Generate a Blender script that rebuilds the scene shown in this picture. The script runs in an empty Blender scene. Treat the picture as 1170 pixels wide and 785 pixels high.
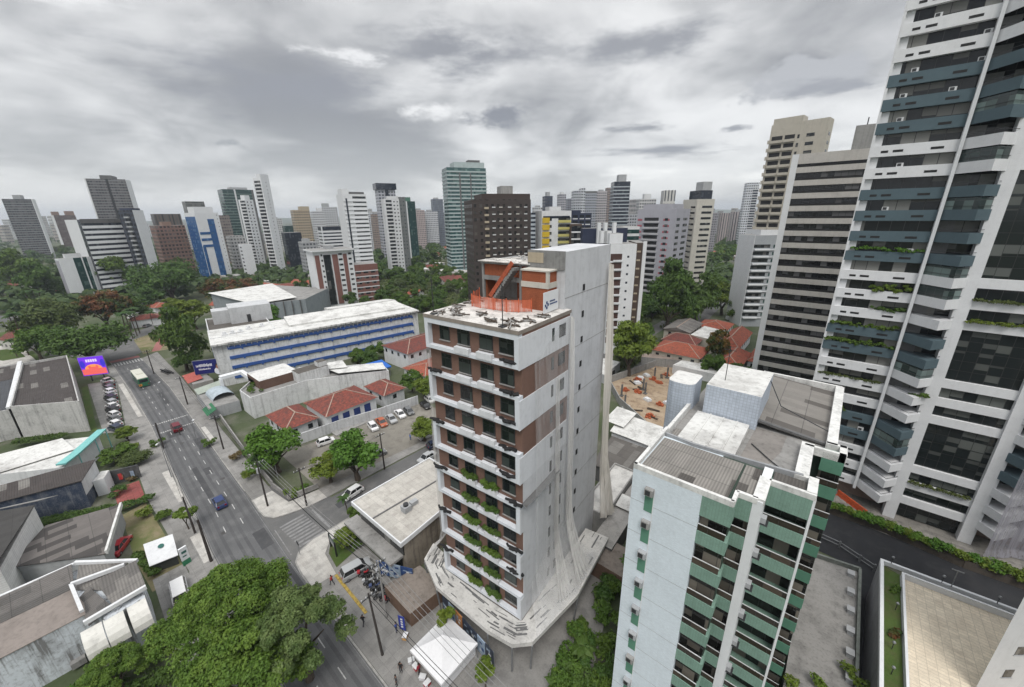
import bpy, bmesh, math, random
import numpy as np
from mathutils import Vector, Matrix
SC = bpy.context.scene
COL = SC.collection
rad = math.radians

# ------------------------------------------------------------------ camera
# world: x runs along the avenue, y along the side street, z up; the camera hangs 50 m above the street
CAMH = 50.0
HAZE = 0.00017
FPX, PCX, PCY = 447.0, 585.0, 392.5            # focal length and centre for a picture 1170 wide
GRID = rad(-40)
pitch, roll = math.atan(147.5 / 447), math.atan(18 / 1352)
def grid(v):
    return Vector((v[0] * math.cos(GRID) + v[1] * math.sin(GRID), -v[0] * math.sin(GRID) + v[1] * math.cos(GRID), v[2]))
_f = Vector((0, math.cos(pitch), -math.sin(pitch)))
_r0 = Vector((1, 0, 0)); _u0 = _r0.cross(_f)
_r = _r0 * math.cos(roll) - _u0 * math.sin(roll)
_u = _r.cross(_f)
CF, CR, CU = grid(_f), grid(_r), grid(_u)
CHF = Vector((CF.x, CF.y, 0)).normalized()
CAM = Vector((0, 0, CAMH))
cam_d = bpy.data.cameras.new("camera")
cam = bpy.data.objects.new("camera", cam_d); COL.objects.link(cam)
cam.matrix_world = Matrix(((CR.x, CU.x, -CF.x, 0), (CR.y, CU.y, -CF.y, 0), (CR.z, CU.z, -CF.z, CAMH), (0, 0, 0, 1)))
cam_d.sensor_fit = 'HORIZONTAL'; cam_d.sensor_width = 36.0
cam_d.lens = FPX / 1170 * 36.0
cam_d.clip_start = 0.5; cam_d.clip_end = 30000
SC.camera = cam

# ------------------------------------------------------------------ world, sun, exposure
SUN_EL, SUN_AZ = rad(58), rad(-52)             # azimuth: direction the light comes from, measured from +x
W = bpy.data.worlds.new("World"); SC.world = W; W.use_nodes = True
vs = SC.view_settings
vs.view_transform = 'Standard'; vs.look = 'None'; vs.gamma = 1.0; vs.use_curve_mapping = False
vs.exposure = 0.53
SC.cycles.use_denoising = True
SC.cycles.max_bounces = 6; SC.cycles.diffuse_bounces = 3; SC.cycles.glossy_bounces = 2
SC.cycles.transparent_max_bounces = 12; SC.cycles.transmission_bounces = 3; SC.cycles.volume_bounces = 0
SC.cycles.caustics_reflective = False; SC.cycles.caustics_refractive = False
SC.cycles.sample_clamp_indirect = 4.0

class NT:
    """short-hand for node trees"""
    def __init__(s, tree):
        s.t = tree; s.n = tree.nodes; s.l = tree.links
    def new(s, typ, **kw):
        n = s.n.new(typ)
        for k, v in kw.items(): setattr(n, k, v)
        return n
    def put(s, sock, v):
        if v is None: return
        if isinstance(v, bpy.types.NodeSocket): s.l.new(v, sock)
        elif isinstance(v, (tuple, list)):
            sock.default_value = tuple(v) if len(v) == len(sock.default_value) else tuple(v) + (1.0,)
        else: sock.default_value = v
    def m(s, op, a, b=None, c=None, clamp=False):
        n = s.new('ShaderNodeMath', operation=op); n.use_clamp = clamp
        s.put(n.inputs[0], a)
        if b is not None: s.put(n.inputs[1], b)
        if c is not None: s.put(n.inputs[2], c)
        return n.outputs[0]
    def vm(s, op, a, b=None):
        n = s.new('ShaderNodeVectorMath', operation=op); s.put(n.inputs[0], a)
        if b is not None: s.put(n.inputs[1], b)
        return n.outputs['Value'] if op in ('DOT_PRODUCT', 'LENGTH', 'DISTANCE') else n.outputs[0]
    def mix(s, f, a, b, mode='MIX'):
        n = s.new('ShaderNodeMix', data_type='RGBA', blend_type=mode)
        s.put(n.inputs['Factor'], f); s.put(n.inputs[6], a); s.put(n.inputs[7], b)
        return n.outputs[2]
    def ramp(s, x, a, b, c0=0.0, c1=1.0, smooth=True):
        n = s.new('ShaderNodeMapRange'); n.interpolation_type = 'SMOOTHSTEP' if smooth else 'LINEAR'
        s.put(n.inputs[0], x); s.put(n.inputs[1], a); s.put(n.inputs[2], b); s.put(n.inputs[3], c0); s.put(n.inputs[4], c1)
        return n.outputs[0]
    def noise(s, vec, scale, detail=3.0, rough=0.55, dist=0.0, w=None):
        n = s.new('ShaderNodeTexNoise')
        s.put(n.inputs['Vector'], vec); s.put(n.inputs['Scale'], scale); s.put(n.inputs['Detail'], detail)
        s.put(n.inputs['Roughness'], rough); s.put(n.inputs['Distortion'], dist)
        return n.outputs['Fac']
    def white(s, vec):
        n = s.new('ShaderNodeTexWhiteNoise', noise_dimensions='3D'); s.put(n.inputs['Vector'], vec)
        return n.outputs['Value']
    def sep(s, v):
        n = s.new('ShaderNodeSeparateXYZ'); s.put(n.inputs[0], v); return n.outputs[0], n.outputs[1], n.outputs[2]
    def comb(s, x, y, z=0.0):
        n = s.new('ShaderNodeCombineXYZ'); s.put(n.inputs[0], x); s.put(n.inputs[1], y); s.put(n.inputs[2], z); return n.outputs[0]

def build_sky():
    nt = NT(W.node_tree)
    bg = nt.n.get('Background') or nt.new('ShaderNodeBackground')
    out = nt.n.get('World Output') or nt.new('ShaderNodeOutputWorld')
    nt.l.new(bg.outputs[0], out.inputs[0])
    sky = nt.new('ShaderNodeTexSky'); sky.sky_type = 'NISHITA'; sky.sun_disc = False
    sky.sun_elevation = SUN_EL; sky.sun_rotation = math.pi / 2 - SUN_AZ
    tc = nt.new('ShaderNodeTexCoord')
    d = nt.vm('NORMALIZE', tc.outputs['Generated'])
    x, y, z = nt.sep(d)
    zz = nt.m('MAXIMUM', z, 0.0)
    inv = nt.m('DIVIDE', 1.0, nt.m('ADD', zz, 0.24))
    # a cloud sheet seen in perspective
    # turn so that the first axis runs across the view and the second away from it
    rr = nt.m('ADD', nt.m('MULTIPLY', x, CR.x), nt.m('MULTIPLY', y, CR.y))
    ff = nt.m('ADD', nt.m('MULTIPLY', x, CHF.x), nt.m('MULTIPLY', y, CHF.y))
    px = nt.m('MULTIPLY', rr, inv); py = nt.m('MULTIPLY', ff, inv)
    p = nt.comb(px, py, 0.0)
    big = nt.noise(nt.vm('ADD', p, (3.1, 7.7, 0.0)), 0.75, 4.0, 0.48, 0.5)
    mid = nt.noise(nt.vm('ADD', p, (11.3, 2.4, 0.0)), 2.1, 5.0, 0.52, 0.6)
    fine = nt.noise(nt.vm('ADD', p, (1.0, 4.0, 0.0)), 6.0, 5.0, 0.55, 0.2)
    v = nt.m('ADD', nt.m('MULTIPLY', big, 0.62), nt.m('ADD', nt.m('MULTIPLY', mid, 0.30), nt.m('MULTIPLY', fine, 0.08)))
    t = nt.ramp(v, 0.37, 0.62)
    col = nt.mix(t, (2.65, 2.68, 2.76), (7.5, 7.5, 7.45))
    # paler towards the horizon
    hz = nt.ramp(zz, 0.0, 0.22, 0.50, 0.0)
    col = nt.mix(hz, col, (6.6, 6.68, 6.75))
    # single darker clouds hanging under the sheet, given by picture-independent directions
    for (az, el, sa, se, dark, soft) in CLOUDS:
        a = rad(az); e = rad(el)
        # tangent coordinates around the cloud centre
        c = CHF * math.cos(a) * math.cos(e) + Vector((CR.x, CR.y, 0)).normalized() * math.sin(a) * math.cos(e) + Vector((0, 0, 1)) * math.sin(e)
        hx = (Vector((CR.x, CR.y, 0)).normalized() * math.cos(a) - CHF * math.sin(a))
        hy = c.cross(hx) * -1.0
        if hy.z < 0: hy = -hy
        tx = nt.m('DIVIDE', nt.vm('DOT_PRODUCT', d, tuple(hx)), math.sin(rad(sa)))
        ty = nt.m('DIVIDE', nt.vm('DOT_PRODUCT', d, tuple(hy)), math.sin(rad(se)))
        fr = nt.m('GREATER_THAN', nt.vm('DOT_PRODUCT', d, tuple(c)), 0.3)
        wv = nt.comb(nt.m('MULTIPLY', tx, 1.0), nt.m('MULTIPLY', ty, .62), az * .37)
        rr2 = nt.m('SQRT', nt.m('ADD', nt.m('MULTIPLY', tx, tx), nt.m('MULTIPLY', ty, ty)))
        rr2 = nt.m('ADD', rr2, nt.m('MULTIPLY', nt.m('SUBTRACT', nt.noise(wv, 1.15, 7.0, .62), 0.5), 2.9))
        mask = nt.m('MULTIPLY', nt.ramp(rr2, 1.0, 1.0 - soft, 0.0, 1.0), fr)
        col = nt.mix(mask, col, dark)
    col = nt.mix(0.10, col, sky.outputs[0])
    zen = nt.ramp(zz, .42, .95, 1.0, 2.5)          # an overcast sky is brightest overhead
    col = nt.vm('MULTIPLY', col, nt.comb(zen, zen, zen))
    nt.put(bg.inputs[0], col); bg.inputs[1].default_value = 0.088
CLOUDS = []
CLOUDS = [  # azimuth from the view axis, elevation, half widths, colour, softness
    (-27, 14.5, 19, 3.6, (2.7, 2.75, 2.95), .95),
    (-8, 18.5, 14, 3.0, (2.8, 2.85, 3.0), .95),
    (-44, 18.5, 9, 1.5, (8.0, 8.0, 8.0), .95),
    (-20, 17.2, 5, 1.2, (7.5, 7.5, 7.5), .9),
    (-10, 12.4, 4.5, 1.5, (7.8, 7.8, 7.75), .9),
    (-2.0, 12.3, 6.5, 1.9, (2.35, 2.4, 2.6), .8),
    (14, 18.0, 14, 3.2, (3.0, 3.05, 3.2), .95),
    (33, 13.3, 6.0, 2.3, (4.3, 4.35, 4.5), .45),
    (34, 11.9, 6.0, 1.0, (3.2, 3.25, 3.45), .95),
    (16, 10.0, 4.6, .7, (3.1, 3.15, 3.3), .95),
    (27, 9.1, 2.2, .5, (3.0, 3.05, 3.25), .95),
    (19, 7.3, 9, .9, (2.9, 2.95, 3.2), .9),
    (20, 5.0, 8, .9, (8.4, 8.4, 8.3), .9),
    (30, 4.0, 4, .8, (8.2, 8.2, 8.1), .9),
    (-32.7, 7.9, 1.7, .55, (3.3, 3.38, 3.5), .95),
]
build_sky()
sun_d = bpy.data.lights.new("sun", 'SUN'); sun_d.energy = 1.4; sun_d.angle = rad(24); sun_d.color = (1.0, 0.96, 0.9)
sun = bpy.data.objects.new("sun", sun_d); COL.objects.link(sun)
sd = Vector((math.cos(SUN_AZ) * math.cos(SUN_EL), math.sin(SUN_AZ) * math.cos(SUN_EL), math.sin(SUN_EL)))
sun.rotation_euler = sd.to_track_quat('Z', 'Y').to_euler(); sun.location = (0, 0, 200)

# ------------------------------------------------------------------ helpers
def pix(px, py, z=0.0):
    """point of the place at height z, measured from the survey photograph"""
    d = CF + CR * ((px - PCX) / FPX) + CU * ((PCY - py) / FPX)
    t = (z - CAMH) / d.z
    return (d.x * t, d.y * t)
def ray(px, py):
    return CF + CR * ((px - PCX) / FPX) + CU * ((PCY - py) / FPX)
def zat(px, py, x, y):
    d = ray(px, py); t = (x * d.x + y * d.y) / (d.x ** 2 + d.y ** 2)
    return CAMH + t * d.z

class MB:
    """collects faces, with a material slot and metre-true UVs, for ONE mesh"""
    def __init__(s):
        s.v = []; s.f = []; s.m = []; s.uv = []
    def face(s, pts, m=0, uv=None):
        i = len(s.v); s.v += [tuple(p) for p in pts]; s.f.append(tuple(range(i, i + len(pts)))); s.m.append(m)
        if uv is None:
            a, b, c = Vector(pts[0]), Vector(pts[1]), Vector(pts[2])
            n = (b - a).cross(c - a)
            if n.length < 1e-9: n = Vector((0, 0, 1))
            n.normalize()
            if abs(n.z) > 0.6: uv = [(p[0], p[1]) for p in pts]
            else:
                h = Vector((-n.y, n.x, 0)).normalized()
                uv = [(p[0] * h.x + p[1] * h.y, p[2]) for p in pts]
        s.uv += uv
    def box(s, x0, y0, z0, x1, y1, z1, m=0, mt=None, mb=None, bottom=True):
        if x1 < x0: x0, x1 = x1, x0
        if y1 < y0: y0, y1 = y1, y0
        mt = m if mt is None else mt
        s.face([(x0, y0, z0), (x1, y0, z0), (x1, y0, z1), (x0, y0, z1)], m)
        s.face([(x1, y0, z0), (x1, y1, z0), (x1, y1, z1), (x1, y0, z1)], m)
        s.face([(x1, y1, z0), (x0, y1, z0), (x0, y1, z1), (x1, y1, z1)], m)
        s.face([(x0, y1, z0), (x0, y0, z0), (x0, y0, z1), (x0, y1, z1)], m)
        s.face([(x0, y0, z1), (x1, y0, z1), (x1, y1, z1), (x0, y1, z1)], mt)
        if bottom: s.face([(x0, y1, z0), (x1, y1, z0), (x1, y0, z0), (x0, y0, z0)], m)
        return s
    def prism(s, poly, z0, z1, m=0, mt=None, top=True, bottom=False):
        mt = m if mt is None else mt
        area = sum(poly[i][0] * poly[(i + 1) % len(poly)][1] - poly[(i + 1) % len(poly)][0] * poly[i][1] for i in range(len(poly)))
        if area < 0: poly = poly[::-1]
        n = len(poly)
        for i in range(n):
            a, b = poly[i], poly[(i + 1) % n]
            s.face([(a[0], a[1], z0), (b[0], b[1], z0), (b[0], b[1], z1), (a[0], a[1], z1)], m)
        if top: s.face([(p[0], p[1], z1) for p in poly], mt)
        if bottom: s.face([(p[0], p[1], z0) for p in poly[::-1]], m)
        return s
    def parapet(s, poly, z0, z1, t=0.25, m=0, close=True):
        """low wall standing on the outline, t thick towards the inside (polygon counter-clockwise)"""
        n = len(poly)
        area = sum(poly[i][0] * poly[(i + 1) % n][1] - poly[(i + 1) % n][0] * poly[i][1] for i in range(n))
        if area < 0: poly = poly[::-1]
        inn = []
        for i in range(n):
            p = Vector(poly[i]).to_2d() if False else Vector((poly[i][0], poly[i][1]))
            a = Vector((poly[i - 1][0], poly[i - 1][1])); b = Vector((poly[(i + 1) % n][0], poly[(i + 1) % n][1]))
            d1 = (p - a).normalized(); d2 = (b - p).normalized()
            n1 = Vector((-d1.y, d1.x)); n2 = Vector((-d2.y, d2.x))
            k = 1.0 + n1.dot(n2)
            q = p + (n1 + n2) * (t / max(k, .3))
            inn.append((q.x, q.y))
        for i in range(n):
            j = (i + 1) % n
            a, b, c, d = poly[i], poly[j], inn[j], inn[i]
            s.face([(a[0], a[1], z0), (b[0], b[1], z0), (b[0], b[1], z1), (a[0], a[1], z1)], m)
            s.face([(c[0], c[1], z0), (d[0], d[1], z0), (d[0], d[1], z1), (c[0], c[1], z1)], m)
            s.face([(a[0], a[1], z1), (b[0], b[1], z1), (c[0], c[1], z1), (d[0], d[1], z1)], m)
        return s
    def tube(s, pts, r, n=6, m=0, r1=None, cap=True):
        pts = [Vector(p) for p in pts]; rings = []
        N = len(pts)
        for i, p in enumerate(pts):
            t = (pts[min(i + 1, N - 1)] - pts[max(i - 1, 0)]).normalized()
            a = Vector((0, 0, 1)) if abs(t.z) < 0.9 else Vector((1, 0, 0))
            x = t.cross(a).normalized(); y = t.cross(x)
            rr = r if r1 is None else r + (r1 - r) * i / max(N - 1, 1)
            rings.append([p + x * (rr * math.cos(2 * math.pi * k / n)) + y * (rr * math.sin(2 * math.pi * k / n)) for k in range(n)])
        for i in range(N - 1):
            for k in range(n):
                k2 = (k + 1) % n
                s.face([rings[i][k], rings[i][k2], rings[i + 1][k2], rings[i + 1][k]][::-1], m)
        if cap:
            s.face(rings[0], m); s.face(rings[-1][::-1], m)
        return s
    def bar(s, a, b, w, h, m=0):
        """rectangular bar between two points, w wide sideways and h high"""
        a, b = Vector(a), Vector(b); t = (b - a).normalized()
        up = Vector((0, 0, 1)) if abs(t.z) < .95 else Vector((0, 1, 0))
        x = t.cross(up).normalized() * (w / 2); y = x.cross(t).normalized() * (h / 2)
        q = [[p - x - y, p + x - y, p + x + y, p - x + y] for p in (a, b)]
        for k in range(4):
            k2 = (k + 1) % 4
            s.face([q[0][k], q[1][k], q[1][k2], q[0][k2]][::-1], m)
        s.face(q[0][::-1], m); s.face(q[1], m)
        return s
    def ball(s, c, r, n=8, m=0, sz=1.0):
        c = Vector(c)
        R = n // 2
        P = lambda i, k: c + Vector((r * math.sin(math.pi * i / R) * math.cos(2 * math.pi * k / n), r * math.sin(math.pi * i / R) * math.sin(2 * math.pi * k / n), sz * r * math.cos(math.pi * i / R)))
        for i in range(R):
            for k in range(n):
                q = [P(i, k), P(i + 1, k), P(i + 1, k + 1), P(i, k + 1)]
                if i == 0: q = [q[0], q[1], q[2]]
                elif i == R - 1: q = [q[0], q[1], q[3]]
                s.face(q, m)
        return s
    def mesh(s, name):
        me = bpy.data.meshes.new(name)
        me.from_pydata(s.v, [], s.f)
        me.polygons.foreach_set('material_index', s.m)
        l = me.uv_layers.new(name='UVMap'); l.data.foreach_set('uv', [c for p in s.uv for c in p])
        me.update()
        return me
    def build(s, name, mats, parent=None, loc=(0, 0, 0), rot=0.0, smooth=False, off=None):
        if off is not None:
            ox, oy = off[0], off[1]; oz = off[2] if len(off) > 2 else 0
            s.v = [(a - ox, b - oy, c - oz) for a, b, c in s.v]
        me = s.mesh(name)
        if not isinstance(mats, (list, tuple)): mats = [mats]
        for m in mats: me.materials.append(m)
        if smooth: me.polygons.foreach_set('use_smooth', [True] * len(me.polygons))
        return put(name, me, parent, loc, rot)

def put(name, data, parent=None, loc=(0, 0, 0), rot=0.0):
    o = bpy.data.objects.new(name, data); COL.objects.link(o)
    o.location = loc; o.rotation_euler = (0, 0, rot)
    if parent is not None: o.parent = parent
    return o
def tag(o, label=None, cat=None, group=None, kind=None):
    if label: o['label'] = label
    if cat: o['category'] = cat
    if group: o['group'] = group
    if kind: o['kind'] = kind
    return o
def thing(name, label, cat, loc=(0, 0, 0), rot=0.0, group=None):
    if len(loc) == 2: loc = (loc[0], loc[1], 0)
    o = put(name, None, None, loc, rot); o.empty_display_size = 0.5
    return tag(o, label, cat, group)
def dup(src, loc, rot=None, scale=None, label=None, group=None, mat=None):
    """a copy of a thing with copies of its parts and sub-parts"""
    if len(loc) == 2: loc = (loc[0], loc[1], 0)
    def rec(o, par):
        c = o.copy(); COL.objects.link(c)
        if par is not None: c.parent = par
        for k in o.children: rec(k, c)
        return c
    r = rec(src, None)
    r.location = loc
    if rot is not None: r.rotation_euler = (0, 0, rot)
    if scale is not None: r.scale = scale if isinstance(scale, (tuple, list)) else (scale,) * 3
    if label: r['label'] = label
    if group: r['group'] = group
    return r
def struct(o): o['kind'] = 'structure'; return o

# ------------------------------------------------------------------ materials
MATS = {}
def new_mat(name):
    m = bpy.data.materials.new(name); m.use_nodes = True
    nt = NT(m.node_tree); b = nt.n['Principled BSDF']
    return m, nt, b
def wall(name, col, rough=0.85, grime=0.35, dark=None, scale=1.0, bump=0.15, streak=0.5, tile=None, spec=0.3):
    """painted or rendered wall: mottling, rain streaks, optional small tiles (size in m)"""
    if name in MATS: return MATS[name]
    m, nt, b = new_mat(name)
    uv = nt.new('ShaderNodeTexCoord').outputs['UV']
    geo = nt.new('ShaderNodeNewGeometry').outputs['Position']
    dark = dark or tuple(c * 0.45 for c in col)
    n1 = nt.noise(geo, 0.35 * scale, 5, 0.62)
    n2 = nt.noise(geo, 2.3 * scale, 5, 0.6)
    st = nt.new('ShaderNodeMapping'); nt.l.new(geo, st.inputs[0]); st.inputs['Scale'].default_value = (1.7, 1.7, 0.10)
    n3 = nt.noise(st.outputs[0], 1.0, 5, 0.65)
    k = nt.m('ADD', nt.m('MULTIPLY', nt.ramp(n1, .42, .70), 0.6), nt.m('MULTIPLY', nt.ramp(n3, .47, .68), streak))
    k = nt.m('ADD', k, nt.m('MULTIPLY', nt.ramp(n2, .48, .70), 0.45))
    k = nt.m('MULTIPLY', k, grime, clamp=True)
    c = nt.mix(k, col, dark)
    hgt = n2
    if tile:
        br = nt.new('ShaderNodeTexBrick'); nt.l.new(uv, br.inputs[0])
        br.offset = 0.5 if tile[2] else 0.0
        br.inputs['Scale'].default_value = 1.0; br.inputs['Brick Width'].default_value = tile[0]; br.inputs['Row Height'].default_value = tile[1]
        br.inputs['Mortar Size'].default_value = min(tile[0], tile[1]) * 0.07; br.inputs['Mortar Smooth'].default_value = 0.2
        br.inputs['Color1'].default_value = (.94, .94, .94, 1); br.inputs['Color2'].default_value = (1.04, 1.04, 1.04, 1); br.inputs['Mortar'].default_value = (tile[3],) * 3 + (1,)
        c = nt.mix(1.0, c, br.outputs[0], 'MULTIPLY')
    nt.put(b.inputs['Base Color'], c); b.inputs['Roughness'].default_value = rough
    b.inputs['Specular IOR Level'].default_value = spec
    if bump:
        bp = nt.new('ShaderNodeBump'); bp.inputs['Strength'].default_value = bump; bp.inputs['Distance'].default_value = 0.05
        nt.l.new(hgt, bp.inputs['Height']); nt.l.new(bp.outputs[0], b.inputs['Normal'])
    MATS[name] = m; return m
def plain(name, col, rough=0.6, metal=0.0, spec=0.4, var=0.15):
    if name in MATS: return MATS[name]
    m, nt, b = new_mat(name)
    geo = nt.new('ShaderNodeTexCoord').outputs['Object']
    n = nt.noise(geo, 3.0, 4, 0.6)
    nt.put(b.inputs['Base Color'], nt.mix(nt.ramp(n, .35, .7, 0.0, 1.0), col, tuple(c * (1 - var) for c in col)))
    b.inputs['Roughness'].default_value = rough; b.inputs['Metallic'].default_value = metal
    b.inputs['Specular IOR Level'].default_value = spec
    MATS[name] = m; return m
def glass(name, col=(.012, .015, .018), cell=(1.2, 3.0), lit=(.10, .10, .095), frac=0.35, frame=0.04, fcol=(.03, .03, .03), rough=0.08, fy=0.0):
    """window panes: each cell its own tone (blinds, curtains, dark rooms), thin mullions"""
    if name in MATS: return MATS[name]
    m, nt, b = new_mat(name)
    x, y, _ = nt.sep(nt.new('ShaderNodeTexCoord').outputs['UV'])
    cx = nt.m('DIVIDE', x, cell[0]); cy = nt.m('DIVIDE', nt.m('SUBTRACT', y, fy), cell[1])
    ix = nt.m('FLOOR', cx); iy = nt.m('FLOOR', cy)
    w = nt.white(nt.comb(ix, iy, 1.7)); w2 = nt.white(nt.comb(nt.m('FLOOR', nt.m('MULTIPLY', cx, .5)), iy, 5.1))
    fx = nt.m('FRACT', cx); fyy = nt.m('FRACT', cy)
    bl = nt.m('GREATER_THAN', fyy, nt.m('MULTIPLY', w2, 0.9))     # blinds hang to different heights
    k = nt.m('MULTIPLY', nt.m('LESS_THAN', w, frac), bl)
    c = nt.mix(k, col, nt.mix(w2, lit, tuple(c * 0.35 for c in lit)))
    fr = nt.m('MAXIMUM', nt.m('LESS_THAN', fx, frame), nt.m('LESS_THAN', fyy, frame * cell[0] / cell[1]))
    c = nt.mix(fr, c, fcol)
    nt.put(b.inputs['Base Color'], c); nt.put(b.inputs['Roughness'], nt.m('ADD', nt.m('MULTIPLY', nt.m('MAXIMUM', k, fr), 0.3), rough))
    b.inputs['Specular IOR Level'].default_value = 0.5
    bp = nt.new('ShaderNodeBump'); bp.inputs['Strength'].default_value = 0.1; bp.inputs['Distance'].default_value = 0.02
    nt.l.new(nt.white(nt.comb(ix, iy, 9.0)), bp.inputs['Height'])
    MATS[name] = m; return m
def facade(name, col, win=(.02, .024, .03), fh=3.0, wx=3.0, a=0.22, b0=0.35, b1=0.8, lit=(.18, .18, .17), grime=0.25, stripe=None, rough=0.8):
    """far facade: wall with a grid of openings in storeys of fh metres"""
    if name in MATS: return MATS[name]
    m, nt, b = new_mat(name)
    x, y, _ = nt.sep(nt.new('ShaderNodeTexCoord').outputs['UV'])
    geo = nt.new('ShaderNodeNewGeometry').outputs['Position']
    cx = nt.m('DIVIDE', x, wx); cy = nt.m('DIVIDE', y, fh)
    fx = nt.m('FRACT', cx); fy = nt.m('FRACT', cy); ix = nt.m('FLOOR', cx); iy = nt.m('FLOOR', cy)
    k = nt.m('MULTIPLY', nt.m('MULTIPLY', nt.m('GREATER_THAN', fx, a), nt.m('LESS_THAN', fx, 1 - a)), nt.m('MULTIPLY', nt.m('GREATER_THAN', fy, b0), nt.m('LESS_THAN', fy, b1)))
    up = nt.new('ShaderNodeNewGeometry'); _, _, nz = nt.sep(up.outputs['Normal'])
    k = nt.m('MULTIPLY', k, nt.m('LESS_THAN', nt.m('ABSOLUTE', nz), 0.5))
    w = nt.white(nt.comb(ix, iy, 3.3))
    wc = nt.mix(nt.m('POWER', w, 2.5), win, lit)
    n1 = nt.noise(geo, 0.25, 4, 0.6)
    cc = nt.mix(nt.m('MULTIPLY', nt.ramp(n1, .4, .75), grime), col, tuple(c * .5 for c in col))
    if stripe:   # a band of another colour under the openings
        s2 = nt.m('MULTIPLY', nt.m('LESS_THAN', fy, stripe[1]), nt.m('LESS_THAN', nt.m('ABSOLUTE', nz), 0.5))
        cc = nt.mix(s2, cc, stripe[0])
    nt.put(b.inputs['Base Color'], nt.mix(k, cc, wc))
    nt.put(b.inputs['Roughness'], nt.m('SUBTRACT', rough, nt.m('MULTIPLY', k, rough - 0.15)))
    MATS[name] = m; return m
def corrugated(name, col, col2, pitch_=0.18, axis=0, patch=(6.0, 1.1), pfrac=0.3, bump=0.6, rough=0.9, moss=0.3):
    """fibre-cement or metal sheet roof: ribs, sheets of different age, dirt"""
    if name in MATS: return MATS[name]
    m, nt, b = new_mat(name)
    x, y, _ = nt.sep(nt.new('ShaderNodeTexCoord').outputs['UV'])
    if axis: x, y = y, x
    geo = nt.new('ShaderNodeNewGeometry').outputs['Position']
    rib = nt.m('SINE', nt.m('MULTIPLY', x, 2 * math.pi / pitch_))
    w = nt.white(nt.comb(nt.m('FLOOR', nt.m('DIVIDE', x, patch[1])), nt.m('FLOOR', nt.m('DIVIDE', nt.m('ADD', y, nt.m('MULTIPLY', nt.white(nt.comb(nt.m('FLOOR', nt.m('DIVIDE', x, patch[1])), 0.0, 0.0)), patch[0])), patch[0])), 1.0))
    k = nt.m('LESS_THAN', w, pfrac)
    c = nt.mix(k, col, col2)
    c = nt.mix(nt.m('MULTIPLY', nt.white(nt.comb(nt.m('FLOOR', nt.m('DIVIDE', x, patch[1])), nt.m('FLOOR', nt.m('DIVIDE', y, 2.4)), 4.0)), 0.35), c, tuple(c_ * .55 for c_ in col))
    n1 = nt.noise(geo, 0.8, 6, 0.65)
    c = nt.mix(nt.m('MULTIPLY', nt.ramp(n1, .45, .75), moss), c, tuple(c_ * .4 for c_ in col))
    lap = nt.m('LESS_THAN', nt.m('FRACT', nt.m('DIVIDE', y, 2.4)), 0.03)
    c = nt.mix(nt.m('MULTIPLY', lap, 0.5), c, (.02, .02, .02))
    c = nt.mix(nt.ramp(rib, -1.0, 0.6, 0.28, 0.0), c, (.03, .028, .026))
    nt.put(b.inputs['Base Color'], c); b.inputs['Roughness'].default_value = rough
    bp = nt.new('ShaderNodeBump'); bp.inputs['Strength'].default_value = bump; bp.inputs['Distance'].default_value = 0.04
    nt.l.new(rib, bp.inputs['Height']); nt.l.new(bp.outputs[0], b.inputs['Normal'])
    MATS[name] = m; return m
def clay(name, col=(.27, .066, .045), col2=(.12, .040, .032), axis=0):
    """clay roof tiles"""
    if name in MATS: return MATS[name]
    m, nt, b = new_mat(name)
    x, y, _ = nt.sep(nt.new('ShaderNodeTexCoord').outputs['UV'])
    geo = nt.new('ShaderNodeNewGeometry').outputs['Position']
    w = nt.white(nt.comb(nt.m('FLOOR', nt.m('DIVIDE', x, .35)), nt.m('FLOOR', nt.m('DIVIDE', y, .42)), 1.0))
    n1 = nt.noise(geo, 0.9, 5, 0.65); n2 = nt.noise(geo, 5.0, 3, 0.6)
    c = nt.mix(w, col, col2)
    c = nt.mix(nt.m('MULTIPLY', nt.ramp(n1, .45, .72), .65), c, (.07, .045, .04))
    c = nt.mix(nt.m('MULTIPLY', nt.ramp(n2, .58, .75), .5), c, (.42, .2, .14))
    wv = nt.m('SINE', nt.m('MULTIPLY', x if not axis else y, 2 * math.pi / .26))
    nt.put(b.inputs['Base Color'], c); b.inputs['Roughness'].default_value = .9
    bp = nt.new('ShaderNodeBump'); bp.inputs['Strength'].default_value = .7; bp.inputs['Distance'].default_value = .06
    nt.l.new(wv, bp.inputs['Height']); nt.l.new(bp.outputs[0], b.inputs['Normal'])
    MATS[name] = m; return m
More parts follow.
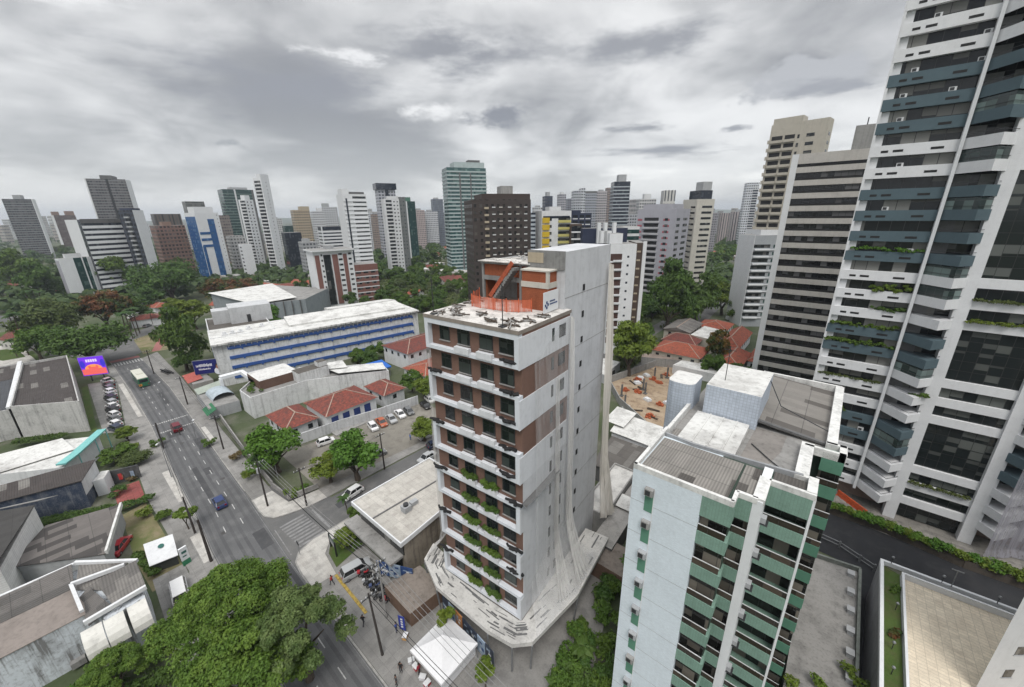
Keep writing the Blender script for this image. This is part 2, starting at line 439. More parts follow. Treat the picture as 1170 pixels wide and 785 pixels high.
def ground_mat(name, cols, scales=(0.05, 0.6, 6.0), rough=0.95, bump=0.2, spots=None, slab=None):
    """mottled ground: three tones on three scales, optional joints (slab size)"""
    if name in MATS: return MATS[name]
    m, nt, b = new_mat(name)
    geo = nt.new('ShaderNodeNewGeometry').outputs['Position']
    n1 = nt.noise(geo, scales[0], 4, 0.6); n2 = nt.noise(geo, scales[1], 5, 0.62); n3 = nt.noise(geo, scales[2], 4, 0.6)
    c = nt.mix(nt.ramp(n1, .38, .62), cols[0], cols[1])
    c = nt.mix(nt.ramp(n2, .45, .7, 0, .8), c, cols[2])
    c = nt.mix(nt.ramp(n3, .4, .75, 0, .35), c, tuple(k * .5 for k in cols[0]))
    if spots: c = nt.mix(nt.ramp(nt.noise(geo, spots[1], 2, .5), spots[2], spots[2] + .05), c, spots[0])
    if slab:
        br = nt.new('ShaderNodeTexBrick'); nt.l.new(geo, br.inputs[0]); br.offset = 0.0
        br.inputs['Scale'].default_value = 1.0; br.inputs['Brick Width'].default_value = slab[0]; br.inputs['Row Height'].default_value = slab[1]
        br.inputs['Mortar Size'].default_value = slab[2]
        br.inputs['Color1'].default_value = (.9, .9, .9, 1); br.inputs['Color2'].default_value = (1.06, 1.06, 1.06, 1); br.inputs['Mortar'].default_value = (slab[3],) * 3 + (1,)
        c = nt.mix(1.0, c, br.outputs[0], 'MULTIPLY')
    nt.put(b.inputs['Base Color'], c); b.inputs['Roughness'].default_value = rough; b.inputs['Specular IOR Level'].default_value = .25
    if bump:
        bp = nt.new('ShaderNodeBump'); bp.inputs['Strength'].default_value = bump; bp.inputs['Distance'].default_value = .04
        nt.l.new(n3, bp.inputs['Height']); nt.l.new(bp.outputs[0], b.inputs['Normal'])
    MATS[name] = m; return m
def leaf_mat(name, col, col2, trans=0.25, hue=0.25):
    if name in MATS: return MATS[name]
    m, nt, b = new_mat(name)
    tc = nt.new('ShaderNodeTexCoord').outputs['Object']
    oi = nt.new('ShaderNodeObjectInfo').outputs['Random']
    n = nt.noise(tc, 0.55, 3, 0.6); n2 = nt.noise(tc, 4.0, 2, 0.6)
    c = nt.mix(nt.ramp(n, .38, .66), col, col2)
    c = nt.mix(nt.ramp(n2, .4, .7, 0, .45), c, tuple(k * .5 for k in col))
    c = nt.mix(nt.m('MULTIPLY', oi, hue), c, (col[0] * 1.5 + .02, col[1] * 1.05, col[2] * .7))
    nt.put(b.inputs['Base Color'], c); b.inputs['Roughness'].default_value = .6; b.inputs['Specular IOR Level'].default_value = .25
    tr = nt.new('ShaderNodeBsdfTranslucent'); nt.put(tr.inputs[0], c)
    mx = nt.new('ShaderNodeMixShader'); mx.inputs[0].default_value = trans
    nt.l.new(b.outputs[0], mx.inputs[1]); nt.l.new(tr.outputs[0], mx.inputs[2])
    nt.l.new(mx.outputs[0], nt.n['Material Output'].inputs[0])
    MATS[name] = m; return m
def net_mat(name, col=(.55, .55, .54), dens=0.5, var=.28):
    """debris netting: half of it is holes"""
    if name in MATS: return MATS[name]
    m, nt, b = new_mat(name)
    geo = nt.new('ShaderNodeNewGeometry').outputs['Position']
    st = nt.new('ShaderNodeMapping'); nt.l.new(geo, st.inputs[0]); st.inputs['Scale'].default_value = (1.3, 1.3, .06)
    n = nt.noise(st.outputs[0], 1.4, 5, .65)
    nt.put(b.inputs['Base Color'], nt.mix(nt.ramp(n, .35, .7), col, tuple(k * .88 for k in col))); b.inputs['Roughness'].default_value = .9
    t = nt.new('ShaderNodeBsdfTransparent'); mx = nt.new('ShaderNodeMixShader')
    nt.put(mx.inputs[0], nt.ramp(n, .3, .72, max(dens - var, .03), min(dens + var, .97)))
    nt.l.new(t.outputs[0], mx.inputs[1]); nt.l.new(b.outputs[0], mx.inputs[2])
    nt.l.new(mx.outputs[0], nt.n['Material Output'].inputs[0])
    MATS[name] = m; return m

white_wall = wall('white_wall', (.64, .65, .66))
white_clean = wall('white_clean', (.68, .695, .71), grime=.16)
grey_wall = wall('grey_wall', (.36, .37, .38), grime=.4)
concrete = wall('concrete', (.30, .295, .285), grime=.6, streak=.6)
dark_conc = wall('dark_concrete', (.13, .13, .13), grime=.6)
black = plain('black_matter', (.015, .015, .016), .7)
steel = plain('steel', (.30, .31, .32), .45, .6)
dark_steel = plain('dark_steel', (.05, .052, .055), .5, .3)
wood_pole = plain('pole_wood', (.045, .038, .034), .9)
bark = plain('bark', (.09, .07, .055), .95, var=.4)
# ================================================================== ground, streets, pavements
earth = ground_mat('earth', [(.055, .075, .035), (.085, .098, .055), (.15, .145, .12)], (.012, .12, 2.0))
asphalt = ground_mat('asphalt', [(.105, .106, .109), (.120, .121, .124), (.155, .155, .156)], (.04, .35, 9.0), bump=.12)
asphalt2 = ground_mat('asphalt_old', [(.115, .115, .115), (.135, .134, .132), (.17, .166, .16)], (.06, .4, 9.0), bump=.12)
pave = ground_mat('paving', [(.225, .22, .21), (.27, .262, .25), (.165, .162, .155)], (.07, .5, 7.0), slab=(1.2, 1.2, .012, .6))
pave_light = ground_mat('paving_light', [(.42, .40, .37), (.49, .475, .445), (.30, .29, .272)], (.09, .6, 7.0), slab=(.8, .8, .01, .7))
lot_mat = ground_mat('lot_earth', [(.19, .178, .155), (.24, .225, .195), (.13, .12, .105)], (.08, .45, 5.0))
kerb_mat = ground_mat('kerb_stone', [(.28, .275, .265), (.34, .33, .31), (.19, .185, .175)], (.2, 1.5, 9.0))
yellow = plain('kerb_yellow', (.42, .30, .07), .8, var=.5)
paint = ground_mat('road_paint', [(.50, .50, .49), (.42, .42, .41), (.22, .22, .22)], (.3, 1.6, 9.0), bump=0)
paint_worn = ground_mat('road_paint_worn', [(.26, .26, .26), (.21, .21, .21), (.12, .12, .12)], (.3, 1.3, 9.0), bump=0)
paint_red = plain('road_red', (.30, .12, .11), .9)
grass_m = ground_mat('grass_turf', [(.050, .088, .018), (.068, .105, .026), (.085, .085, .038)], (.15, .7, 7.0), bump=.5)
dry_grass = ground_mat('dry_grass', [(.20, .17, .10), (.11, .13, .045), (.26, .21, .14)], (.12, .35, 4.0), bump=.4)
sand = ground_mat('sand', [(.30, .225, .15), (.38, .30, .215), (.17, .115, .08)], (.12, .5, 4.0), bump=.4)

def sheet(name, pts, z, mat, kind='structure', thick=None):
    mb = MB()
    if thick: mb.prism(pts, z - thick, z, 0)
    else:
        a = sum(pts[i][0] * pts[(i + 1) % len(pts)][1] - pts[(i + 1) % len(pts)][0] * pts[i][1] for i in range(len(pts)))
        if a < 0: pts = pts[::-1]
        mb.face([(p[0], p[1], z) for p in pts], 0)
    o = mb.build(name, mat); o['kind'] = kind; return o
def strip(name, left, right, z, mat, kind='structure'):
    mb = MB()
    for i in range(len(left) - 1):
        a, b, c, d = left[i], right[i], right[i + 1], left[i + 1]
        q = [(p[0], p[1], z) for p in (a, b, c, d)]
        n = (Vector(q[1]) - Vector(q[0])).cross(Vector(q[2]) - Vector(q[0]))
        mb.face(q if n.z > 0 else q[::-1], 0)
    o = mb.build(name, mat); o['kind'] = kind; return o

# far ground with low hills at the end of the plain
def build_ground():
    mb = MB()
    n = 96; rings = [0, 300, 900, 2000, 3600, 4600, 5200, 5800, 7000]
    rnd = random.Random(4)
    ph = [rnd.uniform(0, 6.28) for _ in range(6)]
    def hz(r, a):
        if r < 4000: return 0.0
        h = 46 + 22 * math.sin(3 * a + ph[0]) + 16 * math.sin(7 * a + ph[1]) + 9 * math.sin(17 * a + ph[2]) + 5 * math.sin(31 * a + ph[3])
        return max(h, 6) * {4600: .55, 5200: .95, 5800: 1.0, 7000: .9}.get(r, 0)
    P = [[(r * math.cos(2 * math.pi * k / n), r * math.sin(2 * math.pi * k / n), hz(r, 2 * math.pi * k / n)) for k in range(n)] for r in rings]
    for i in range(len(rings) - 1):
        for k in range(n):
            k2 = (k + 1) % n
            q = [P[i][k], P[i + 1][k], P[i + 1][k2], P[i][k2]]
            mb.face(q[1:] if i == 0 else q, 0)
    o = mb.build('ground', earth); struct(o)
build_ground()

AVL = [(75, 5.6), (-30, 5.8), (-68, 6.4), (-78, 7.0), (-92, 7.3), (-128, 8.6), (-160, 9.0), (-200, 8.6), (-235, 3.5), (-300, -14), (-420, -50)]
AVR = [(75, 13.2), (-30, 13.2), (-56, 13.7), (-80, 14.7), (-95, 15.1), (-126, 16.2), (-155, 17.1), (-197, 16.6), (-240, 13.0), (-305, -5), (-425, -40)]
strip('avenue', AVL, AVR, .012, asphalt)
strip('side_street', [(-65.6, 14.6), (-65.3, 27), (-64.6, 60), (-62, 190)], [(-57.6, 13.9), (-58.1, 27), (-58.4, 60), (-56, 190)], .016, asphalt2)
strip('back_street', [(-42.0, 105), (-42.6, 170), (-46, 215), (-50, 300), (-70, 420)], [(-48.0, 105), (-48.6, 170), (-53, 215), (-58, 300), (-80, 420)], .012, asphalt2)
sheet('junction_road', [(-205, 9), (-205, 17), (-250, 40), (-262, 34), (-236, 10)], .016, asphalt2)
sheet('park_road', [(-215, 3), (-232, -6), (-300, -12), (-420, -24), (-420, -6), (-300, 4), (-240, 8)], .02, asphalt2)

sheet('junction_road', [(-84, 12.5), (-84, 15.5), (-66, 24.5), (-57, 24.5), (-47, 14.5), (-47, 12.5)], .008, asphalt2)
# pavements: raised slabs
def pavement(name, pts, mat=pave, z=.13): return sheet(name, pts, z, mat, thick=.13)
pavement('pavement', [(75, 5.4), (-30, 5.6), (-68, 6.2), (-78, 6.8), (-92, 7.1), (-128, 8.4), (-160, 8.8), (-196, 8.4), (-196, 4.6), (-176, 7.4), (-131, 4.2), (-126, 3.4), (-92, 2.4), (-66, 3.2), (-60, 2.0), (-30, 1.0), (75, 1)])
pavement('pavement', [(-83, 14.9), (-95, 15.35), (-126, 16.45), (-155, 17.35), (-197, 16.9), (-202, 22), (-160, 21.5), (-126, 20.0), (-95, 18.8), (-76, 18.2), (-76, 14.75)])
# corner island with the round nose
nose = [(-76, 14.75), (-72.0, 14.5), (-69.6, 14.7), (-68.0, 15.6), (-67.2, 17.2), (-66.2, 20.5), (-65.9, 24), (-69.4, 24), (-70.2, 18.9), (-76, 18.2)]
pavement('corner_pavement', nose, pave_light)
pavement('pavement', [(-65.9, 24), (-65.5, 34), (-64.8, 60), (-66.4, 60), (-68.2, 34), (-69.4, 24)])
pavement('corner_pavement', [(-57.8, 24), (-57.9, 17.6), (-57.0, 15.2), (-55.4, 14.1), (-52.5, 13.75), (-49, 13.7), (-48.6, 16.9), (-53.4, 17.6), (-55.4, 19.4), (-55.8, 24)], pave_light)
pavement('pavement', [(-49, 13.7), (-30, 13.45), (75, 13.4), (75, 16.4), (-27, 16.2), (-39.6, 16.7), (-48.6, 16.9)])
pavement('pavement', [(-55.8, 24), (-57.8, 24), (-58.3, 60), (-56.6, 60)])
# pale kerb strips beside the carriageway
def kerb(pts, w=.22, z=.15, mat=kerb_mat, name='kerb'):
    mb = MB()
    for a, b in zip(pts, pts[1:]): mb.bar((a[0], a[1], z / 2), (b[0], b[1], z / 2), w, z, 0)
    return struct(mb.build(name, mat))
kerb([(p[0], p[1] - .1) for p in AVL[1:8]])
kerb([(p[0], p[1] + .1) for p in AVR[3:8]])
kerb(nose[:7])
kerb([(-57.7, 24), (-57.8, 17.6), (-56.9, 15.1), (-55.3, 14.0), (-52.5, 13.6), (-49, 13.55), (-30, 13.3), (0, 13.3)])
kerb([(-48.4, 16.75), (-39.6, 16.45)], .4, .19, yellow, 'yellow_kerb')
for (x0, x1, ya, yb) in ((-136, -170, 8.1, 7.2), (-86, -100, 6.9, 5.9), (-66, -74, 6.2, 5.0)):
    o = sheet('concrete_strip', [(x0, ya), (x1, ya + (.25 if x1 < -130 else .1)), (x1, yb), (x0, yb)], .136, pave_light)
for (x0, x1) in ((-107, -116), (-46, -40)):
    y = 16.0 if x0 < -60 else 13.75
    sheet('concrete_strip', [(x0, y), (x1, y + (.25 if x0 < -60 else 0)), (x1, y + 1.1), (x0, y + .9)], .136, pave_light)

# carriageway markings
def lane_y(x, f):
    def at(L):
        for a, b in zip(L, L[1:]):
            if b[0] <= x <= a[0]: return a[1] + (b[1] - a[1]) * (a[0] - x) / (a[0] - b[0])
        return L[-1][1]
    l, r = at(AVL), at(AVR)
    return l + (r - l) * f
mb = MB()
for f in (.335, .665):
    x = -24.0
    while x > -186:
        if not (-131 < x < -118 or -66 < x < -57):
            a, b = lane_y(x, f), lane_y(x - 1.9, f)
            mb.face([(x, a - .06, 0), (x, a + .06, 0), (x - 1.9, b + .06, 0), (x - 1.9, b - .06, 0)], 0)
        x -= 5.2
struct(mb.build('lane_markings', paint, loc=(0, 0, .024)))
mb = MB()
for f0, f1 in ((.02, .028), (.972, .98)):
    x = -20.0
    while x > -195:
        x2 = x - 6
        mb.face([(x, lane_y(x, f0), 0), (x, lane_y(x, f1), 0), (x2, lane_y(x2, f1), 0), (x2, lane_y(x2, f0), 0)], 0); x = x2
struct(mb.build('edge_markings', paint_worn, loc=(0, 0, .022)))
mb = MB()   # zebra at the side street, stripes along the street
for k in range(9):
    y = 15.6 + k * .0; x = -65.0 + k * .84
    mb.face([(x, 15.3 + .05 * k, 0), (x + .42, 15.3 + .05 * k, 0), (x + .42, 19.3 + .05 * k, 0), (x, 19.3 + .05 * k, 0)], 0)
mb.face([(-64.9, 20.6, 0), (-58.3, 20.6, 0), (-58.3, 20.95, 0), (-64.9, 20.95, 0)], 0)
mb.face([(-65.0, 14.5, 0), (-57.4, 14.1, 0), (-57.4, 14.25, 0), (-65.0, 14.65, 0)], 0)
struct(mb.build('zebra_crossing', paint_worn, loc=(0, 0, .028)))
mb = MB()   # far zebra
for k in range(10):
    y = 9.0 + k * .8
    mb.face([(-193.5, y, 0), (-193.5, y + .42, 0), (-197.5, y + .42, 0), (-197.5, y, 0)][::-1], 0)
struct(mb.build('zebra_crossing', paint, loc=(0, 0, .026)))
sheet('red_crossing_band', [(-199.5, 8.4), (-199.5, 16.6), (-202.5, 16.5), (-202.5, 8.2)], .024, paint_red)
mb = MB()   # two broken lines of the traffic-light crossing
rnd = random.Random(7)
for x0 in (-121.2, -127.6):
    for k in range(17):
        y = 8.8 + k * .43
        mb.face([(x0, y, 0), (x0 + .55, y, 0), (x0 + .55, y + .26, 0), (x0, y + .26, 0)], 0)
struct(mb.build('crossing_markings', paint, loc=(0, 0, .026)))

# plots beside the streets
sheet('parking_yard', [(-88, 24.2), (-69.4, 24.2), (-68.2, 34), (-66.4, 60), (-83.4, 60)], .05, lot_mat)
sheet('parking_strip', [(-129, 3.4), (-176, 7.4), (-178.5, 1.0), (-132, .2)], .05, pave)
sheet('lawn_strip', [(-134.4, -.6), (-176, .8), (-176, -.6), (-136, -1.9)], .09, grass_m)
sheet('red_plaza', [(-100.6, 2.4), (-91.6, 2.2), (-92.6, -1.4), (-100.8, -1.4)], .06, ground_mat('red_paving', [(.24, .07, .065), (.28, .09, .08), (.17, .06, .055)], (.2, .8, 6.0), slab=(.9, .9, .02, .6)))
sheet('vacant_lot', [(-91, 2.0), (-66, 3.0), (-66, -1), (-75.5, -1.6), (-90, -1.4)], .05, dry_grass)
sheet('side_yard', [(-68.5, 3.1), (-50, 3), (-50, -1), (-68.5, -.6)], .06, pave)
sheet('building_site', [(-48.5, 104), (-42, 128), (-30, 131), (-24, 99), (-25, 82), (-39.5, 93)], .05, sand)
sheet('forecourt', [(-56.0, 17.2), (-49, 16.4), (-40, 16.2), (-27, 15.9), (-12, 15.9), (-12, 27), (-21, 27), (-40, 22.5), (-55.6, 22.5)], .04, pave)
sheet('corner_lawn', [(-55.2, 19.4), (-53, 18.0), (-49.6, 17.5), (-50.4, 21.4), (-55, 21.8)], .09, grass_m)
sheet('driveway', [(-21.5, 16.5), (-12, 16.5), (-12.5, 27), (-17, 44), (-22.5, 44)], .05, ground_mat('driveway_concrete', [(.22, .215, .205), (.27, .262, .25), (.16, .155, .15)], (.12, .5, 5)))
sheet('forecourt', [(-6, 79.5), (10, 77.5), (24, 76.3), (40, 76.3), (60, 77), (60, 100), (-6, 100)], .05, ground_mat('plaza_stone', [(.20, .19, .172), (.26, .247, .225), (.11, .105, .098)], (.25, .8, 5), slab=(2.4, 2.4, .03, .7)))
sheet('lower_lane', [(9.6, 30), (12.2, 30), (12.6, 62.5), (40, 63), (40, 76.6), (22, 76.4), (13.6, 77.9), (-4, 77.6), (-4, 67), (10.2, 66)], .045, ground_mat('dark_asphalt', [(.024, .025, .028), (.03, .031, .034), (.04, .04, .042)], (.1, .5, 8)))
sheet('park_lawn', [(-205, -4), (-228, -8), (-300, -15), (-300, -60), (-205, -30)], .05, grass_m)
sheet('park_path', [(-226, -9), (-232, -9.6), (-262, -14), (-290, -40), (-280, -44), (-236, -24), (-224, -16)], .056, pave_light)
sheet('verge', [(-203, 18), (-203, 30), (-236, 42), (-246, 34), (-232, 19)], .05, dry_grass)
sheet('verge_path', [(-204, 20.6), (-204, 23.2), (-226, 30.5), (-228, 27)], .056, paint_red)
sheet('park_island', [(-236, -11.5), (-256, -14), (-262, -26), (-248, -22), (-236, -17)], .07, grass_m)

# repairs and covers in the carriageway
R_ = random.Random(15)
dark_asph = ground_mat('asphalt_patch', [(.062, .063, .066), (.07, .071, .074), (.085, .085, .087)], (.2, .8, 9.0), bump=.12)
for (x, f, l, w) in ((-38, .2, 9, 1.4), (-62, .7, 5, 1.8), (-83, .35, 14, .9), (-104, .72, 7, 1.6), (-116, .25, 4, 2.2), (-140, .6, 12, 1.2), (-158, .2, 6, 1.8), (-50, .85, 8, .7), (-92, .55, 3, 1.2)):
    y = lane_y(x, f); sheet('road_patch', [(x, y), (x - l, lane_y(x - l, f)), (x - l, lane_y(x - l, f) + w), (x, y + w)], .0185, dark_asph)
for (x, y, l, w) in ((-63, 24, 1.6, 9), (-60.6, 33, 1.2, 12), (-62.4, 50, 2, 5)): sheet('road_patch', [(x, y), (x + w * .18, y), (x + w * .18, y + l * 3), (x, y + l * 3)], .0185, dark_asph)
iron = plain('cast_iron', (.06, .058, .056), .7)
for (x, f) in ((-46, .5), (-71, .3), (-88, .8), (-111, .45), (-148, .35)):
    y = lane_y(x, f); sheet('manhole_cover', [(x + .42 * math.cos(k * .524), y + .42 * math.sin(k * .524)) for k in range(12)], .0225, iron)
mb = MB()    # tyre-darkened wheel tracks
for f in (.10, .24, .43, .57, .76, .90):
    x = 20.0
    while x > -190: mb.face([(x, lane_y(x, f) - .22, 0), (x, lane_y(x, f) + .22, 0), (x - 6, lane_y(x - 6, f) + .22, 0), (x - 6, lane_y(x - 6, f) - .22, 0)], 0); x -= 6
struct(mb.build('wheel_tracks', ground_mat('asphalt_track', [(.082, .083, .086), (.098, .099, .102), (.128, .128, .129)], (.06, .35, 9.0), bump=.1), loc=(0, 0, .0155)))

# the air over the city
mbh = MB(); mbh.box(-6900, -6900, -1.0, 6900, 6900, 155.0, 0)
hm = bpy.data.materials.new('haze'); hm.use_nodes = True
hn = NT(hm.node_tree); hn.n.remove(hn.n['Principled BSDF'])
pv = hn.new('ShaderNodeVolumePrincipled'); pv.inputs['Color'].default_value = (.80, .88, .98, 1); pv.inputs['Density'].default_value = HAZE; pv.inputs['Anisotropy'].default_value = .2
hn.l.new(pv.outputs[0], hn.n['Material Output'].inputs['Volume'])
if HAZE > 0: mbh.build('haze', hm)['kind'] = 'stuff'
# ================================================================== towers of the skyline
FOOT = []
POLYS = []
class Bd:
    """a building: local x runs along its right-hand visible face, local y along its left-hand one, origin at the near corner"""
    def __init__(s, name, label, loc, rot, w, d, h, cat='building', group=None):
        s.root = thing(name, label, cat, (loc[0], loc[1], 0), rot, group); s.w, s.d, s.h = w, d, h
        FOOT.append((loc[0], loc[1], rot, w, d))
    def part(s, name, mb, mats, parent=None): return mb.build(name, mats, parent or s.root)
    def body(s, mat, name='wall', h=None, top=None, x0=0, x1=None, y0=0, y1=None):
        mb = MB(); mb.box(x0, y0, 0, s.w if x1 is None else x1, s.d if y1 is None else y1, s.h if h is None else h, 0, 1, bottom=False)
        return s.part(name, mb, [mat, top or roof_grey])
    def rect(s, mb, face, a0, a1, z0, z1, out, inn=0.0, m=0):
        if face == 'R': mb.box(a0 * s.w, -out, z0, a1 * s.w, inn, z1, m)
        else: mb.box(-out, a0 * s.d, z0, inn, a1 * s.d, z1, m)
    def panel(s, name, face, a0, a1, z0, z1, mat, out=.06, inn=0.0):
        mb = MB(); s.rect(mb, face, a0, a1, z0, z1, out, inn); return s.part(name, mb, mat)
    def each(s, fh, z0=0.0, z1=None):
        z = z0; top = s.h if z1 is None else z1
        while z + fh <= top + .01:
            yield z; z += fh
    def bands(s, mat, fh=3.0, hb=1.2, out=.3, z0=3.0, off=0.0, name='floor_band', ring=True, faces='RL'):
        for z in s.each(fh, z0):
            mb = MB()
            if ring: mb.box(-out, -out, z + off, s.w + out, s.d + out, z + off + hb, 0)
            else:
                for f in faces: s.rect(mb, f, 0, 1, z + off, z + off + hb, out)
            s.part(name, mb, mat)
    def wins(s, face, spans, mat, fh=3.0, b0=1.0, b1=2.3, z0=3.0, out=.04, name='window_band', z1=None):
        for z in s.each(fh, z0, z1):
            for a0, a1 in spans:
                s.panel(name, face, a0, a1, z + b0, z + b1, mat, out)
    def balc(s, face, spans, mat, fh=3.0, dep=1.2, hb=1.0, z0=3.0, dark=None, z1=None, name='balcony'):
        for z in s.each(fh, z0, z1):
            for a0, a1 in spans:
                mb = MB(); s.rect(mb, face, a0, a1, z - .12, z + hb, dep, .0, 0)
                s.rect(mb, face, a0 + .004, a1 - .004, z + hb + .002, z + fh - .14, .05, 0, 1)
                s.part(name, mb, [mat, dark or g_dark])
    def pent(s, x0, x1, y0, y1, h, mat, name='penthouse', z=None):
        mb = MB(); z = s.h if z is None else z
        mb.box(x0 * s.w, y0 * s.d, z - .02, x1 * s.w, y1 * s.d, z + h, 0, 1); return s.part(name, mb, [mat, roof_grey])

def tower(name, label, xl, xm, xr, ytop, d, rot=None, dw=14, dd=14, group=None, cat='tower block'):
    r = ray(xm, ytop); k = d / (r.x * CHF.x + r.y * CHF.y)
    c = Vector((r.x * k, r.y * k)); h = CAMH + r.z * k
    if rot is None:
        fr = 0.0 if xl is None else (xm - xl) / (xr - xl)
        rot = math.degrees(math.atan2(c.y, c.x)) - 90 + min(max(math.degrees(math.atan2(fr, 1 - fr)), 12), 78)
    a = rad(rot)
    dR = Vector((math.cos(a), math.sin(a), 0)); dL = Vector((-math.sin(a), math.cos(a), 0))
    C3 = Vector((c.x, c.y, h - CAMH))
    def width(px, dv, dflt):
        if px is None: return dflt
        q = (px - PCX) / FPX
        t = -(C3.dot(CR) - q * C3.dot(CF)) / (dv.dot(CR) - q * dv.dot(CF))
        return t if 3 < t < 90 else dflt
    w = width(xr, dR, dw); dp = width(xl, dL, dd)
    return Bd(name, label, c, a, w, dp, h, cat, group)

roof_grey = wall('roof_grey', (.27, .265, .255), grime=.8, streak=.2)
roof_white = wall('roof_white', (.62, .62, .60), grime=.7, streak=.1, scale=.9, dark=(.16, .15, .14))
g_dark = glass('glass_dark', cell=(1.4, 3.0))
g_blue = glass('glass_blue', (.012, .085, .25), (1.3, 3.0), (.03, .14, .34), .3, .05, (.01, .03, .07))
g_green = glass('glass_green', (.014, .045, .042), (1.3, 3.0), (.05, .10, .09), .3, .05, (.02, .04, .04))
g_teal = glass('glass_teal', (.03, .085, .085), (1.6, 3.0), (.11, .19, .18), .5, .03, (.05, .08, .08))
g_navy = glass('glass_navy', (.012, .017, .03), (1.3, 3.0), (.04, .05, .07), .3)
g_room = glass('glass_rooms', (.016, .017, .018), (1.1, 3.0), (.13, .125, .115), .35)
navy = wall('navy_wall', (.03, .038, .07), grime=.3)
beige = wall('beige_wall', (.42, .36, .27), grime=.3)
cream = wall('cream_wall', (.52, .50, .45), grime=.3)
lilac = wall('lilac_grey_wall', (.36, .36, .40), grime=.25)
brown = wall('brown_wall', (.085, .06, .048), grime=.3)
brick_red = wall('brick_red_wall', (.21, .10, .082), grime=.35, tile=(.24, .08, False, .7))
green_wall = wall('green_wall', (.07, .17, .12), grime=.3)
brown_lt = wall('light_brown_wall', (.23, .15, .115), grime=.35)

# ---- left-hand group
b = tower('dark_tower', 'dark grey tower with fine pale floor lines and one white flank', 1.5, 36.5, 40, 227.5, 560)
b.body(facade('f_darkgrey', (.10, .10, .105), (.025, .027, .03), 3.0, 2.2, .12, .30, .86, (.12, .12, .12)))
b.panel('edge_wall', 'R', 0, 1, 0, b.h, white_clean, .1); b.panel('edge_wall', 'L', 0, .03, 0, b.h, white_clean, .4)
b.bands(grey_wall, 3.0, .35, .25, 3, ring=False, faces='L'); b.pent(0, 1, .35, .62, 5, grey_wall)
b = tower('brown_block', 'low brown block with pale twin roof clusters behind the dark grey tower', 58, 61, 86, 246, 720)
b.body(facade('f_brown', (.12, .08, .07), (.02, .02, .022), 3.0, 2.6, .2, .3, .8)); b.panel('edge_wall', 'L', 0, 1, 0, b.h, white_wall, .1)
b.pent(.0, .3, .2, .7, 6, brown_lt); b.pent(.6, 1, .2, .7, 7, brown_lt)
b = tower('grey_tower', 'tall grey tower with dense horizontal lines and a dark rooftop bar', 96, 143, 149, 205, 500)
b.body(facade('f_grey', (.17, .165, .17), (.03, .03, .034), 3.0, 2.4, .08, .32, .85, (.13, .13, .13)))
b.bands(wall('mid_grey_wall', (.20, .195, .20)), 3.0, .45, .3, 3, ring=False, faces='L'); b.panel('edge_wall', 'R', 0, 1, 0, b.h, white_clean, .1)
b.panel('dark_slot', 'L', .44, .50, 0, b.h, black, .35); b.panel('edge_wall', 'L', .97, 1, 0, b.h, white_clean, .4); b.pent(0, 1, .33, .62, 4, dark_conc)
b = tower('banded_office', 'long white office block with dark ribbon windows and blank white end wall', 74, 91, 150, 251, 262)
b.body(g_navy); b.bands(white_clean, 3.2, 1.75, .3, 0, ring=False, faces='R')
b.panel('end_wall', 'L', 0, 1, 0, b.h, white_clean, .25); b.panel('glass_strip', 'L', .0, .16, 0, b.h, g_navy, .3)
b.panel('cornice', 'R', 0, 1, b.h - 2.2, b.h + .4, dark_conc, .35)
b.wins('L', [(.3, .36)], black, 3.2, 1.2, 2.0, 3)
b = tower('navy_tower', 'dark navy tower with curved white balconies and white flank behind the banded office', 134, 151, 163, 240, 275)
b.body(facade('f_navy', (.035, .042, .06), (.012, .014, .018), 3.0, 2.0, .15, .25, .8, (.06, .06, .07))); b.panel('flank_wall', 'R', 0, 1, 0, b.h, white_clean, .12)
b.balc('L', [(.30, .62)], grey_wall, 3.0, 1.3, .9, 3); b.pent(.1, .9, .1, .9, 1.2, navy)
b = tower('white_green_block', 'white block striped with vertical dark green glass among the park trees', 62, 66, 111.5, 296, 250)
b.body(white_clean)
b.panel('glass_strip', 'R', .36, .56, 0, b.h, g_green, .12); b.panel('glass_strip', 'R', .60, .70, 0, b.h, g_green, .12); b.panel('glass_strip', 'R', .86, .985, 0, b.h, g_green, .12)
for a in (.57, .71): b.panel('fin', 'R', a, a + .02, 0, b.h + .3, white_clean, .5)
b.pent(.2, .6, .2, .7, 2.6, white_wall); b.panel('flank_wall', 'L', .02, .98, 0, b.h - 1, lilac, .1)
b = tower('brown_grid_block', 'reddish brown block with a regular grid of small windows', None, 176.5, 211, 258, 335, dd=16)
b.body(facade('f_redbrown', (.20, .115, .095), (.03, .026, .026), 3.0, 2.5, .2, .3, .82, (.16, .14, .13))); b.bands(brown_lt, 3.0, .5, .25, 3, ring=False, faces='R'); b.pent(.3, .6, .2, .7, 3, brown_lt)
b = tower('striped_brown_block', 'dark brown block with vertical slots behind the brown grid block', None, 175, 206, 244.5, 520)
b.body(facade('f_slots', (.10, .075, .06), (.02, .02, .02), 30.0, 3.4, .28, .02, .96))
b = tower('blue_white_tower', 'white tower with tall bright blue glass stripes and blue flank', 210, 222, 249, 243, 330)
b.body(white_clean); zt = b.h
b.panel('blue_flank', 'L', .04, .97, 2, zt - 3, g_blue, .15)
b.panel('blue_stripe', 'R', .46, .74, 3, zt - 5, g_blue, .2)
for k in range(3): b.panel('blue_band', 'R', .02, .46, zt - 17 - k * 5, zt - 15 - k * 5, g_blue, .22)
b.panel('blue_stripe', 'R', .0, .12, 3, zt - 26, g_blue, .2)
b.pent(.1, .9, .2, .8, 4.5, white_clean); b.wins('R', [(.90, .93)], g_navy, 3.0, 1.2, 1.9, 6)
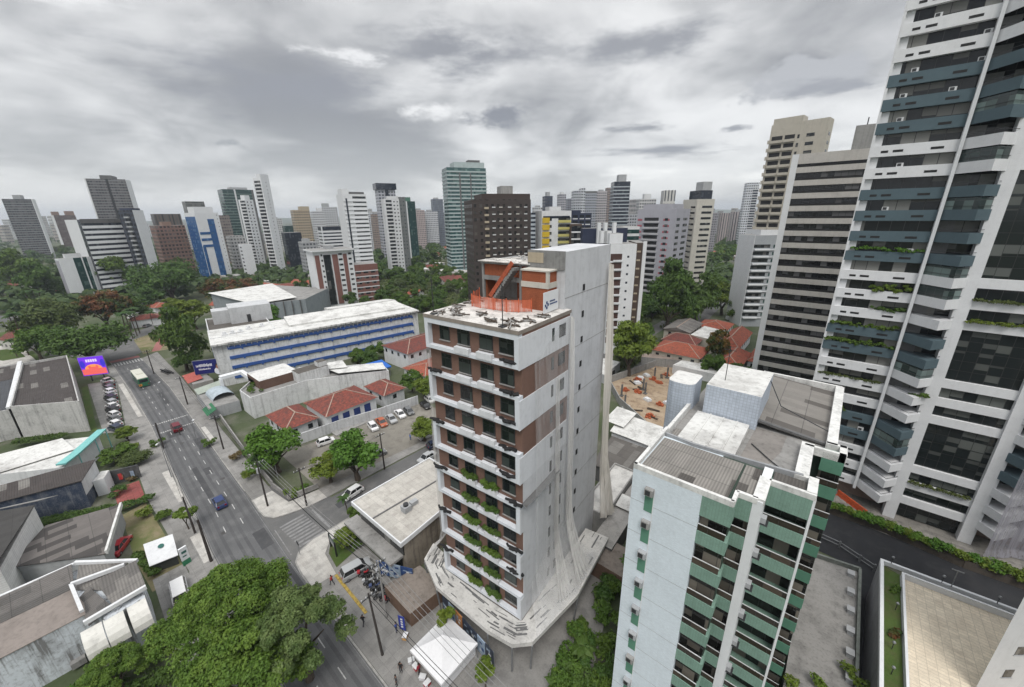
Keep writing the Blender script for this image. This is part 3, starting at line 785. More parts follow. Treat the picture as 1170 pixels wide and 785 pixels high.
b = tower('grey_hat_block', 'grey block rising just behind the blue and white tower', None, 211, 233, 230, 470); b.body(facade('f_slate', (.16, .165, .16), (.04, .045, .04), 3.0, 2.0, .1, .3, .8))
b = tower('green_glass_tower', 'tall green glass tower behind the white stepped tower', None, 253.5, 289, 216, 455, dd=22)
b.body(g_green); b.bands(wall('pale_green_wall', (.22, .30, .27)), 3.0, .5, .2, 3, ring=True)
b.panel('pale_stripe', 'R', .36, .41, 0, b.h, white_wall, .5); b.panel('dark_edge', 'R', .93, 1, 0, b.h, dark_conc, .5); b.pent(.3, .85, .2, .8, 2.5, grey_wall)
b = tower('white_stepped_tower', 'narrow white tower with stacked left balconies in front of the green glass tower', 272, 280, 289, 228, 400)
b.body(white_clean); b.balc('L', [(.05, .75)], white_wall, 3.0, 1.3, 1.0, 3); b.wins('R', [(.15, .3), (.6, .75)], g_dark, 3.0, 1.0, 2.1, 3); b.pent(.1, .7, .1, .7, 4, white_clean)
b = tower('white_slab_tower', 'tall white slab tower with dark balcony bays on its left side', 288.5, 297.5, 307, 203, 370)
b.body(white_clean); b.balc('L', [(.12, .9)], white_wall, 3.0, 1.2, .95, 3); b.wins('R', [(.52, .6)], g_navy, 3.0, 1.2, 1.9, 3); b.pent(.0, 1, .0, .5, 3, white_clean)
b = tower('black_low_block', 'low black glazed block right of the white slab tower', None, 325, 344, 266, 400); b.body(g_navy); b.wins('R', [(.3, .36), (.62, .68)], white_wall, 60, 0, b.h - 3, 0)
b = tower('dark_green_cube', 'small dark green glass block behind the black low block', None, 325, 339, 258, 520); b.body(g_green)
b = tower('beige_tower', 'beige tower with a taller right half', None, 334.5, 353.5, 240, 480)
b.body(facade('f_beige', (.38, .31, .22), (.06, .05, .045), 3.0, 2.6, .2, .35, .8)); b.pent(.5, 1, .0, 1, 4, beige)
b = tower('white_twin_tower', 'white tower with grey windows right of the beige tower', None, 357, 370, 241.5, 540); b.body(facade('f_white_a', (.56, .57, .59), (.07, .08, .09), 3.0, 2.2, .2, .35, .8)); b.pent(.5, .9, .2, .8, 4, white_wall)
b = tower('white_crown_tower', 'white tower with stepped grey top behind the white hotel slab', None, 369.5, 385, 236.5, 600); b.body(facade('f_white_b', (.50, .51, .53), (.06, .07, .08), 3.0, 3.1, .25, .3, .8)); b.pent(.0, .45, .2, .8, 5, grey_wall)
b = tower('white_hotel_slab', 'lower white block with thin dark ribbon windows beside the white ribbon tower', None, 366.5, 391, 259, 380)
b.body(g_navy); b.bands(white_clean, 3.0, 1.7, .3, 0); b.panel('edge_wall', 'R', 0, .05, 0, b.h, white_clean, .4)
b = tower('white_ribbon_tower', 'white tower with a blank left strip and dark ribbon balconies on the right', 384, 391, 418, 221.5, 300)
b.body(white_clean); b.wins('R', [(.40, .97)], g_dark, 3.0, .95, 2.45, 1.5, .03); b.bands(white_clean, 3.0, .75, .35, 3.4, ring=False, faces='R')
b.panel('blue_slot', 'R', .10, .16, 2, b.h - 3, g_navy, .42); b.pent(.0, .3, .1, .7, 3.5, white_clean); b.pent(.3, .95, .1, .8, 1.6, dark_conc)
b = tower('brick_white_block', 'brick and white apartment block with a white rounded roof slab near the tree belt', 349, 357, 402, 288, 222)
b.body(white_clean); b.panel('brick_panel', 'R', .03, .14, 1, b.h - 2, brick_red, .2); b.panel('brick_panel', 'R', .46, .60, 1, b.h - 2, brick_red, .2); b.panel('brick_panel', 'R', .74, .84, 1, b.h - 2, brick_red, .2)
b.panel('glass_bay', 'R', .24, .42, 1, b.h - 2, g_dark, .3); b.wins('R', [(.18, .22), (.62, .72), (.88, .96)], g_dark, 3.0, 1.0, 2.1, 1, .06); b.pent(-.06, 1.04, -.1, 1, .8, white_clean, 'roof_slab'); b.pent(.4, .6, .3, .7, 1.8, grey_wall, z=b.h + .8)
b = tower('red_brick_lowrise', 'low red brick building with white bands right of the brick and white block', None, 402.5, 431, 303, 235); b.body(brick_red); b.bands(white_wall, 3.2, .5, .15, 2.4, ring=False, faces='R'); b.wins('R', [(.1, .3), (.4, .6), (.7, .9)], g_dark, 3.2, .5, 1.7, .8)
b = tower('flared_tower', 'slim tower with a flared glass top rising above its white neighbour', None, 431, 451, 214, 430)
b.body(facade('f_flared', (.40, .41, .45), (.05, .055, .075), 3.0, 3.2, .15, .25, .8)); b.pent(-.08, 1.08, -.08, 1.08, 6.0, g_navy, 'flared_top', z=b.h - 2)
b.panel('dark_slot', 'R', .42, .60, 10, b.h, g_navy, .4)
b = tower('white_balcony_tower', 'white tower with two rows of dark windows in front of the flared tower', 435, 438, 456, 227, 350)
b.body(white_wall); b.balc('R', [(.12, .5)], white_wall, 3.0, .9, 1.0, 3); b.wins('R', [(.6, .7), (.82, .9)], g_dark, 3.0, 1.0, 2.0, 3); b.pent(.3, 1, .2, .8, 2.2, white_wall)
b = tower('dark_flank_tower', 'dark grey flank tower joined to the white balcony tower', None, 455.5, 463, 225, 356); b.body(facade('f_flank', (.13, .14, .14), (.04, .045, .045), 3.0, 2.4, .3, .35, .7))
b = tower('green_black_tower', 'dark green glazed tower with a white left edge', None, 462.5, 474, 230, 430); b.body(g_green); b.panel('edge_wall', 'R', 0, .2, 0, b.h, white_wall, .3); b.pent(.1, .6, .1, .9, 4, green_wall)
for args in (('hazy_brown_tower', 'brown far tower just left of the white balcony tower', 425.5, 437, 244.5, 560, 'f_far_brown', (.26, .2, .17)),
             ('hazy_white_tower', 'pale far tower between the white ribbon tower and a brown one', 418, 426, 243, 600, 'f_far_white', (.5, .52, .55)),
             ('hazy_rose_tower', 'pale rose far tower with a dark centre stripe', 475.5, 485, 240, 640, 'f_far_rose', (.40, .33, .32)),
             ('hazy_white_slab', 'wide white far slab with vertical window lines', 485.5, 500, 241.5, 660, 'f_far_slab', (.52, .53, .56)),
             ('hazy_dark_tower', 'dark slim far tower with a white right edge', 494, 506, 227.5, 680, 'f_far_dark', (.13, .15, .19)),
             ('hazy_small_tower', 'small grey far block left of the teal tower', 506, 511.5, 244, 720, 'f_far_small', (.4, .41, .43)),
             ('hazy_grey_block', 'pale far block between the brown block and the grey hat block', 240, 252, 252, 620, 'f_far_a', (.36, .35, .34)),
             ('hazy_corner_block', 'low pale far block right of the white slab tower', 311, 322, 250, 640, 'f_far_b', (.5, .5, .5)),
             ('low_grey_hall', 'low grey hall in the trees below the beige tower', 345, 362, 277, 330, 'f_far_c', (.33, .34, .35))):
    nm, lb, x0, x1, yt, dd_, mn, cc = args
    b = tower(nm, lb, None, x0, x1, yt, dd_); b.body(facade(mn, cc, (.06, .065, .075), 3.0, 2.6, .2, .32, .8)); b.pent(.2, .6, .2, .8, 2.5, grey_wall)
b = tower('white_low_block', 'small white block with blank walls below the green glass tower', 272, 276, 287, 279, 335); b.body(white_clean); b.wins('L', [(.2, .7)], g_dark, 3.0, 1.0, 2.2, 1)
b = tower('brown_slim_tower', 'brown slim tower right of the blue and white tower', None, 250, 262, 246, 420); b.body(facade('f_slimbrown', (.2, .17, .155), (.04, .04, .045), 3.0, 2.0, .2, .3, .8))
b = tower('pale_annex_block', 'pale grey annex in front of the green glass tower foot', None, 262, 279, 270, 365); b.body(facade('f_annex', (.42, .42, .42), (.07, .07, .075), 3.0, 2.4, .2, .3, .8))

# ---- middle and right-hand group
b = tower('teal_tower', 'tall tower banded in teal glass and pale floor slabs behind the brown grid tower', None, 510, 555, 191, 352, dd=20)
b.body(g_teal); b.bands(wall('pale_teal_wall', (.40, .47, .47)), 3.0, 1.15, .35, 3)
b.panel('dark_slot', 'R', .30, .34, 4, b.h - 4, dark_conc, .45); b.panel('dark_slot', 'R', .58, .61, 4, b.h - 4, dark_conc, .45)
b.pent(.2, .98, .1, .9, 4.5, wall('pale_teal_wall', (.40, .47, .47))); b.pent(.6, .9, .3, .7, 2.2, dark_conc, z=b.h + 4.5)
b = tower('dark_brown_tower', 'dark brown tower with small white window ledges behind the unfinished tower', None, 539, 606.5, 228, 178, dd=18)
b.body(facade('f_darkbrown', (.045, .034, .03), (.014, .013, .013), 2.9, 2.6, .28, .3, .75, (.10, .09, .08)))
b.pent(.18, 1, .05, .95, 2.4, wall('umber_wall', (.06, .045, .04)), 'roof_storey'); b.pent(.55, .75, .3, .7, 3.5, concrete, z=b.h + 2.4)
for k, z in enumerate(b.each(2.9, 3)):
    for i, a in enumerate((.33, .45, .60, .74, .88)):
        if z > 22: b.panel('window_ledge', 'R', a, a + .055, z + .55, z + 1.0, cream if i % 2 else white_wall, .25)
    if z > 22: b.panel('balcony', 'R', .2, .27, z, z + .9, beige, .5)
b = tower('yellow_tower', 'white tower with yellow balcony bays at left and right', None, 619, 653, 241, 182, dd=14)
b.body(white_wall); ylw = wall('yellow_wall', (.55, .38, .03), grime=.2); yl2 = wall('pale_yellow_wall', (.48, .44, .16), grime=.2)
for z in b.each(3.0, 4.2):
    b.panel('yellow_bay', 'R', .02, .26, z, z + 2.2, ylw, .7); b.panel('window_band', 'R', .26, .34, z + .9, z + 2.1, g_dark, .06); b.panel('yellow_bay', 'R', .56, .98, z, z + 1.1, yl2, .7); b.panel('window_band', 'R', .56, .98, z + 1.12, z + 2.3, g_dark, .06)
b.panel('window_band', 'R', .05, .95, b.h - 3.2, b.h - 2.2, g_navy, .05); b.pent(.3, .7, .2, .8, 1.8, white_wall)
b = tower('banded_far_tower', 'pale blue banded far slab just right of the dark brown tower', None, 607, 621, 243, 300); b.body(g_navy); b.bands(wall('pale_blue_wall', (.40, .44, .48)), 3.0, 1.6, .25, 0)
FAR_R = [('navy_far_tower', 'dark navy far tower rising behind the yellow tower', 623, 631.5, 224, 420, 'n1', (.035, .045, .075), 4),
         ('grey_far_tower', 'grey far tower with rounded top behind the yellow tower', 639, 647, 222, 560, 'n2', (.36, .36, .39), 3),
         ('slate_far_tower', 'slate grey far tower with flat dark top', 649, 656, 227, 600, 'n3', (.19, .2, .23), 0),
         ('white_far_tower', 'pale grey far tower with a higher white right shaft', 656, 664.5, 218, 480, 'n4', (.42, .44, .47), 0),
         ('white_far_shaft', 'slim white far shaft between two grey towers', 664.5, 669, 215, 482, 'n5', (.55, .57, .6), 0),
         ('dark_cap_far_tower', 'grey far tower with a dark slanted cap', 669, 682, 221, 500, 'n6', (.33, .35, .39), 0),
         ('speckled_far_tower', 'pale far tower with dense small windows', 682, 694, 218.5, 520, 'n7', (.42, .40, .41), 2),
         ('brown_far_tower', 'brown far tower left of the blue banded tower', 694, 702, 214.5, 560, 'n8', (.24, .19, .17), 0),
         ('grey_wide_far_block', 'wide far grey block with white bands right of the blue banded tower', 717, 729, 245, 420, 'n9', (.38, .39, .42), 0),
         ('white_flat_far_tower', 'white far tower with dark bands and small white hat', 731, 750, 227.5, 430, 'n10', (.50, .5, .5), 5),
         ('striped_far_tower', 'narrow far tower with black and white vertical stripes', 759, 772.5, 217.5, 440, 'n11', (.52, .51, .49), 0),
         ('mauve_far_block', 'mauve grey far block left of the striped far cluster', 815, 821, 243, 520, 'n12', (.25, .24, .26), 0),
         ('brown_striped_far_block', 'brown and white far block in the gap by the park trees', 824, 838, 243.5, 620, 'n13', (.34, .29, .28), 0),
         ('rose_striped_far_block', 'rose and white far block nearest the tall white far tower', 837.5, 852, 242, 560, 'n14', (.42, .37, .37), 3),
         ('tall_white_far_tower', 'tall white far tower with a blue right half beside the beige balcony tower', 854, 868, 209, 520, 'n15', (.56, .58, .62), 0)]
for nm, lb, x0, x1, yt, dd_, mn, cc, ph in FAR_R:
    b = tower(nm, lb, None, x0, x1, yt, dd_)
    vertical = mn in ('n11', 'n13', 'n14')
    b.body(facade('f_' + mn, cc, (.045, .05, .06), 60.0 if vertical else 3.0, 3.2 if vertical else 2.4, .3 if vertical else .18, .02 if vertical else .3, .98 if vertical else .82, (.15, .15, .16)))
    if ph: b.pent(.3, .7, .2, .8, ph, white_wall if mn in ('n10', 'n2') else grey_wall)
    if mn == 'n15': b.panel('blue_half', 'R', .55, .98, 0, b.h - 8, g_navy, .2); b.wins('R', [(.55, .98)], white_wall, 3.0, .0, .9, 3, .3, 'floor_band')
    if mn == 'n6': b.pent(-.02, 1.02, 0, 1, 2.5, dark_conc)
b = tower('blue_banded_tower', 'tall dark blue tower ruled with thin white floor lines', None, 702, 720.5, 207.5, 380)
b.body(g_navy); b.bands(wall('pale_blue_wall', (.40, .44, .48)), 3.0, .9, .25, 3); b.pent(.3, .78, .2, .8, 6, grey_wall)
b = tower('navy_mid_block', 'dark navy block with white lines behind the white roof terraces', None, 653.5, 676, 243.5, 225); b.body(navy); b.wins('R', [(.05, .3), (.4, .62), (.7, .95)], white_wall, 3.0, 0, .5, 2, .1, 'floor_band')
b.wins('R', [(.05, .3), (.4, .62), (.7, .95)], g_dark, 3.0, .9, 2.2, 2, .05); b.pent(-.05, .45, 0, 1, 1.5, navy)
b = tower('brown_mid_block', 'brown block with open balconies right of the yellow tower', None, 652.5, 665, 256, 180); b.body(brown); b.balc('R', [(.05, .95)], white_wall, 3.0, .6, .5, 3)
b = tower('white_terrace_tower', 'white tower with brown balcony stack and stepped white rooftop boxes', 690, 698, 728, 279, 138, dd=16)
b.body(white_clean); brn_d = plain('rust_dark', (.07, .035, .028), .7)
for z in b.each(3.0, 4.0):
    if z < b.h - 2.5:
        b.panel('balcony_recess', 'R', .02, .46, z + .2, z + 2.6, brn_d, .03); b.panel('balcony', 'R', .12, .48, z - .1, z + .5, white_clean, .5)
        b.panel('porthole', 'R', .66, .74, z + 1.2, z + 1.9, g_navy, .03)
b.pent(.0, .5, .2, .9, 3.4, white_clean, z=b.h); b.pent(-.35, .15, .5, 1.4, 4.2, white_clean); b.pent(-.9, .9, .9, 1.3, 6, navy, 'navy_roof_storey', z=b.h - 1)
for a in (.1, .35, .7): b.pent(a - .5, a - .38, .5, .7, 7, white_clean, 'chimney', z=b.h)
b = tower('dark_fin_tower', 'dark narrow tower with a white fin edge beside the white terrace tower', None, 727, 739, 277.5, 142, dd=14)
b.body(brown); b.panel('fin', 'R', .66, 1, 0, b.h + .5, white_clean, .6); b.wins('R', [(.15, .5)], beige, 3.0, .6, 1.2, 3, .06, 'window_ledge')
b = tower('green_band_block', 'white block with dark green planted balconies behind the white terraces', None, 712, 731, 259, 190); b.body(white_wall); b.wins('R', [(.0, 1)], g_green, 3.0, .9, 2.6, 1, .1)
b = tower('lilac_tower', 'lilac grey tower with pink window panels and deep balconies', 729, 773, 789, 238.5, 205)
b.body(lilac); pinkw = wall('pink_panel', (.34, .10, .12), grime=.2)
for z in b.each(3.0, 3.0, b.h - 2):
    b.panel('balcony_recess', 'L', .42, .80, z + .9, z + 2.5, black, .02); b.panel('balcony', 'L', .40, .82, z - .05, z + .85, wall('lilac_pale_wall', (.44, .44, .46)), .9)  # flat black panel paints the shade of the deep balcony
    b.panel('pink_panel', 'L', .14, .30, z + .9, z + 1.9, pinkw, .05); b.panel('window_band', 'L', .18, .26, z + .95, z + 2.2, g_dark, .08); b.panel('pink_panel', 'L', .86, .98, z + .9, z + 1.9, pinkw, .05)
    b.panel('window_band', 'R', .1, .32, z + .9, z + 2.2, g_dark, .04); b.panel('window_band', 'R', .55, .85, z + .9, z + 2.2, g_dark, .04)
b.pent(.1, .9, .15, .9, 2.4, lilac)
b = tower('cream_tower', 'cream tower with scattered window slots and a navy glass rooftop', 781, 797, 817, 227.5, 226)
b.body(cream)
for z in b.each(3.0, 3.0, b.h - 1.5):
    b.panel('window_band', 'R', .32, .9, z + 1.0, z + 2.2, g_dark, .04); b.panel('window_band', 'L', .08, .4, z + 1.0, z + 2.0, g_dark, .04); b.panel('balcony', 'L', .3, .5, z + .5, z + 1.1, cream, .5)
b.pent(.2, .85, .05, .85, 4.5, g_navy); b.pent(.4, .9, .2, .7, 4.5, grey_wall, z=b.h + 4.5)
b = tower('beige_balcony_tower', 'tall beige tower with rows of long dark balconies next to the dark ribbon tower', 882, 949, 953.5, 133.5, 166)
b.body(wall('stone_beige_wall', (.46, .43, .37), grime=.3)); sb = MATS['stone_beige_wall']
for z in b.each(3.1, 2.0, b.h - 2.5):
    for a0, a1 in ((.54, .72), (.76, .96)):
        b.panel('balcony_recess', 'L', a0, a1, z + 1.05, z + 2.6, black, .03); b.panel('balcony', 'L', a0 - .008, a1 + .008, z, z + 1.0, sb, .7)  # recess is a flat black panel, its shade painted on
    b.panel('window', 'L', .455, .495, z + .9, z + 2.3, g_dark, .04); b.panel('window', 'L', .2, .34, z + 1.1, z + 2.3, g_dark, .04)
    b.panel('window', 'R', .3, .7, z + 1.1, z + 2.3, g_dark, .04)
    b.panel('side_balcony', 'L', .985, 1.03, z, z + 1.4, sb, .3)
b.pent(.05, .95, .45, .98, 2.2, sb, 'parapet_storey')
b = Bd('dark_ribbon_tower', 'pale stone tower with black ribbon windows and one white fin edge', (-14.0, 134.0), 0, 24, 26, 63.9)
b.body(glass('glass_ribbon', (.012, .012, .014), (1.35, 3.1), (.12, .12, .125), .45, .05, (.012, .012, .012), fy=.4)); st = wall('pale_stone_wall', (.50, .48, .45), grime=.3)
for k in range(20):
    z = 63.9 - 3.2 - 3.17 * k
    if z > 0:
        b.panel('floor_band', 'R', 0, 1, z - 1.35, z, st, .35); b.panel('sill_rail', 'R', .0, 1, z + .002, z + .55, black, .15)
b.panel('floor_band', 'R', 0, 1, 63.9 - 2.4, 63.9, st, .36); b.panel('fin', 'R', -.06, 0, 0, 63.9, white_clean, .5, 1.5); b.panel('flank_wall', 'L', -.002, 1, 0, 63.9, white_clean, .2)
b.pent(.42, .98, .2, .7, 6, wall('grey_stone_wall', (.30, .30, .29), grime=.5)); 
for a in (.5, .6, .66, .74): b.pent(a, a + .01, .3, .31, 9.5 - a * 3, dark_steel, 'aerial')
b = tower('white_balcony_block', 'white block with stacked balconies and a blank flank in front of the beige balcony tower', 845, 863.5, 900, 269, 172)
b.body(wall('cool_grey_wall', (.33, .35, .37), grime=.2)); b.panel('flank_wall', 'L', -.0, 1, 0, b.h, white_clean, .15)
for z in b.each(3.0, 4.0, b.h - 1):
    b.panel('balcony_recess', 'R', .0, .52, z + 1.0, z + 2.4, g_dark, .03); b.panel('balcony', 'R', .02, .5, z, z + .55, white_clean, 1.1)
    b.panel('balcony_slab', 'R', .5, 1.0, z, z + .3, white_clean, .4); b.panel('window', 'R', .62, .95, z + 1.0, z + 2.3, g_green, .05)
b.pent(.2, 1.0, .1, 1, 2.2, white_clean)
# ================================================================== foliage
leafA = leaf_mat('leaf_mid_green', (.070, .140, .022), (.115, .195, .034))
leafB = leaf_mat('leaf_dark_green', (.056, .118, .024), (.092, .165, .036))
leafC = leaf_mat('leaf_light_green', (.115, .185, .026), (.16, .225, .036))
leafD = leaf_mat('leaf_olive', (.072, .110, .032), (.11, .145, .045))
leafF = leaf_mat('leaf_flame', (.045, .09, .02), (.21, .07, .035), hue=.1)
leafO = leaf_mat('leaf_orange', (.05, .085, .02), (.22, .12, .025), hue=.1)
leafV = leaf_mat('leaf_vivid', (.075, .175, .022), (.11, .225, .034))
leafP = leaf_mat('leaf_palm', (.035, .085, .022), (.06, .12, .03))
leafY = leaf_mat('leaf_dry', (.16, .12, .06), (.12, .12, .05))

def crown_mesh(name, lobes, n, leaf, seed, flat=.75, aspect=.55, mats=None):
    """many leaf-sized faces spread through a cluster of lobes (x, y, z, r)"""
    R = np.random.RandomState(seed)
    lob = np.array(lobes, float); wgt = lob[:, 3] ** 2; wgt /= wgt.sum()
    k = R.choice(len(lob), n, p=wgt)
    d = R.normal(size=(n, 3)); d /= np.linalg.norm(d, axis=1)[:, None]
    d[:, 2] = np.where(d[:, 2] < -.35, -d[:, 2] * .6, d[:, 2]); d /= np.linalg.norm(d, axis=1)[:, None]
    # twigs: leaves gather in small tufts so that the outline is uneven
    tuft = R.randint(0, 26, n); tr = np.random.RandomState(seed + 1).uniform(.62, 1.28, (len(lob), 26))
    tdir = np.random.RandomState(seed + 2).normal(size=(len(lob), 26, 3)); tdir /= np.linalg.norm(tdir, axis=2)[:, :, None]
    tdir[:, :, 2] = np.where(tdir[:, :, 2] < -.3, -tdir[:, :, 2], tdir[:, :, 2])
    td = tdir[k, tuft]
    mixk = R.uniform(0, 1, n)[:, None] < .72
    dd = np.where(mixk, td + d * .38, d); dd /= np.linalg.norm(dd, axis=1)[:, None]
    rr = lob[k, 3] * np.where(mixk[:, 0], tr[k, tuft], .85) * (1 - np.abs(R.normal(0, .16, n)))
    c = lob[k, :3] + dd * rr[:, None] * np.array([1, 1, flat])
    nrm = dd * .8 + R.normal(0, .55, (n, 3)) + np.array([0, 0, .35]); nrm /= np.linalg.norm(nrm, axis=1)[:, None]
    t = np.cross(nrm, R.normal(size=(n, 3))); t /= np.linalg.norm(t, axis=1)[:, None]
    b = np.cross(nrm, t)
    s = leaf * R.uniform(.6, 1.35, n)[:, None]
    v = np.stack([c - t * s, c - b * s * aspect + nrm * s * .15, c + t * s, c + b * s * aspect + nrm * s * .15], 1).reshape(-1, 3)
    me = bpy.data.meshes.new(name)
    me.vertices.add(4 * n); me.vertices.foreach_set('co', v.astype(np.float32).ravel())
    me.loops.add(4 * n); me.loops.foreach_set('vertex_index', np.arange(4 * n, dtype=np.int32))
    me.polygons.add(n); me.polygons.foreach_set('loop_start', np.arange(0, 4 * n, 4, dtype=np.int32))
    me.update(calc_edges=True)
    for m in (mats or []): me.materials.append(m)
    return me
def lobes_round(seed, r, h0, n=14, flat=.7):
    R = random.Random(seed); L = []
    for i in range(n):
        a = R.uniform(0, 2 * math.pi); q = math.sqrt(R.uniform(0, 1)) * r * .68; zz = R.uniform(0, 1)
        L.append((q * math.cos(a), q * math.sin(a), h0 + zz * r * flat * 1.15 * (1 - (q / r) ** 2 * .75), r * R.uniform(.30, .46)))
    return L
def trunk_mesh(name, h, r, seed, spread=2.0, limbs=5, top=None):
    R = random.Random(seed); mb = MB()
    bx, by = R.uniform(-.3, .3), R.uniform(-.3, .3); fork = h * .55
    mb.tube([(0, 0, -.1), (bx * .4, by * .4, fork * .5), (bx, by, fork)], r * 1.25, 8, 0, r * .8)
    for i in range(limbs):
        a = 2 * math.pi * i / limbs + R.uniform(-.4, .4); q = spread * R.uniform(.6, 1.0)
        e = (bx + q * math.cos(a), by + q * math.sin(a), h * R.uniform(1.05, 1.4)); m = (bx + q * .45 * math.cos(a), by + q * .45 * math.sin(a), fork + (e[2] - fork) * .6)
        mb.tube([(bx, by, fork - .15), m, e], r * .55, 6, 0, r * .12)
    me = mb.mesh(name); me.materials.append(bark); return me
TREE = {}
def tree_kind(key, label, leafm, r, h0, n, leaf, seed, lob=14, flat=.7, trunk=(.3, 2.0), lobes=None, cat='tree'):
    TREE[key] = (label, crown_mesh('crown_' + key, lobes or lobes_round(seed, r, h0, lob, flat), n, leaf, seed, mats=[leafm]), trunk_mesh('trunk_' + key, h0, trunk[0], seed, trunk[1]), r, cat)
tree_kind('round', 'round mid green tree', leafA, 4.0, 2.6, 6800, .27, 11, 18, 1.0)
tree_kind('round2', 'round mid green tree', leafA, 4.0, 2.8, 6800, .27, 23, 20, 1.1)
tree_kind('dark', 'dense dark green tree', leafB, 4.2, 2.4, 7200, .27, 31, 20, 1.05)
tree_kind('spread', 'wide flat dark green tree', leafB, 5.6, 3.4, 9000, .27, 41, 28, .6, (.4, 3.0))
tree_kind('spread2', 'wide olive green tree', leafD, 5.2, 3.4, 8400, .27, 43, 26, .68, (.4, 2.8))
tree_kind('light', 'light yellow green tree', leafC, 3.6, 2.5, 6000, .25, 53, 18, 1.0)
tree_kind('flame', 'red flowering tree', leafF, 4.4, 2.8, 6800, .25, 61, 22, .7)
tree_kind('orange', 'tree with orange flowers', leafO, 3.6, 2.6, 6400, .24, 67, 18, 1.0)
tree_kind('vivid', 'bright green tree', leafV, 3.0, 2.0, 6800, .20, 71, 20, 1.05)
tree_kind('small', 'small round street tree', leafC, 1.6, 2.4, 1500, .22, 73, 9, .8, (.09, .9))
def far_crown(key, leafm, seed):
    TREE[key] = ('', crown_mesh('crown_' + key, lobes_round(seed, 4.2, 2.0, 14, 1.0), 1300, .62, seed, mats=[leafm]), trunk_mesh('trunk_' + key, 2.2, .3, seed, 1.6, 3), 4.2, 'tree')
for i, (k, m) in enumerate((('far1', leafA), ('far2', leafB), ('far3', leafD), ('far4', leafC))): far_crown(k, m, 80 + i)
def plant_tree(key, x, y, scale=1.0, label=None, group=None, rz=None, z=0.0, name='tree', sz=None, rnd=random.Random(99)):
    lab, cm, tm, r, cat = TREE[key]
    t = thing(name, label or lab, cat, (x, y, z), rnd.uniform(0, 6.28) if rz is None else rz, group)
    t.scale = (scale, scale, scale * (sz or rnd.uniform(.9, 1.12)))
    put('trunk', tm, t); put('crown', cm, t); return t
def palm_mesh(h, seed, n=16, L=2.6, lean=.5):
    R = random.Random(seed); tr = MB(); lx, ly = R.uniform(-lean, lean), R.uniform(-lean, lean)
    tr.tube([(0, 0, -.1), (lx * .3, ly * .3, h * .45), (lx, ly, h)], .19, 7, 0, .13)
    fr = MB()
    for i in range(n):
        a = 2 * math.pi * i / n + R.uniform(-.2, .2); up = R.uniform(.1, 1.1); pts = []
        for k in range(6):
            q = k / 5; rr = L * q * math.cos(up * .6) ; zz = L * (math.sin(up) * q - .75 * q * q)
            pts.append(Vector((lx + rr * math.cos(a), ly + rr * math.sin(a), h + zz)))
        side = Vector((-math.sin(a), math.cos(a), 0))
        for k in range(5):
            w0, w1 = [.5 * math.sin(math.pi * min(q / 5 + .12, 1)) for q in (k, k + 1)]
            for s in (-1, 1):
                dz = Vector((0, 0, -.28))
                fr.face([pts[k], pts[k + 1], pts[k + 1] + side * s * w1 + dz * w1 * 2, pts[k] + side * s * w0 + dz * w0 * 2], 0)
    return tr, fr
def bush(name, label, cat, x, y, z, lobes, n, leaf, seed, mat, group=None):
    o = put(name, crown_mesh(name, lobes, n, leaf, seed, mats=[mat]), None, (x, y, z)); return tag(o, label, cat, group)

# ================================================================== the unfinished tower in the middle
brick = wall('brick_cladding', (.19, .112, .086), grime=.3, tile=(.22, .075, True, .62), streak=.2)
brick2 = wall('raw_brick', (.31, .095, .045), grime=.5, tile=(.28, .19, True, .75), streak=.4)
plaster = wall('pale_plaster', (.64, .655, .68), grime=.3, streak=.4, scale=.8)
plaster2 = wall('raw_plaster', (.56, .57, .59), grime=.4, streak=.4, scale=.5)
rawc = wall('raw_concrete', (.25, .25, .245), grime=.7, scale=.7)
frame_w = wall('frame_white', (.63, .66, .70), grime=.22)
win_dk = glass('window_dark', (.010, .014, .016), (.85, 3.2), (.05, .065, .06), .4, .05, (.02, .02, .02))
orange = plain('orange_net', (.62, .13, .05), .8, var=.35)
M = Bd('unfinished_tower', 'unfinished brick and white tower wrapped in torn debris netting', (-21.3, 26.3), rad(94), 21.5, 12.5, 40.2)
mb = MB(); mb.box(.6, .02, 0, 10, 12.48, 39.6, 0, bottom=False); M.part('brick_wall', mb, [brick])
mb = MB(); mb.box(9.6, .55, 0, 21.5, 9.5, 39.0, 0, bottom=False); mb.box(9.6, .552, 39.0, 21.5, 5.2, 46.2, 0); M.part('core_wall', mb, [plaster2])
mb = MB(); mb.box(-.05, -.05, 39.6, 10.2, 12.55, 40.0, 1, 0); M.part('roof_deck', mb, [wall('roof_dust', (.62, .60, .57), grime=.9, scale=2.4, dark=(.16, .15, .14), streak=.1), wall('roof_edge', (.27, .235, .205), grime=.5)])
FH = 3.2
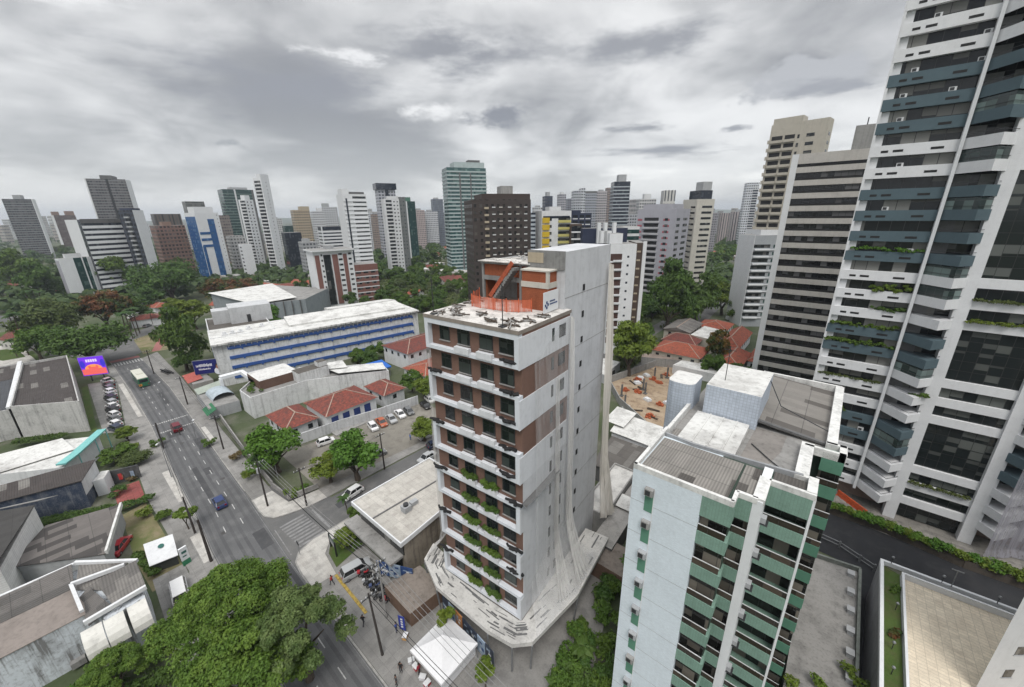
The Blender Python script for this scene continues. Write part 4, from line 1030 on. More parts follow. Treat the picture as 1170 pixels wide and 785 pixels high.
for i in range(1, 12):
    zt = 39.6 - FH * (i - 1); zb = zt - FH
    mb = MB(); mb.box(0, 0, zb - .22, .7, 12.5, zb + .18, 0)
    if i == 1: mb.box(0, .002, zt - .55, .6, 12.498, zt - .002, 0)
    if i % 2:
        mb.box(.002, 0, zb + .18, .63, .50, zt - .22, 0); mb.box(.002, 12.0, zb + .18, .63, 12.5, zt - .22, 0)
    M.part('balcony_frame', mb, [frame_w])
    if i % 2 or i >= 6:
        mb = MB(); mb.box(.0 if i % 2 else .62, -.06, zb - .28, 9.9, .015, zt - .282, 0); M.part('side_panel', mb, [plaster if i < 6 else plaster2])
    for q, (y0, y1, s0, s1) in enumerate(((1.0, 2.6, .95, 2.45), (3.55, 5.1, .9, 2.4), (6.55, 8.1, .9, 2.4), (9.4, 10.7, .95, 2.4))):
        mb = MB(); mb.box(.54, y0 - .08, zb + s0 - .08, .62, y1 + .08, zb + s1 + .08, 0)
        w = M.part('window', mb, [dark_steel])
        mb = MB(); mb.box(.52, y0, zb + s0, .56, y1, zb + s1, 0); M.part('pane', mb, [win_dk], w)
        mb = MB(); mb.box(.44, y0 - .12, zb + s0 - .20, .6, y1 + .12, zb + s0 - .09, 0); M.part('sill', mb, [concrete], w)
    for y0 in (3.15, 6.15):
        mb = MB(); mb.box(-.10, y0, zb - .02, .34, y0 + 2.0, zb + .66, 0); M.part('planter', mb, [plaster])
    for (x0, x1) in ((6.0, 6.45), (7.5, 8.9)):
        mb = MB(); mb.box(x0, -.09, zb + 1.0, x1, -.03, zb + 2.4, 0); M.part('side_window', mb, [win_dk])
for k in range(12):
    z = 41.4 - k * 3.2
    mb = MB(); mb.box(14.0, .50, z, 14.5, .56, z + .75, 0); M.part('stair_window', mb, [black])
for z in (41.2, 34.8, 28.4, 22.0, 15.6, 9.2):
    mb = MB(); mb.box(9.7, .53, z, 21.5, .56, z + .06, 0); M.part('pour_joint', mb, [concrete])
# storey on the roof: raw brick rooms, stair, concrete frame
mb = MB(); mb.box(9.9, 5.2, 42.95, 10.15, 12.1, 44.35, 0); mb.box(10.15, 11.85, 40.0, 17, 12.1, 44.35, 0); mb.box(11.8, 5.2, 40.0, 12.0, 8.4, 43, 0); mb.box(10.0, 5.2, 40.0, 10.2, 6.4, 42.4, 0); M.part('brick_room', mb, [brick2])
mb = MB(); mb.box(11.9, 8.4, 40.0, 12.1, 11.85, 43, 0); mb.box(10.2, 5.2, 42.6, 17, 11.85, 42.95, 0); M.part('raw_wall', mb, [rawc])
mb = MB()
for y in (5.1, 6.3, 11.95): mb.box(9.7, y, 40.0, 10.0, y + .3, 44.4, 0)
mb.box(9.72, 5.1, 42.4, 9.98, 12.2, 42.93, 0); mb.box(9.6, 5.0, 44.36, 17, 12.3, 44.62, 0); M.part('concrete_frame', mb, [rawc])
mb = MB(); mb.box(9.3, 4.9, 44.62, 12.5, 12.5, 44.72, 0)
RR = random.Random(8)
for k in range(40):
    x, y = RR.uniform(9.6, 16), RR.uniform(5.4, 12); mb.bar((x, y, 44.74), (x + RR.uniform(-1, 1), y + RR.uniform(-1, 1), 44.78), .15, .1)
M.part('formwork', mb, [wall('roof_dust', (.50, .48, .455))])
mb = MB(); mb.box(7.8, 1.55, 40.0, 10.2, 4.95, 42.45, 0); mb.box(7.85, 1.6, 43.05, 10.2, 4.95, 44.2, 0); M.part('brick_room', mb, [brick2])
mb = MB(); mb.box(7.72, 1.5, 42.45, 10.2, 5.0, 43.05, 0); mb.box(7.7, 1.45, 44.2, 10.2, 5.05, 44.36, 0); mb.box(7.74, 1.52, 43.05, 8.05, 1.85, 44.2, 0); M.part('concrete_beam', mb, [cream])
mb = MB(); mb.box(9.45, .58, 44.3, 9.62, 5.25, 46.25, 0); M.part('tank_wall', mb, [rawc])
mb = MB()   # stair flight
for k in range(14): mb.box(8.4, 9.6 - k * .24, 40.0 + k * .30, 9.5, 9.9 - k * .24, 40.35 + k * .30, 0)
st_ = M.part('stair', mb, [rawc])
mb = MB(); mb.bar((8.35, 10.0, 40.7), (8.35, 6.6, 44.9), .06, .5); M.part('stair_guard', mb, [plain('stair_orange', (.40, .095, .045), .85, var=.35)], st_)
mb = MB(); mb.box(9.40, 3.2, 44.9, 9.44, 5.2, 46.0, 0); M.part('pale_panel', mb, [beige])
# sign board: small dark mark and two grey lines, as on the photograph
def on_tower(p): return Vector((-21.3, 26.3, 0)) + Matrix.Rotation(rad(94), 3, 'Z') @ Vector(p)
sg = thing('sign_board', 'white sign board with a small blue mark leaning at the unfinished rooftop', 'sign', on_tower((6.3, 1.2, 40.0)), rad(94))
mb = MB(); mb.box(0, 0, .1, 3.1, .06, 2.3, 0); mb.build('board', [white_clean], sg)
mb = MB()
for a, c in ((.25, .75), (.5, 1.05), (.5, .5), (.75, .8)): mb.box(a, -.02, c, a + .28, 0, c + .28, 0)
mb.build('emblem', [plain('mark_blue', (.02, .05, .16), .6)], sg)
mb = MB()
for z_, l_ in ((1.15, 1.1), (.85, 1.5)):
    x = 1.25
    rr = random.Random(int(z_ * 100))
    while x < 1.25 + l_:
        w_ = rr.uniform(.06, .13); mb.box(x, -.02, z_, x + w_, 0, z_ + .16, 0); x += w_ + .05
mb.build('lettering', [plain('mark_blue', (.02, .05, .16), .6)], sg)
# orange mesh barrier on the roof edge
bar_ = thing('safety_barrier', 'orange mesh safety barrier standing on the unfinished roof', 'barrier', on_tower((5.2, 4.6, 40.0)), rad(94))
mb = MB(); om = net_mat('orange_mesh', (.58, .14, .07), .66)
path = [(1.6, -1.6), (.6, -.6), (.0, .6), (.0, 2.4), (-.1, 4.2), (.1, 5.6), (1.6, 6.6), (3.6, 7.4)]
for a, c in zip(path, path[1:]): mb.face([(a[0], a[1], .05), (c[0], c[1], .05), (c[0], c[1], 1.35), (a[0], a[1], 1.35)], 0)
mb.build('mesh', [om], bar_)
for a in path:
    mb = MB(); mb.tube([(a[0], a[1], 0), (a[0], a[1], 1.5)], .05, 5); mb.build('post', [orange], bar_)
rnd = random.Random(12)
for i, (x, y) in enumerate(((1.0, 1.6), (2.2, 2.4), (1.2, 4.2), (1.5, 8.6), (2.6, 10.2), (1.0, 10.9), (4.0, 11.2), (6.5, 11.6), (5.6, .8), (3.4, 1.0), (2.8, 6.4), (8.4, 11.4))):
    mb = MB()
    for k in range(9):
        a = rnd.uniform(0, 3.1); l = rnd.uniform(.3, .9); c = (rnd.uniform(-.5, .5), rnd.uniform(-.5, .5), .06 + .05 * (k % 3))
        mb.bar((c[0] - l * math.cos(a), c[1] - l * math.sin(a), c[2]), (c[0] + l * math.cos(a), c[1] + l * math.sin(a), c[2] + rnd.uniform(-.02, .1)), .12, .1, k % 2)
    o = mb.build('timber_pile', [bark, concrete], None, on_tower((x, y, 40.0)), rad(94)); tag(o, 'loose heap of boards and rubble on the unfinished roof', 'rubble', 'board heaps on the unfinished roof')
for i, (x, y) in enumerate(((.3, 2.0), (.3, 11.2))):
    mb = MB(); mb.tube([(0, 0, 0), (0, 0, 4.0)], .05, 5); mb.box(-.3, -.3, 0, .3, .3, .12, 0); o = mb.build('roof_pole', [dark_steel], None, on_tower((x, y, 40.0))); tag(o, 'thin metal pole near the netted corner of the unfinished roof' if i else 'thin metal pole in front of the raw brick roof room', 'pole')
# black tarpaulin bundles lying on the slab edges
for i, (y, k) in enumerate(((1.2, 1), (11.6, 2), (1.3, 2), (1.5, 3), (11.8, 4), (1.6, 4), (1.6, 5), (11.9, 6), (.8, 6), (11.8, 8), (.9, 8), (.8, 9), (12.0, 10))):
    mb = MB(); R = random.Random(i)
    pts = [(R.uniform(-.25, .1), -1.1 + .37 * j, .16 + R.uniform(-.02, .08)) for j in range(7)]
    mb.tube(pts, .2, 6, 0, .13); mb.tube([(p[0] - .2, p[1] * .7, p[2] - .03) for p in pts[1:6]], .14, 5)
    o = mb.build('tarpaulin', [black], None, on_tower((.2, y, 39.6 - FH * k + .20)), rad(94), smooth=True)
    tag(o, 'black tarpaulin bundle on a white balcony slab of the unfinished tower', 'tarpaulin', 'tarpaulin bundles on the balcony slabs')
for i in range(6, 12):
    zb = 39.6 - FH * i
    for j, y0 in enumerate((3.15, 6.15)):
        L = [(.25 + .1 * math.sin(k * 2.1 + i), y0 + .25 + k * .45, .55 + .14 * math.sin(k * 1.7 + j), .42) for k in range(5)]
        o = put('balcony_shrub', crown_mesh('balcony_shrub', [(a, b_ - y0, c, r) for a, b_, c, r in L], 700, .14, 200 + i * 2 + j, mats=[leafB if (i + j) % 3 else leafA]), None, on_tower((0, y0, zb + .3)), rad(94))
        tag(o, 'leafy green shrub overflowing a planter of the unfinished tower', 'shrub', 'shrubs in the planters of the unfinished tower')
# debris tray round the foot, ground-floor walls, netting
tray_m = wall('tray_deck', (.56, .55, .525), grime=.6, scale=1.6, dark=(.14, .135, .13), streak=0)
tr = thing('debris_tray', 'pale stained debris tray round the foot of the unfinished tower', 'debris tray', (-21.3, 26.3, 0))
outer = [(-38.2, 27.0), (-37.0, 24.4), (-32.4, 22.7), (-23.4, 22.8), (-20.2, 23.4), (-18.6, 25.0), (-17.6, 33.2), (-18.8, 44.0)]
inner = [(-33.9, 27.0), (-33.9, 25.5), (-31.5, 25.6), (-24, 26.1), (-21.6, 26.3), (-21.25, 26.6), (-21.8, 33.2), (-22.6, 44.0)]
mb = MB()
for i in range(len(outer) - 1):
    a, b_, c, d = inner[i], outer[i], outer[i + 1], inner[i + 1]
    for s in range(3):
        l = lambda p, q, t: (p[0] + (q[0] - p[0]) * t, p[1] + (q[1] - p[1]) * t, 4.0 + .5 * t)
        mb.face([l(a, b_, s / 3), l(a, b_, (s + 1) / 3), l(d, c, (s + 1) / 3), l(d, c, s / 3)], 0)
    mb.face([(b_[0], b_[1], 3.9), (c[0], c[1], 3.9), (c[0], c[1], 4.5), (b_[0], b_[1], 4.5)], 0)
    mb.face([(a[0], a[1], 3.8), (d[0], d[1], 3.8), (c[0], c[1], 3.9), (b_[0], b_[1], 3.9)], 0)
mb.build('deck', [tray_m], tr, off=(-21.3, 26.3))
mb = MB(); RG = random.Random(41)
for _ in range(85):
    i = RG.randrange(len(outer) - 1); f, g = RG.random(), RG.uniform(.12, .85)
    a, b_ = Vector(inner[i]).lerp(Vector(inner[i + 1]), f), Vector(outer[i]).lerp(Vector(outer[i + 1]), f); p = a.lerp(b_, g); d = (Vector(outer[i + 1]) - Vector(outer[i])).normalized(); l = RG.uniform(.25, 1.1)
    z = 4.0 + .5 * g; mb.bar((p.x - d.x * l, p.y - d.y * l, z + .005), (p.x + d.x * l, p.y + d.y * l, z + .005), RG.uniform(.05, .22), .03)
mb.build('plank_gaps', [dark_conc], tr, off=(-21.3, 26.3))['kind'] = 'stuff'
for p in outer[1:7]:
    mb = MB(); mb.bar((p[0] * .93 - 1.5, p[1] * .97 + .7, 0), (p[0], p[1], 3.9), .15, .15); mb.build('prop', [steel], tr, off=(-21.3, 26.3))
def net(name, label, top, bot, flare=.72, mat=None, bulge=.0, n=18, seed=1, amp=.18):
    """netting hung between an upper and a lower line"""
    R = random.Random(seed); cols = 14; mb = MB(); G = []
    wob = [R.uniform(0, 6.28) for _ in range(4)]
    def along(P, s):
        q = s * (len(P) - 1); i = min(int(q), len(P) - 2); return Vector(P[i]).lerp(Vector(P[i + 1]), q - i)
    for j in range(n + 1):
        t = j / n; row = []
        for i in range(cols + 1):
            s = i / cols; a, b_ = along(top, s), along(bot, s)
            f = 0 if t < flare else ((t - flare) / (1 - flare)) ** 1.6
            p = a.lerp(b_, t * .12 * (1 - f) + f * 1.0); p.z = a.z + (b_.z - a.z) * t
            fold = amp * math.sin(s * 31 + wob[0] + 2.2 * math.sin(t * 4 + wob[1])) * (.25 + t)
            d = (b_ - a); d.z = 0
            d = d.normalized() if d.length > .01 else Vector((1, 0, 0))
            p += d * (fold + bulge * math.sin(math.pi * t)); row.append(p)
        G.append(row)
    for j in range(n):
        for i in range(cols): mb.face([G[j][i], G[j + 1][i], G[j + 1][i + 1], G[j][i + 1]], 0)
    c = sum((Vector(p) for p in top), Vector()) / len(top)
    o = mb.build(name, [mat or net_mat('pale_net', (.62, .61, .59), .5)], None, (c.x, c.y, bot[0][2]), off=(c.x, c.y, bot[0][2]), smooth=True)
    return tag(o, label, 'safety net')
T_ = on_tower
thick_net = net_mat('thick_net', (.72, .68, .62), .72); thin_net = net_mat('thin_net', (.74, .74, .74), .20, .09); mid_net = net_mat('mid_net', (.74, .73, .71), .50, .18)
net('safety_net', 'long pale net hanging down the rear corner of the unfinished core', [T_((20.4, .2, 44.0)), T_((21.9, .0, 43.6)), T_((23.6, 1.0, 43.0))], [T_((20.4, -1.2, 4.4)), T_((23.0, -2.4, 4.4)), T_((26.0, 1.0, 4.4))], .62, thick_net, .5, seed=3, amp=.28)
net('safety_net', 'torn grey net flaring from the side wall of the unfinished tower to its tray', [T_((2.5, -.16, 36.0)), T_((7, -.18, 38.6)), T_((10.2, -.16, 39.4))], [Vector((-18.4, 27.0, 4.5)), Vector((-17.8, 33.2, 4.5)), Vector((-18.8, 40, 4.5))], .80, thin_net, .5, seed=5, amp=.07)
net('safety_net', 'narrow pale net strip beside the blank core of the unfinished tower', [T_((9.6, -.25, 39.4)), T_((10.6, -.22, 39.0))], [Vector((-18.0, 34.0, 4.5)), Vector((-18.6, 38, 4.5))], .74, mid_net, .2, seed=8, amp=.2)
net('safety_net', 'second pale net strip drifting across the side windows of the unfinished tower', [T_((6.8, -.22, 33.0)), T_((7.6, -.22, 33.0))], [Vector((-18.6, 30.5, 4.5)), Vector((-18.4, 33, 4.5))], .7, mid_net, .2, seed=9, amp=.2)
net('safety_net', 'pale net skirt rising from the tray at the front right corner', [T_((2, -.2, 8.5)), T_((6, -.25, 10.5)), T_((9.5, -.25, 12.0))], [Vector((-18.4, 25.6, 4.6)), Vector((-17.7, 33.2, 4.6)), Vector((-18.7, 41, 4.6))], .45, thin_net, .3, seed=11, amp=.04)
net('safety_net', 'pale net hanging along the left front corner of the unfinished tower', [T_((.2, 12.7, 39.4)), T_((3, 12.8, 39.6))], [Vector((-37.0, 24.8, 4.5)), Vector((-38.0, 27.2, 4.5))], .84, mid_net, .05, seed=13, amp=.1)
sw = net('work_platform', 'sagging work platform slung under the netting on the side of the unfinished tower', [T_((.2, -.1, 20.9)), T_((4, -.1, 21.0)), T_((7.5, -.1, 21.2))], [T_((.2, -.75, 20.75)), T_((4, -.8, 20.85)), T_((7.5, -.7, 21.05))], .1, dark_conc, seed=17, n=4, amp=.02)
sw['category'] = 'work platform'
# ================================================================== the tall banded tower on the right
tb = wall('slate_blue_wall', (.085, .125, .145), grime=.25, streak=.3)
tw = wall('tower_white', (.67, .68, .695), grime=.2, streak=.4)
g_tow = glass('glass_tower', (.014, .016, .018), (1.5, 3.02), (.22, .22, .205), .6, .05, (.012, .012, .013))  # pale panes: curtains, plus glass reflections painted into their colour
g_cur = glass('glass_curtain', (.012, .016, .016), (1.35, 1.51), (.11, .12, .112), .5, .05, (.014, .014, .014))
g_win = glass('glass_balcony', (.03, .045, .045), (1.2, 3.0), (.16, .22, .21), .5, .04, (.05, .05, .05))
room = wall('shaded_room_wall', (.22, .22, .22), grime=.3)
OX, OY = 9.2, 84.1
TA = thing('balcony_tower', 'very tall white and slate blue balcony tower with dark curtain glass', 'tower block', (OX, OY, 0))
def tpart(name, mb, mats, parent=None): return mb.build(name, mats, parent or TA, off=(OX, OY) if parent is None or parent is TA else (OX, OY))
SEQ = {n: c for n, c in zip(range(-4, 25), 'BBWWWWWBBBWWBBBBWWWBBWWWBBWWW')}   # storeys counted downwards
ZC = lambda n: 73.3 - 3.02 * (n - 1)
mb = MB(); mb.box(.2, 84.75, 3.2, 37, 104, 88.5, 0); mb.box(14.25, 83.35, 3.2, 23.05, 85, 88.5, 1); tpart('glass_core', mb, [g_tow, g_cur])
mb = MB(); mb.box(1.5, 86, 0, 36, 103, 3.2, 0); mb.box(14.25, 84.0, .2, 23.05, 86.0, 3.2, 1); tpart('ground_storey', mb, [wall('lobby_wall', (.33, .25, .21)), g_cur])
mb = MB(); mb.box(-.12, 84.12, 2, .2, 104, 88.5, 0); tpart('flank_wall', mb, [tw])
BAY = [(9.35, 84.0), (12.25, 80.45), (14.15, 82.95), (14.15, 84.9), (9.35, 84.9)]
MIR = lambda P: [(37.3 - x, y) for x, y in P][::-1]
rnd = random.Random(5)
for n in range(-4, 25):
    zc = ZC(n); blue = SEQ[n] == 'B'; m = tb if blue else tw; z0, z1 = zc - .78, zc + .72
    mb = MB(); mb.box(.0, 84.1, z0, 9.3, 84.9, z1, 0)
    for s0, s1 in ((1.2, 2.0), (2.5, 3.6), (6.4, 7.7)): mb.box(s0, 84.085, zc - .30, s1, 84.11, zc + .02, 1)  # raised black panels paint the shade inside the niches
    sp = tpart('spandrel', mb, [m, black if not blue else black])
    mb = MB(); mb.box(.02, 84.5, z1, 1.1, 84.9, z1 + 1.5, 0); tpart('end_pier', mb, [tw])
    mb = MB(); mb.prism(BAY, z0 + .1, z1, 0); bal = tpart('balcony', mb, [m])
    mb = MB()   # hand rail of the balcony
    for a, c in zip(BAY[:2], BAY[1:3]): mb.bar((a[0], a[1] + .06, z1 + .42), (c[0], c[1] + .06, z1 + .42), .05, .05)
    if n % 4 == 1 or n in (12, 7):
        P = [(9.4, 84.05), (12.2, 80.65), (14.05, 83.0)]
        for a, c in zip(P, P[1:]): mb.face([(a[0], a[1], z1), (c[0], c[1], z1), (c[0], c[1], z1 + 1.5), (a[0], a[1], z1 + 1.5)], 1)
    tpart('balcony_rail', mb, [dark_steel, g_win], bal) if False else mb.build('balcony_rail', [dark_steel, g_win], bal, off=(OX, OY))
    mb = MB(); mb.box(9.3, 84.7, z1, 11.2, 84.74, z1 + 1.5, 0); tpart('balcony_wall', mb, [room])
    mb = MB(); mb.prism(MIR(BAY), z0 + .1, z1, 0); tpart('balcony', mb, [m])
    if not blue:
        mb = MB(); mb.box(14.1, 82.85, z0 + .15, 23.2, 83.5, z1, 0); tpart('facade_band', mb, [tw])
    mb = MB(); mb.box(28.0, 84.1, z0, 37, 84.9, z1, 0); tpart('spandrel', mb, [m])
for x0, x1 in ((13.5, 15.0), (22.3, 23.8)):
    mb = MB(); mb.box(x0, 82.5, 0, x1, 84.4, 88.5, 0); tpart('column', mb, [tw])
for x0 in (9.05, 28.0):
    mb = MB(); mb.box(x0, 83.5, 2.8, x0 + .38, 84.6, 88.5, 0); tpart('fin', mb, [white_clean])
for x0 in (1.0, 5.0, 17.0, 20.2):
    mb = MB(); mb.box(x0, 84.3, 0, x0 + .7, 85.2, 3.3, 0); tpart('pilotis', mb, [tw])
ac_m = MB(); ac_m.box(0, -.45, 0, .75, 0, .5, 0); ac_m.box(.08, -.46, .06, .52, -.44, .44, 1); AC = ac_m.mesh('air_conditioner'); AC.materials.append(white_wall); AC.materials.append(dark_steel)
for n, x in ((1, 3.1), (2, 8.2), (3, 2.2), (3, 8.4), (4, 1.7), (4, 6.5), (5, 2.0), (7, 3.3), (9, 3.0), (11, 7.0), (13, 5.0), (19, 3.0), (21, 7.5)):
    o = put('air_conditioner', AC, TA, (x - OX, 84.75 - OY, ZC(n) + .74))
# plants on its balconies
def hangers(n, x0, x1, seed, mat, z=.72, cnt=900, y=84.35, grow=.45, label=None):
    R = random.Random(seed); L = []
    x = x0
    while x < x1: L.append((x - x0, R.uniform(-.25, .1), R.uniform(-.1, grow), R.uniform(.28, .5))); x += R.uniform(.3, .55)
    o = put('balcony_plants', crown_mesh('balcony_plants', L, cnt, .15, seed, mats=[mat]), None, (x0, y, ZC(n) + z)); return tag(o, label, 'plants')
hangers(11, .8, 9.0, 301, leafV, label='long trough of bright green plants on a slate blue band of the tall balcony tower')
hangers(13, 4.4, 8.8, 302, leafC, cnt=2600, grow=1.1, label='big bush spilling over a white band of the tall balcony tower')
hangers(14, 5.0, 8.8, 303, leafB, z=.6, cnt=800, label='dark green plants under the big bush on the tall balcony tower')
hangers(15, .6, 8.8, 304, leafA, cnt=1500, grow=.5, label='mixed tall plants along the upper slate blue planted band')
hangers(16, .4, 8.9, 305, leafA, cnt=1500, grow=.6, label='mixed plants with an olive shrub along the lower slate blue planted band')
hangers(18, .6, 8.4, 306, leafD, cnt=900, grow=.15, label='thin olive plants along a white band low on the tall balcony tower')
hangers(20, .6, 5.0, 307, leafA, cnt=700, label='green plants at the left end of a low slate blue band')
hangers(13, 15.2, 22.0, 308, leafD, z=.7, cnt=900, y=82.75, grow=.05, label='row of olive plants on the upper white band between the tall columns')
hangers(14, 15.2, 22.0, 309, leafC, z=.7, cnt=1000, y=82.75, grow=.1, label='row of flowering plants on the second white band between the tall columns')
hangers(23, 15.2, 22.0, 310, leafD, z=.7, cnt=900, y=82.75, grow=.1, label='row of plants on the low white band over the lobby glass')
hangers(18, 12.0, 14.0, 311, leafA, z=.6, cnt=500, y=81.9, label='green plants filling one corner balcony beside the tall column')
net('safety_net', 'grey net closing the lower right corner of the tall balcony tower', [Vector((24.6, 80.0, 21)), Vector((28.2, 83.3, 22)), Vector((37, 83.2, 22))], [Vector((24.4, 79.6, .3)), Vector((28.4, 82.8, .3)), Vector((37, 82.6, .3))], .95, net_mat('tower_net', (.27, .265, .30), .62), seed=31, amp=.1)
net('safety_net', 'grey net sheet hung high on the right bay of the tall balcony tower', [Vector((28.0, 83.2, 60)), Vector((32, 83.3, 60)), Vector((37, 83.2, 60))], [Vector((28.0, 83.0, 27)), Vector((32, 83.2, 27)), Vector((37, 83.2, 27))], .95, net_mat('tower_net', (.27, .265, .30), .62), seed=33, amp=.1)

# ================================================================== the green tiled block
gt = wall('green_tiles', (.20, .32, .26), grime=.3, tile=(.20, .10, False, .6), streak=.5, bump=0)
gt2 = wall('deep_green_tiles', (.10, .235, .165), grime=.3, bump=0)
wt = wall('pale_blue_tiles', (.64, .71, .76), grime=.14, tile=(.20, .10, False, .95), streak=.4, bump=0)
ww = wall('chalk_white', (.66, .66, .64), grime=.7, scale=1.6)
asb = corrugated('fibre_cement', (.25, .235, .215), (.075, .068, .062), .22, 0, (3.2, 1.1), .16)
asb_y = corrugated('fibre_cement_across', (.25, .235, .215), (.10, .09, .082), .22, 1, (4.0, 1.1), .12)
GX, GY, GZ, GF = -9.8, 26.7, 30.5, 3.15
GB = thing('green_tiled_block', 'green tiled apartment block with a blank pale blue end wall and patched grey roofs', 'apartment block', (GX, GY, 0))
def gp(name, mb, mats, parent=None): return mb.build(name, mats, parent or GB, off=(GX, GY))
mb = MB()
mb.box(-9.8, 26.7, 0, -4.6, 33.0, GZ, 0, bottom=False); gp('end_wall', mb, [wt])
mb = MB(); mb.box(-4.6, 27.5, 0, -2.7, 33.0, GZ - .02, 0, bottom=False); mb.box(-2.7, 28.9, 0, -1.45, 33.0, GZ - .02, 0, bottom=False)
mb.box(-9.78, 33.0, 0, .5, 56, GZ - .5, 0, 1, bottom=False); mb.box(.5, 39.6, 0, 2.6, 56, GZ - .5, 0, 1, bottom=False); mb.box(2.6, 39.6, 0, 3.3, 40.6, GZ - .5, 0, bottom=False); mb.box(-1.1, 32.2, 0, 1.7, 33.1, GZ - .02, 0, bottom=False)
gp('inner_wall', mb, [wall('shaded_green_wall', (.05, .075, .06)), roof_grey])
mb = MB(); mb.box(-1.65, 28.1, 0, -1.05, 33, GZ + .25, 0); gp('white_pier', mb, [white_clean])
mb = MB(); mb.box(1.62, 31.0, 0, 1.78, 33, GZ, 0); gp('edge_fin', mb, [white_clean])
dkr = glass('glass_flat', (.016, .016, .015), (1.0, 3.15), (.20, .18, .15), .5, .04, (.03, .03, .03), fy=.2)
rnd = random.Random(9)
for k in range(10):
    zt = GZ - GF * k - (.0 if k else 0); zb = zt - GF
    hb = 1.75 if k == 0 else 1.15
    for (x0, x1, y, m, dpt) in ((-4.6, -2.7, 26.7, gt, .8), (-2.7, -1.66, 28.1, gt, .8), (-1.04, 1.62, 31.0, gt, 1.2), (1.78, 3.3, 38.8, gt2, .8)):
        mb = MB(); mb.box(x0 + .002, y, zt - hb, x1 - .002, y + dpt, zt, 0); bd = gp('facade_band', mb, [m])
        mb = MB(); mb.box(x0 + .05, y + .25 + (.9 if m is gt and x0 > -2 and x0 < 0 else .2), zb, x1 - .05, y + dpt + .02, zt - hb, 0)
        gp('window_band', mb, [dkr])
        mb = MB(); mb.bar((x0, y + .05, zb + .62), (x1, y + .05, zb + .62), .05, .06); mb.box(x0 + .03, y + .06, zb + .02, x1 - .03, y + .09, zb + .58, 1); gp('balustrade', mb, [white_wall, glass('glass_rail', (.035, .028, .022), (1.3, 3.15), (.08, .06, .045), .5, .03)])
    mb = MB(); mb.box(-2.702, 26.702, zt - hb, -2.55, 28.1, zt, 0); gp('return_wall', mb, [gt])
    # air-conditioner niche stripe in the blank end wall
    mb = MB(); mb.box(-8.64, 26.66, zb + .55 - .9, -7.97, 26.69, zt - 1.65, 0); gp('green_stripe', mb, [gt2])
    mb = MB(); mb.box(-8.62, 26.28, zt - 1.75, -7.95, 26.69, zt - 1.15, 0); mb.box(-8.55, 26.27, zt - 1.70, -8.15, 26.285, zt - 1.25, 1); gp('air_conditioner', mb, [concrete if k in (0, 1, 6) else grey_wall, dark_steel])
    mb = MB(); mb.box(-1.05, 29.3, zt - 2.25, -.70, 29.85, zt - 1.8, 0); mb.box(-.70, 29.36, zt - 2.2, -.69, 29.8, zt - 1.85, 1); mb.box(-1.08, 29.2, zt - 2.33, -.55, 29.95, zt - 2.28, 1); gp('air_conditioner', mb, [grey_wall, dark_steel])
mb = MB(); mb.box(-7.97, 26.67, 0, -7.9, 26.7, GZ - 1.2, 0); gp('downpipe', mb, [white_clean])
for z in [GZ - 3.15 * k - 2.9 for k in range(9)]:
    mb = MB(); mb.box(-9.8, 26.685, z, -4.6, 26.701, z + .03, 0); gp('floor_joint', mb, [grey_wall])
mb = MB(); mb.box(-4.62, 26.69, GZ - 1.7, -4.60, 26.72, GZ, 0)
# parapets and roofs
mb = MB()
for a, c, w in (((-9.8, 26.82), (-2.6, 26.82), .26), ((-2.68, 26.8), (-2.68, 28.2), .26), ((-2.7, 28.2), (-1.4, 28.2), .26), ((-1.35, 28.2), (-1.35, 31.2), .75), ((-1.1, 31.12), (1.75, 31.12), .26), ((1.45, 31.2), (1.45, 33.4), .6), ((-9.68, 26.7), (-9.68, 34), .26)):
    mb.bar((a[0], a[1], GZ + .22), (c[0], c[1], GZ + .22), w, .45)
gp('parapet', mb, [ww])
for seg in (((-9.68, 34), (-9.68, 42.5), .3), ((.7, 33.4), (.7, 39.3), .9), ((.5, 38.95), (3.3, 38.95), .3), ((3.1, 38.8), (3.1, 40.6), .5), ((1.9, 40.4), (3.3, 40.4), .4), ((2.3, 40.3), (2.5, 55.6), .75), ((-4.9, 55.7), (2.7, 55.7), .3), ((-4.9, 53), (-4.9, 55.9), .3)):
    a, c, w = seg; mb = MB(); mb.bar((a[0], a[1], GZ - .15), (c[0], c[1], GZ - .15), w, .75); gp('parapet', mb, [ww])
def slope(name, mats, corners, parent=GB, off=(GX, GY), thick=.08):
    mb = MB(); top = corners; n = (Vector(top[1]) - Vector(top[0])).cross(Vector(top[2]) - Vector(top[0]))
    if n.z < 0: top = top[::-1]
    mb.face(top, 0); bt = [(p[0], p[1], p[2] - thick) for p in top]
    for i in range(len(top)):
        j = (i + 1) % len(top); mb.face([bt[i], bt[j], top[j], top[i]], 0)
    mb.face(bt[::-1], 0)
    return mb.build(name, mats, parent, off=off)
slope('roof_sheet', [asb], [(-9.4, 27.1, 30.66), (-3.1, 27.1, 30.66), (-3.0, 32.6, 30.6), (-9.4, 32.6, 30.6)])
slope('roof_sheet', [asb], [(-2.9, 28.5, 30.64), (-1.75, 28.5, 30.64), (-1.7, 32.6, 30.6), (-2.85, 32.6, 30.6)])
slope('roof_sheet', [asb], [(-.95, 31.4, 30.64), (1.1, 31.4, 30.64), (1.1, 33, 30.6), (-.95, 33, 30.6)])
mb = MB()   # curved gutter wall across the roof
pts = [(-9.5, 33.2), (-7, 32.9), (-4, 33.1), (-1, 33.4), (.8, 33.6)]
for a, c in zip(pts, pts[1:]): mb.bar((a[0], a[1], 30.3), (c[0], c[1], 30.3), .22, 1.0); 
for a, c in zip(pts, pts[1:]): mb.bar((a[0], a[1] - .5, 30.0), (c[0], c[1] - .5, 30.0), .7, .2)
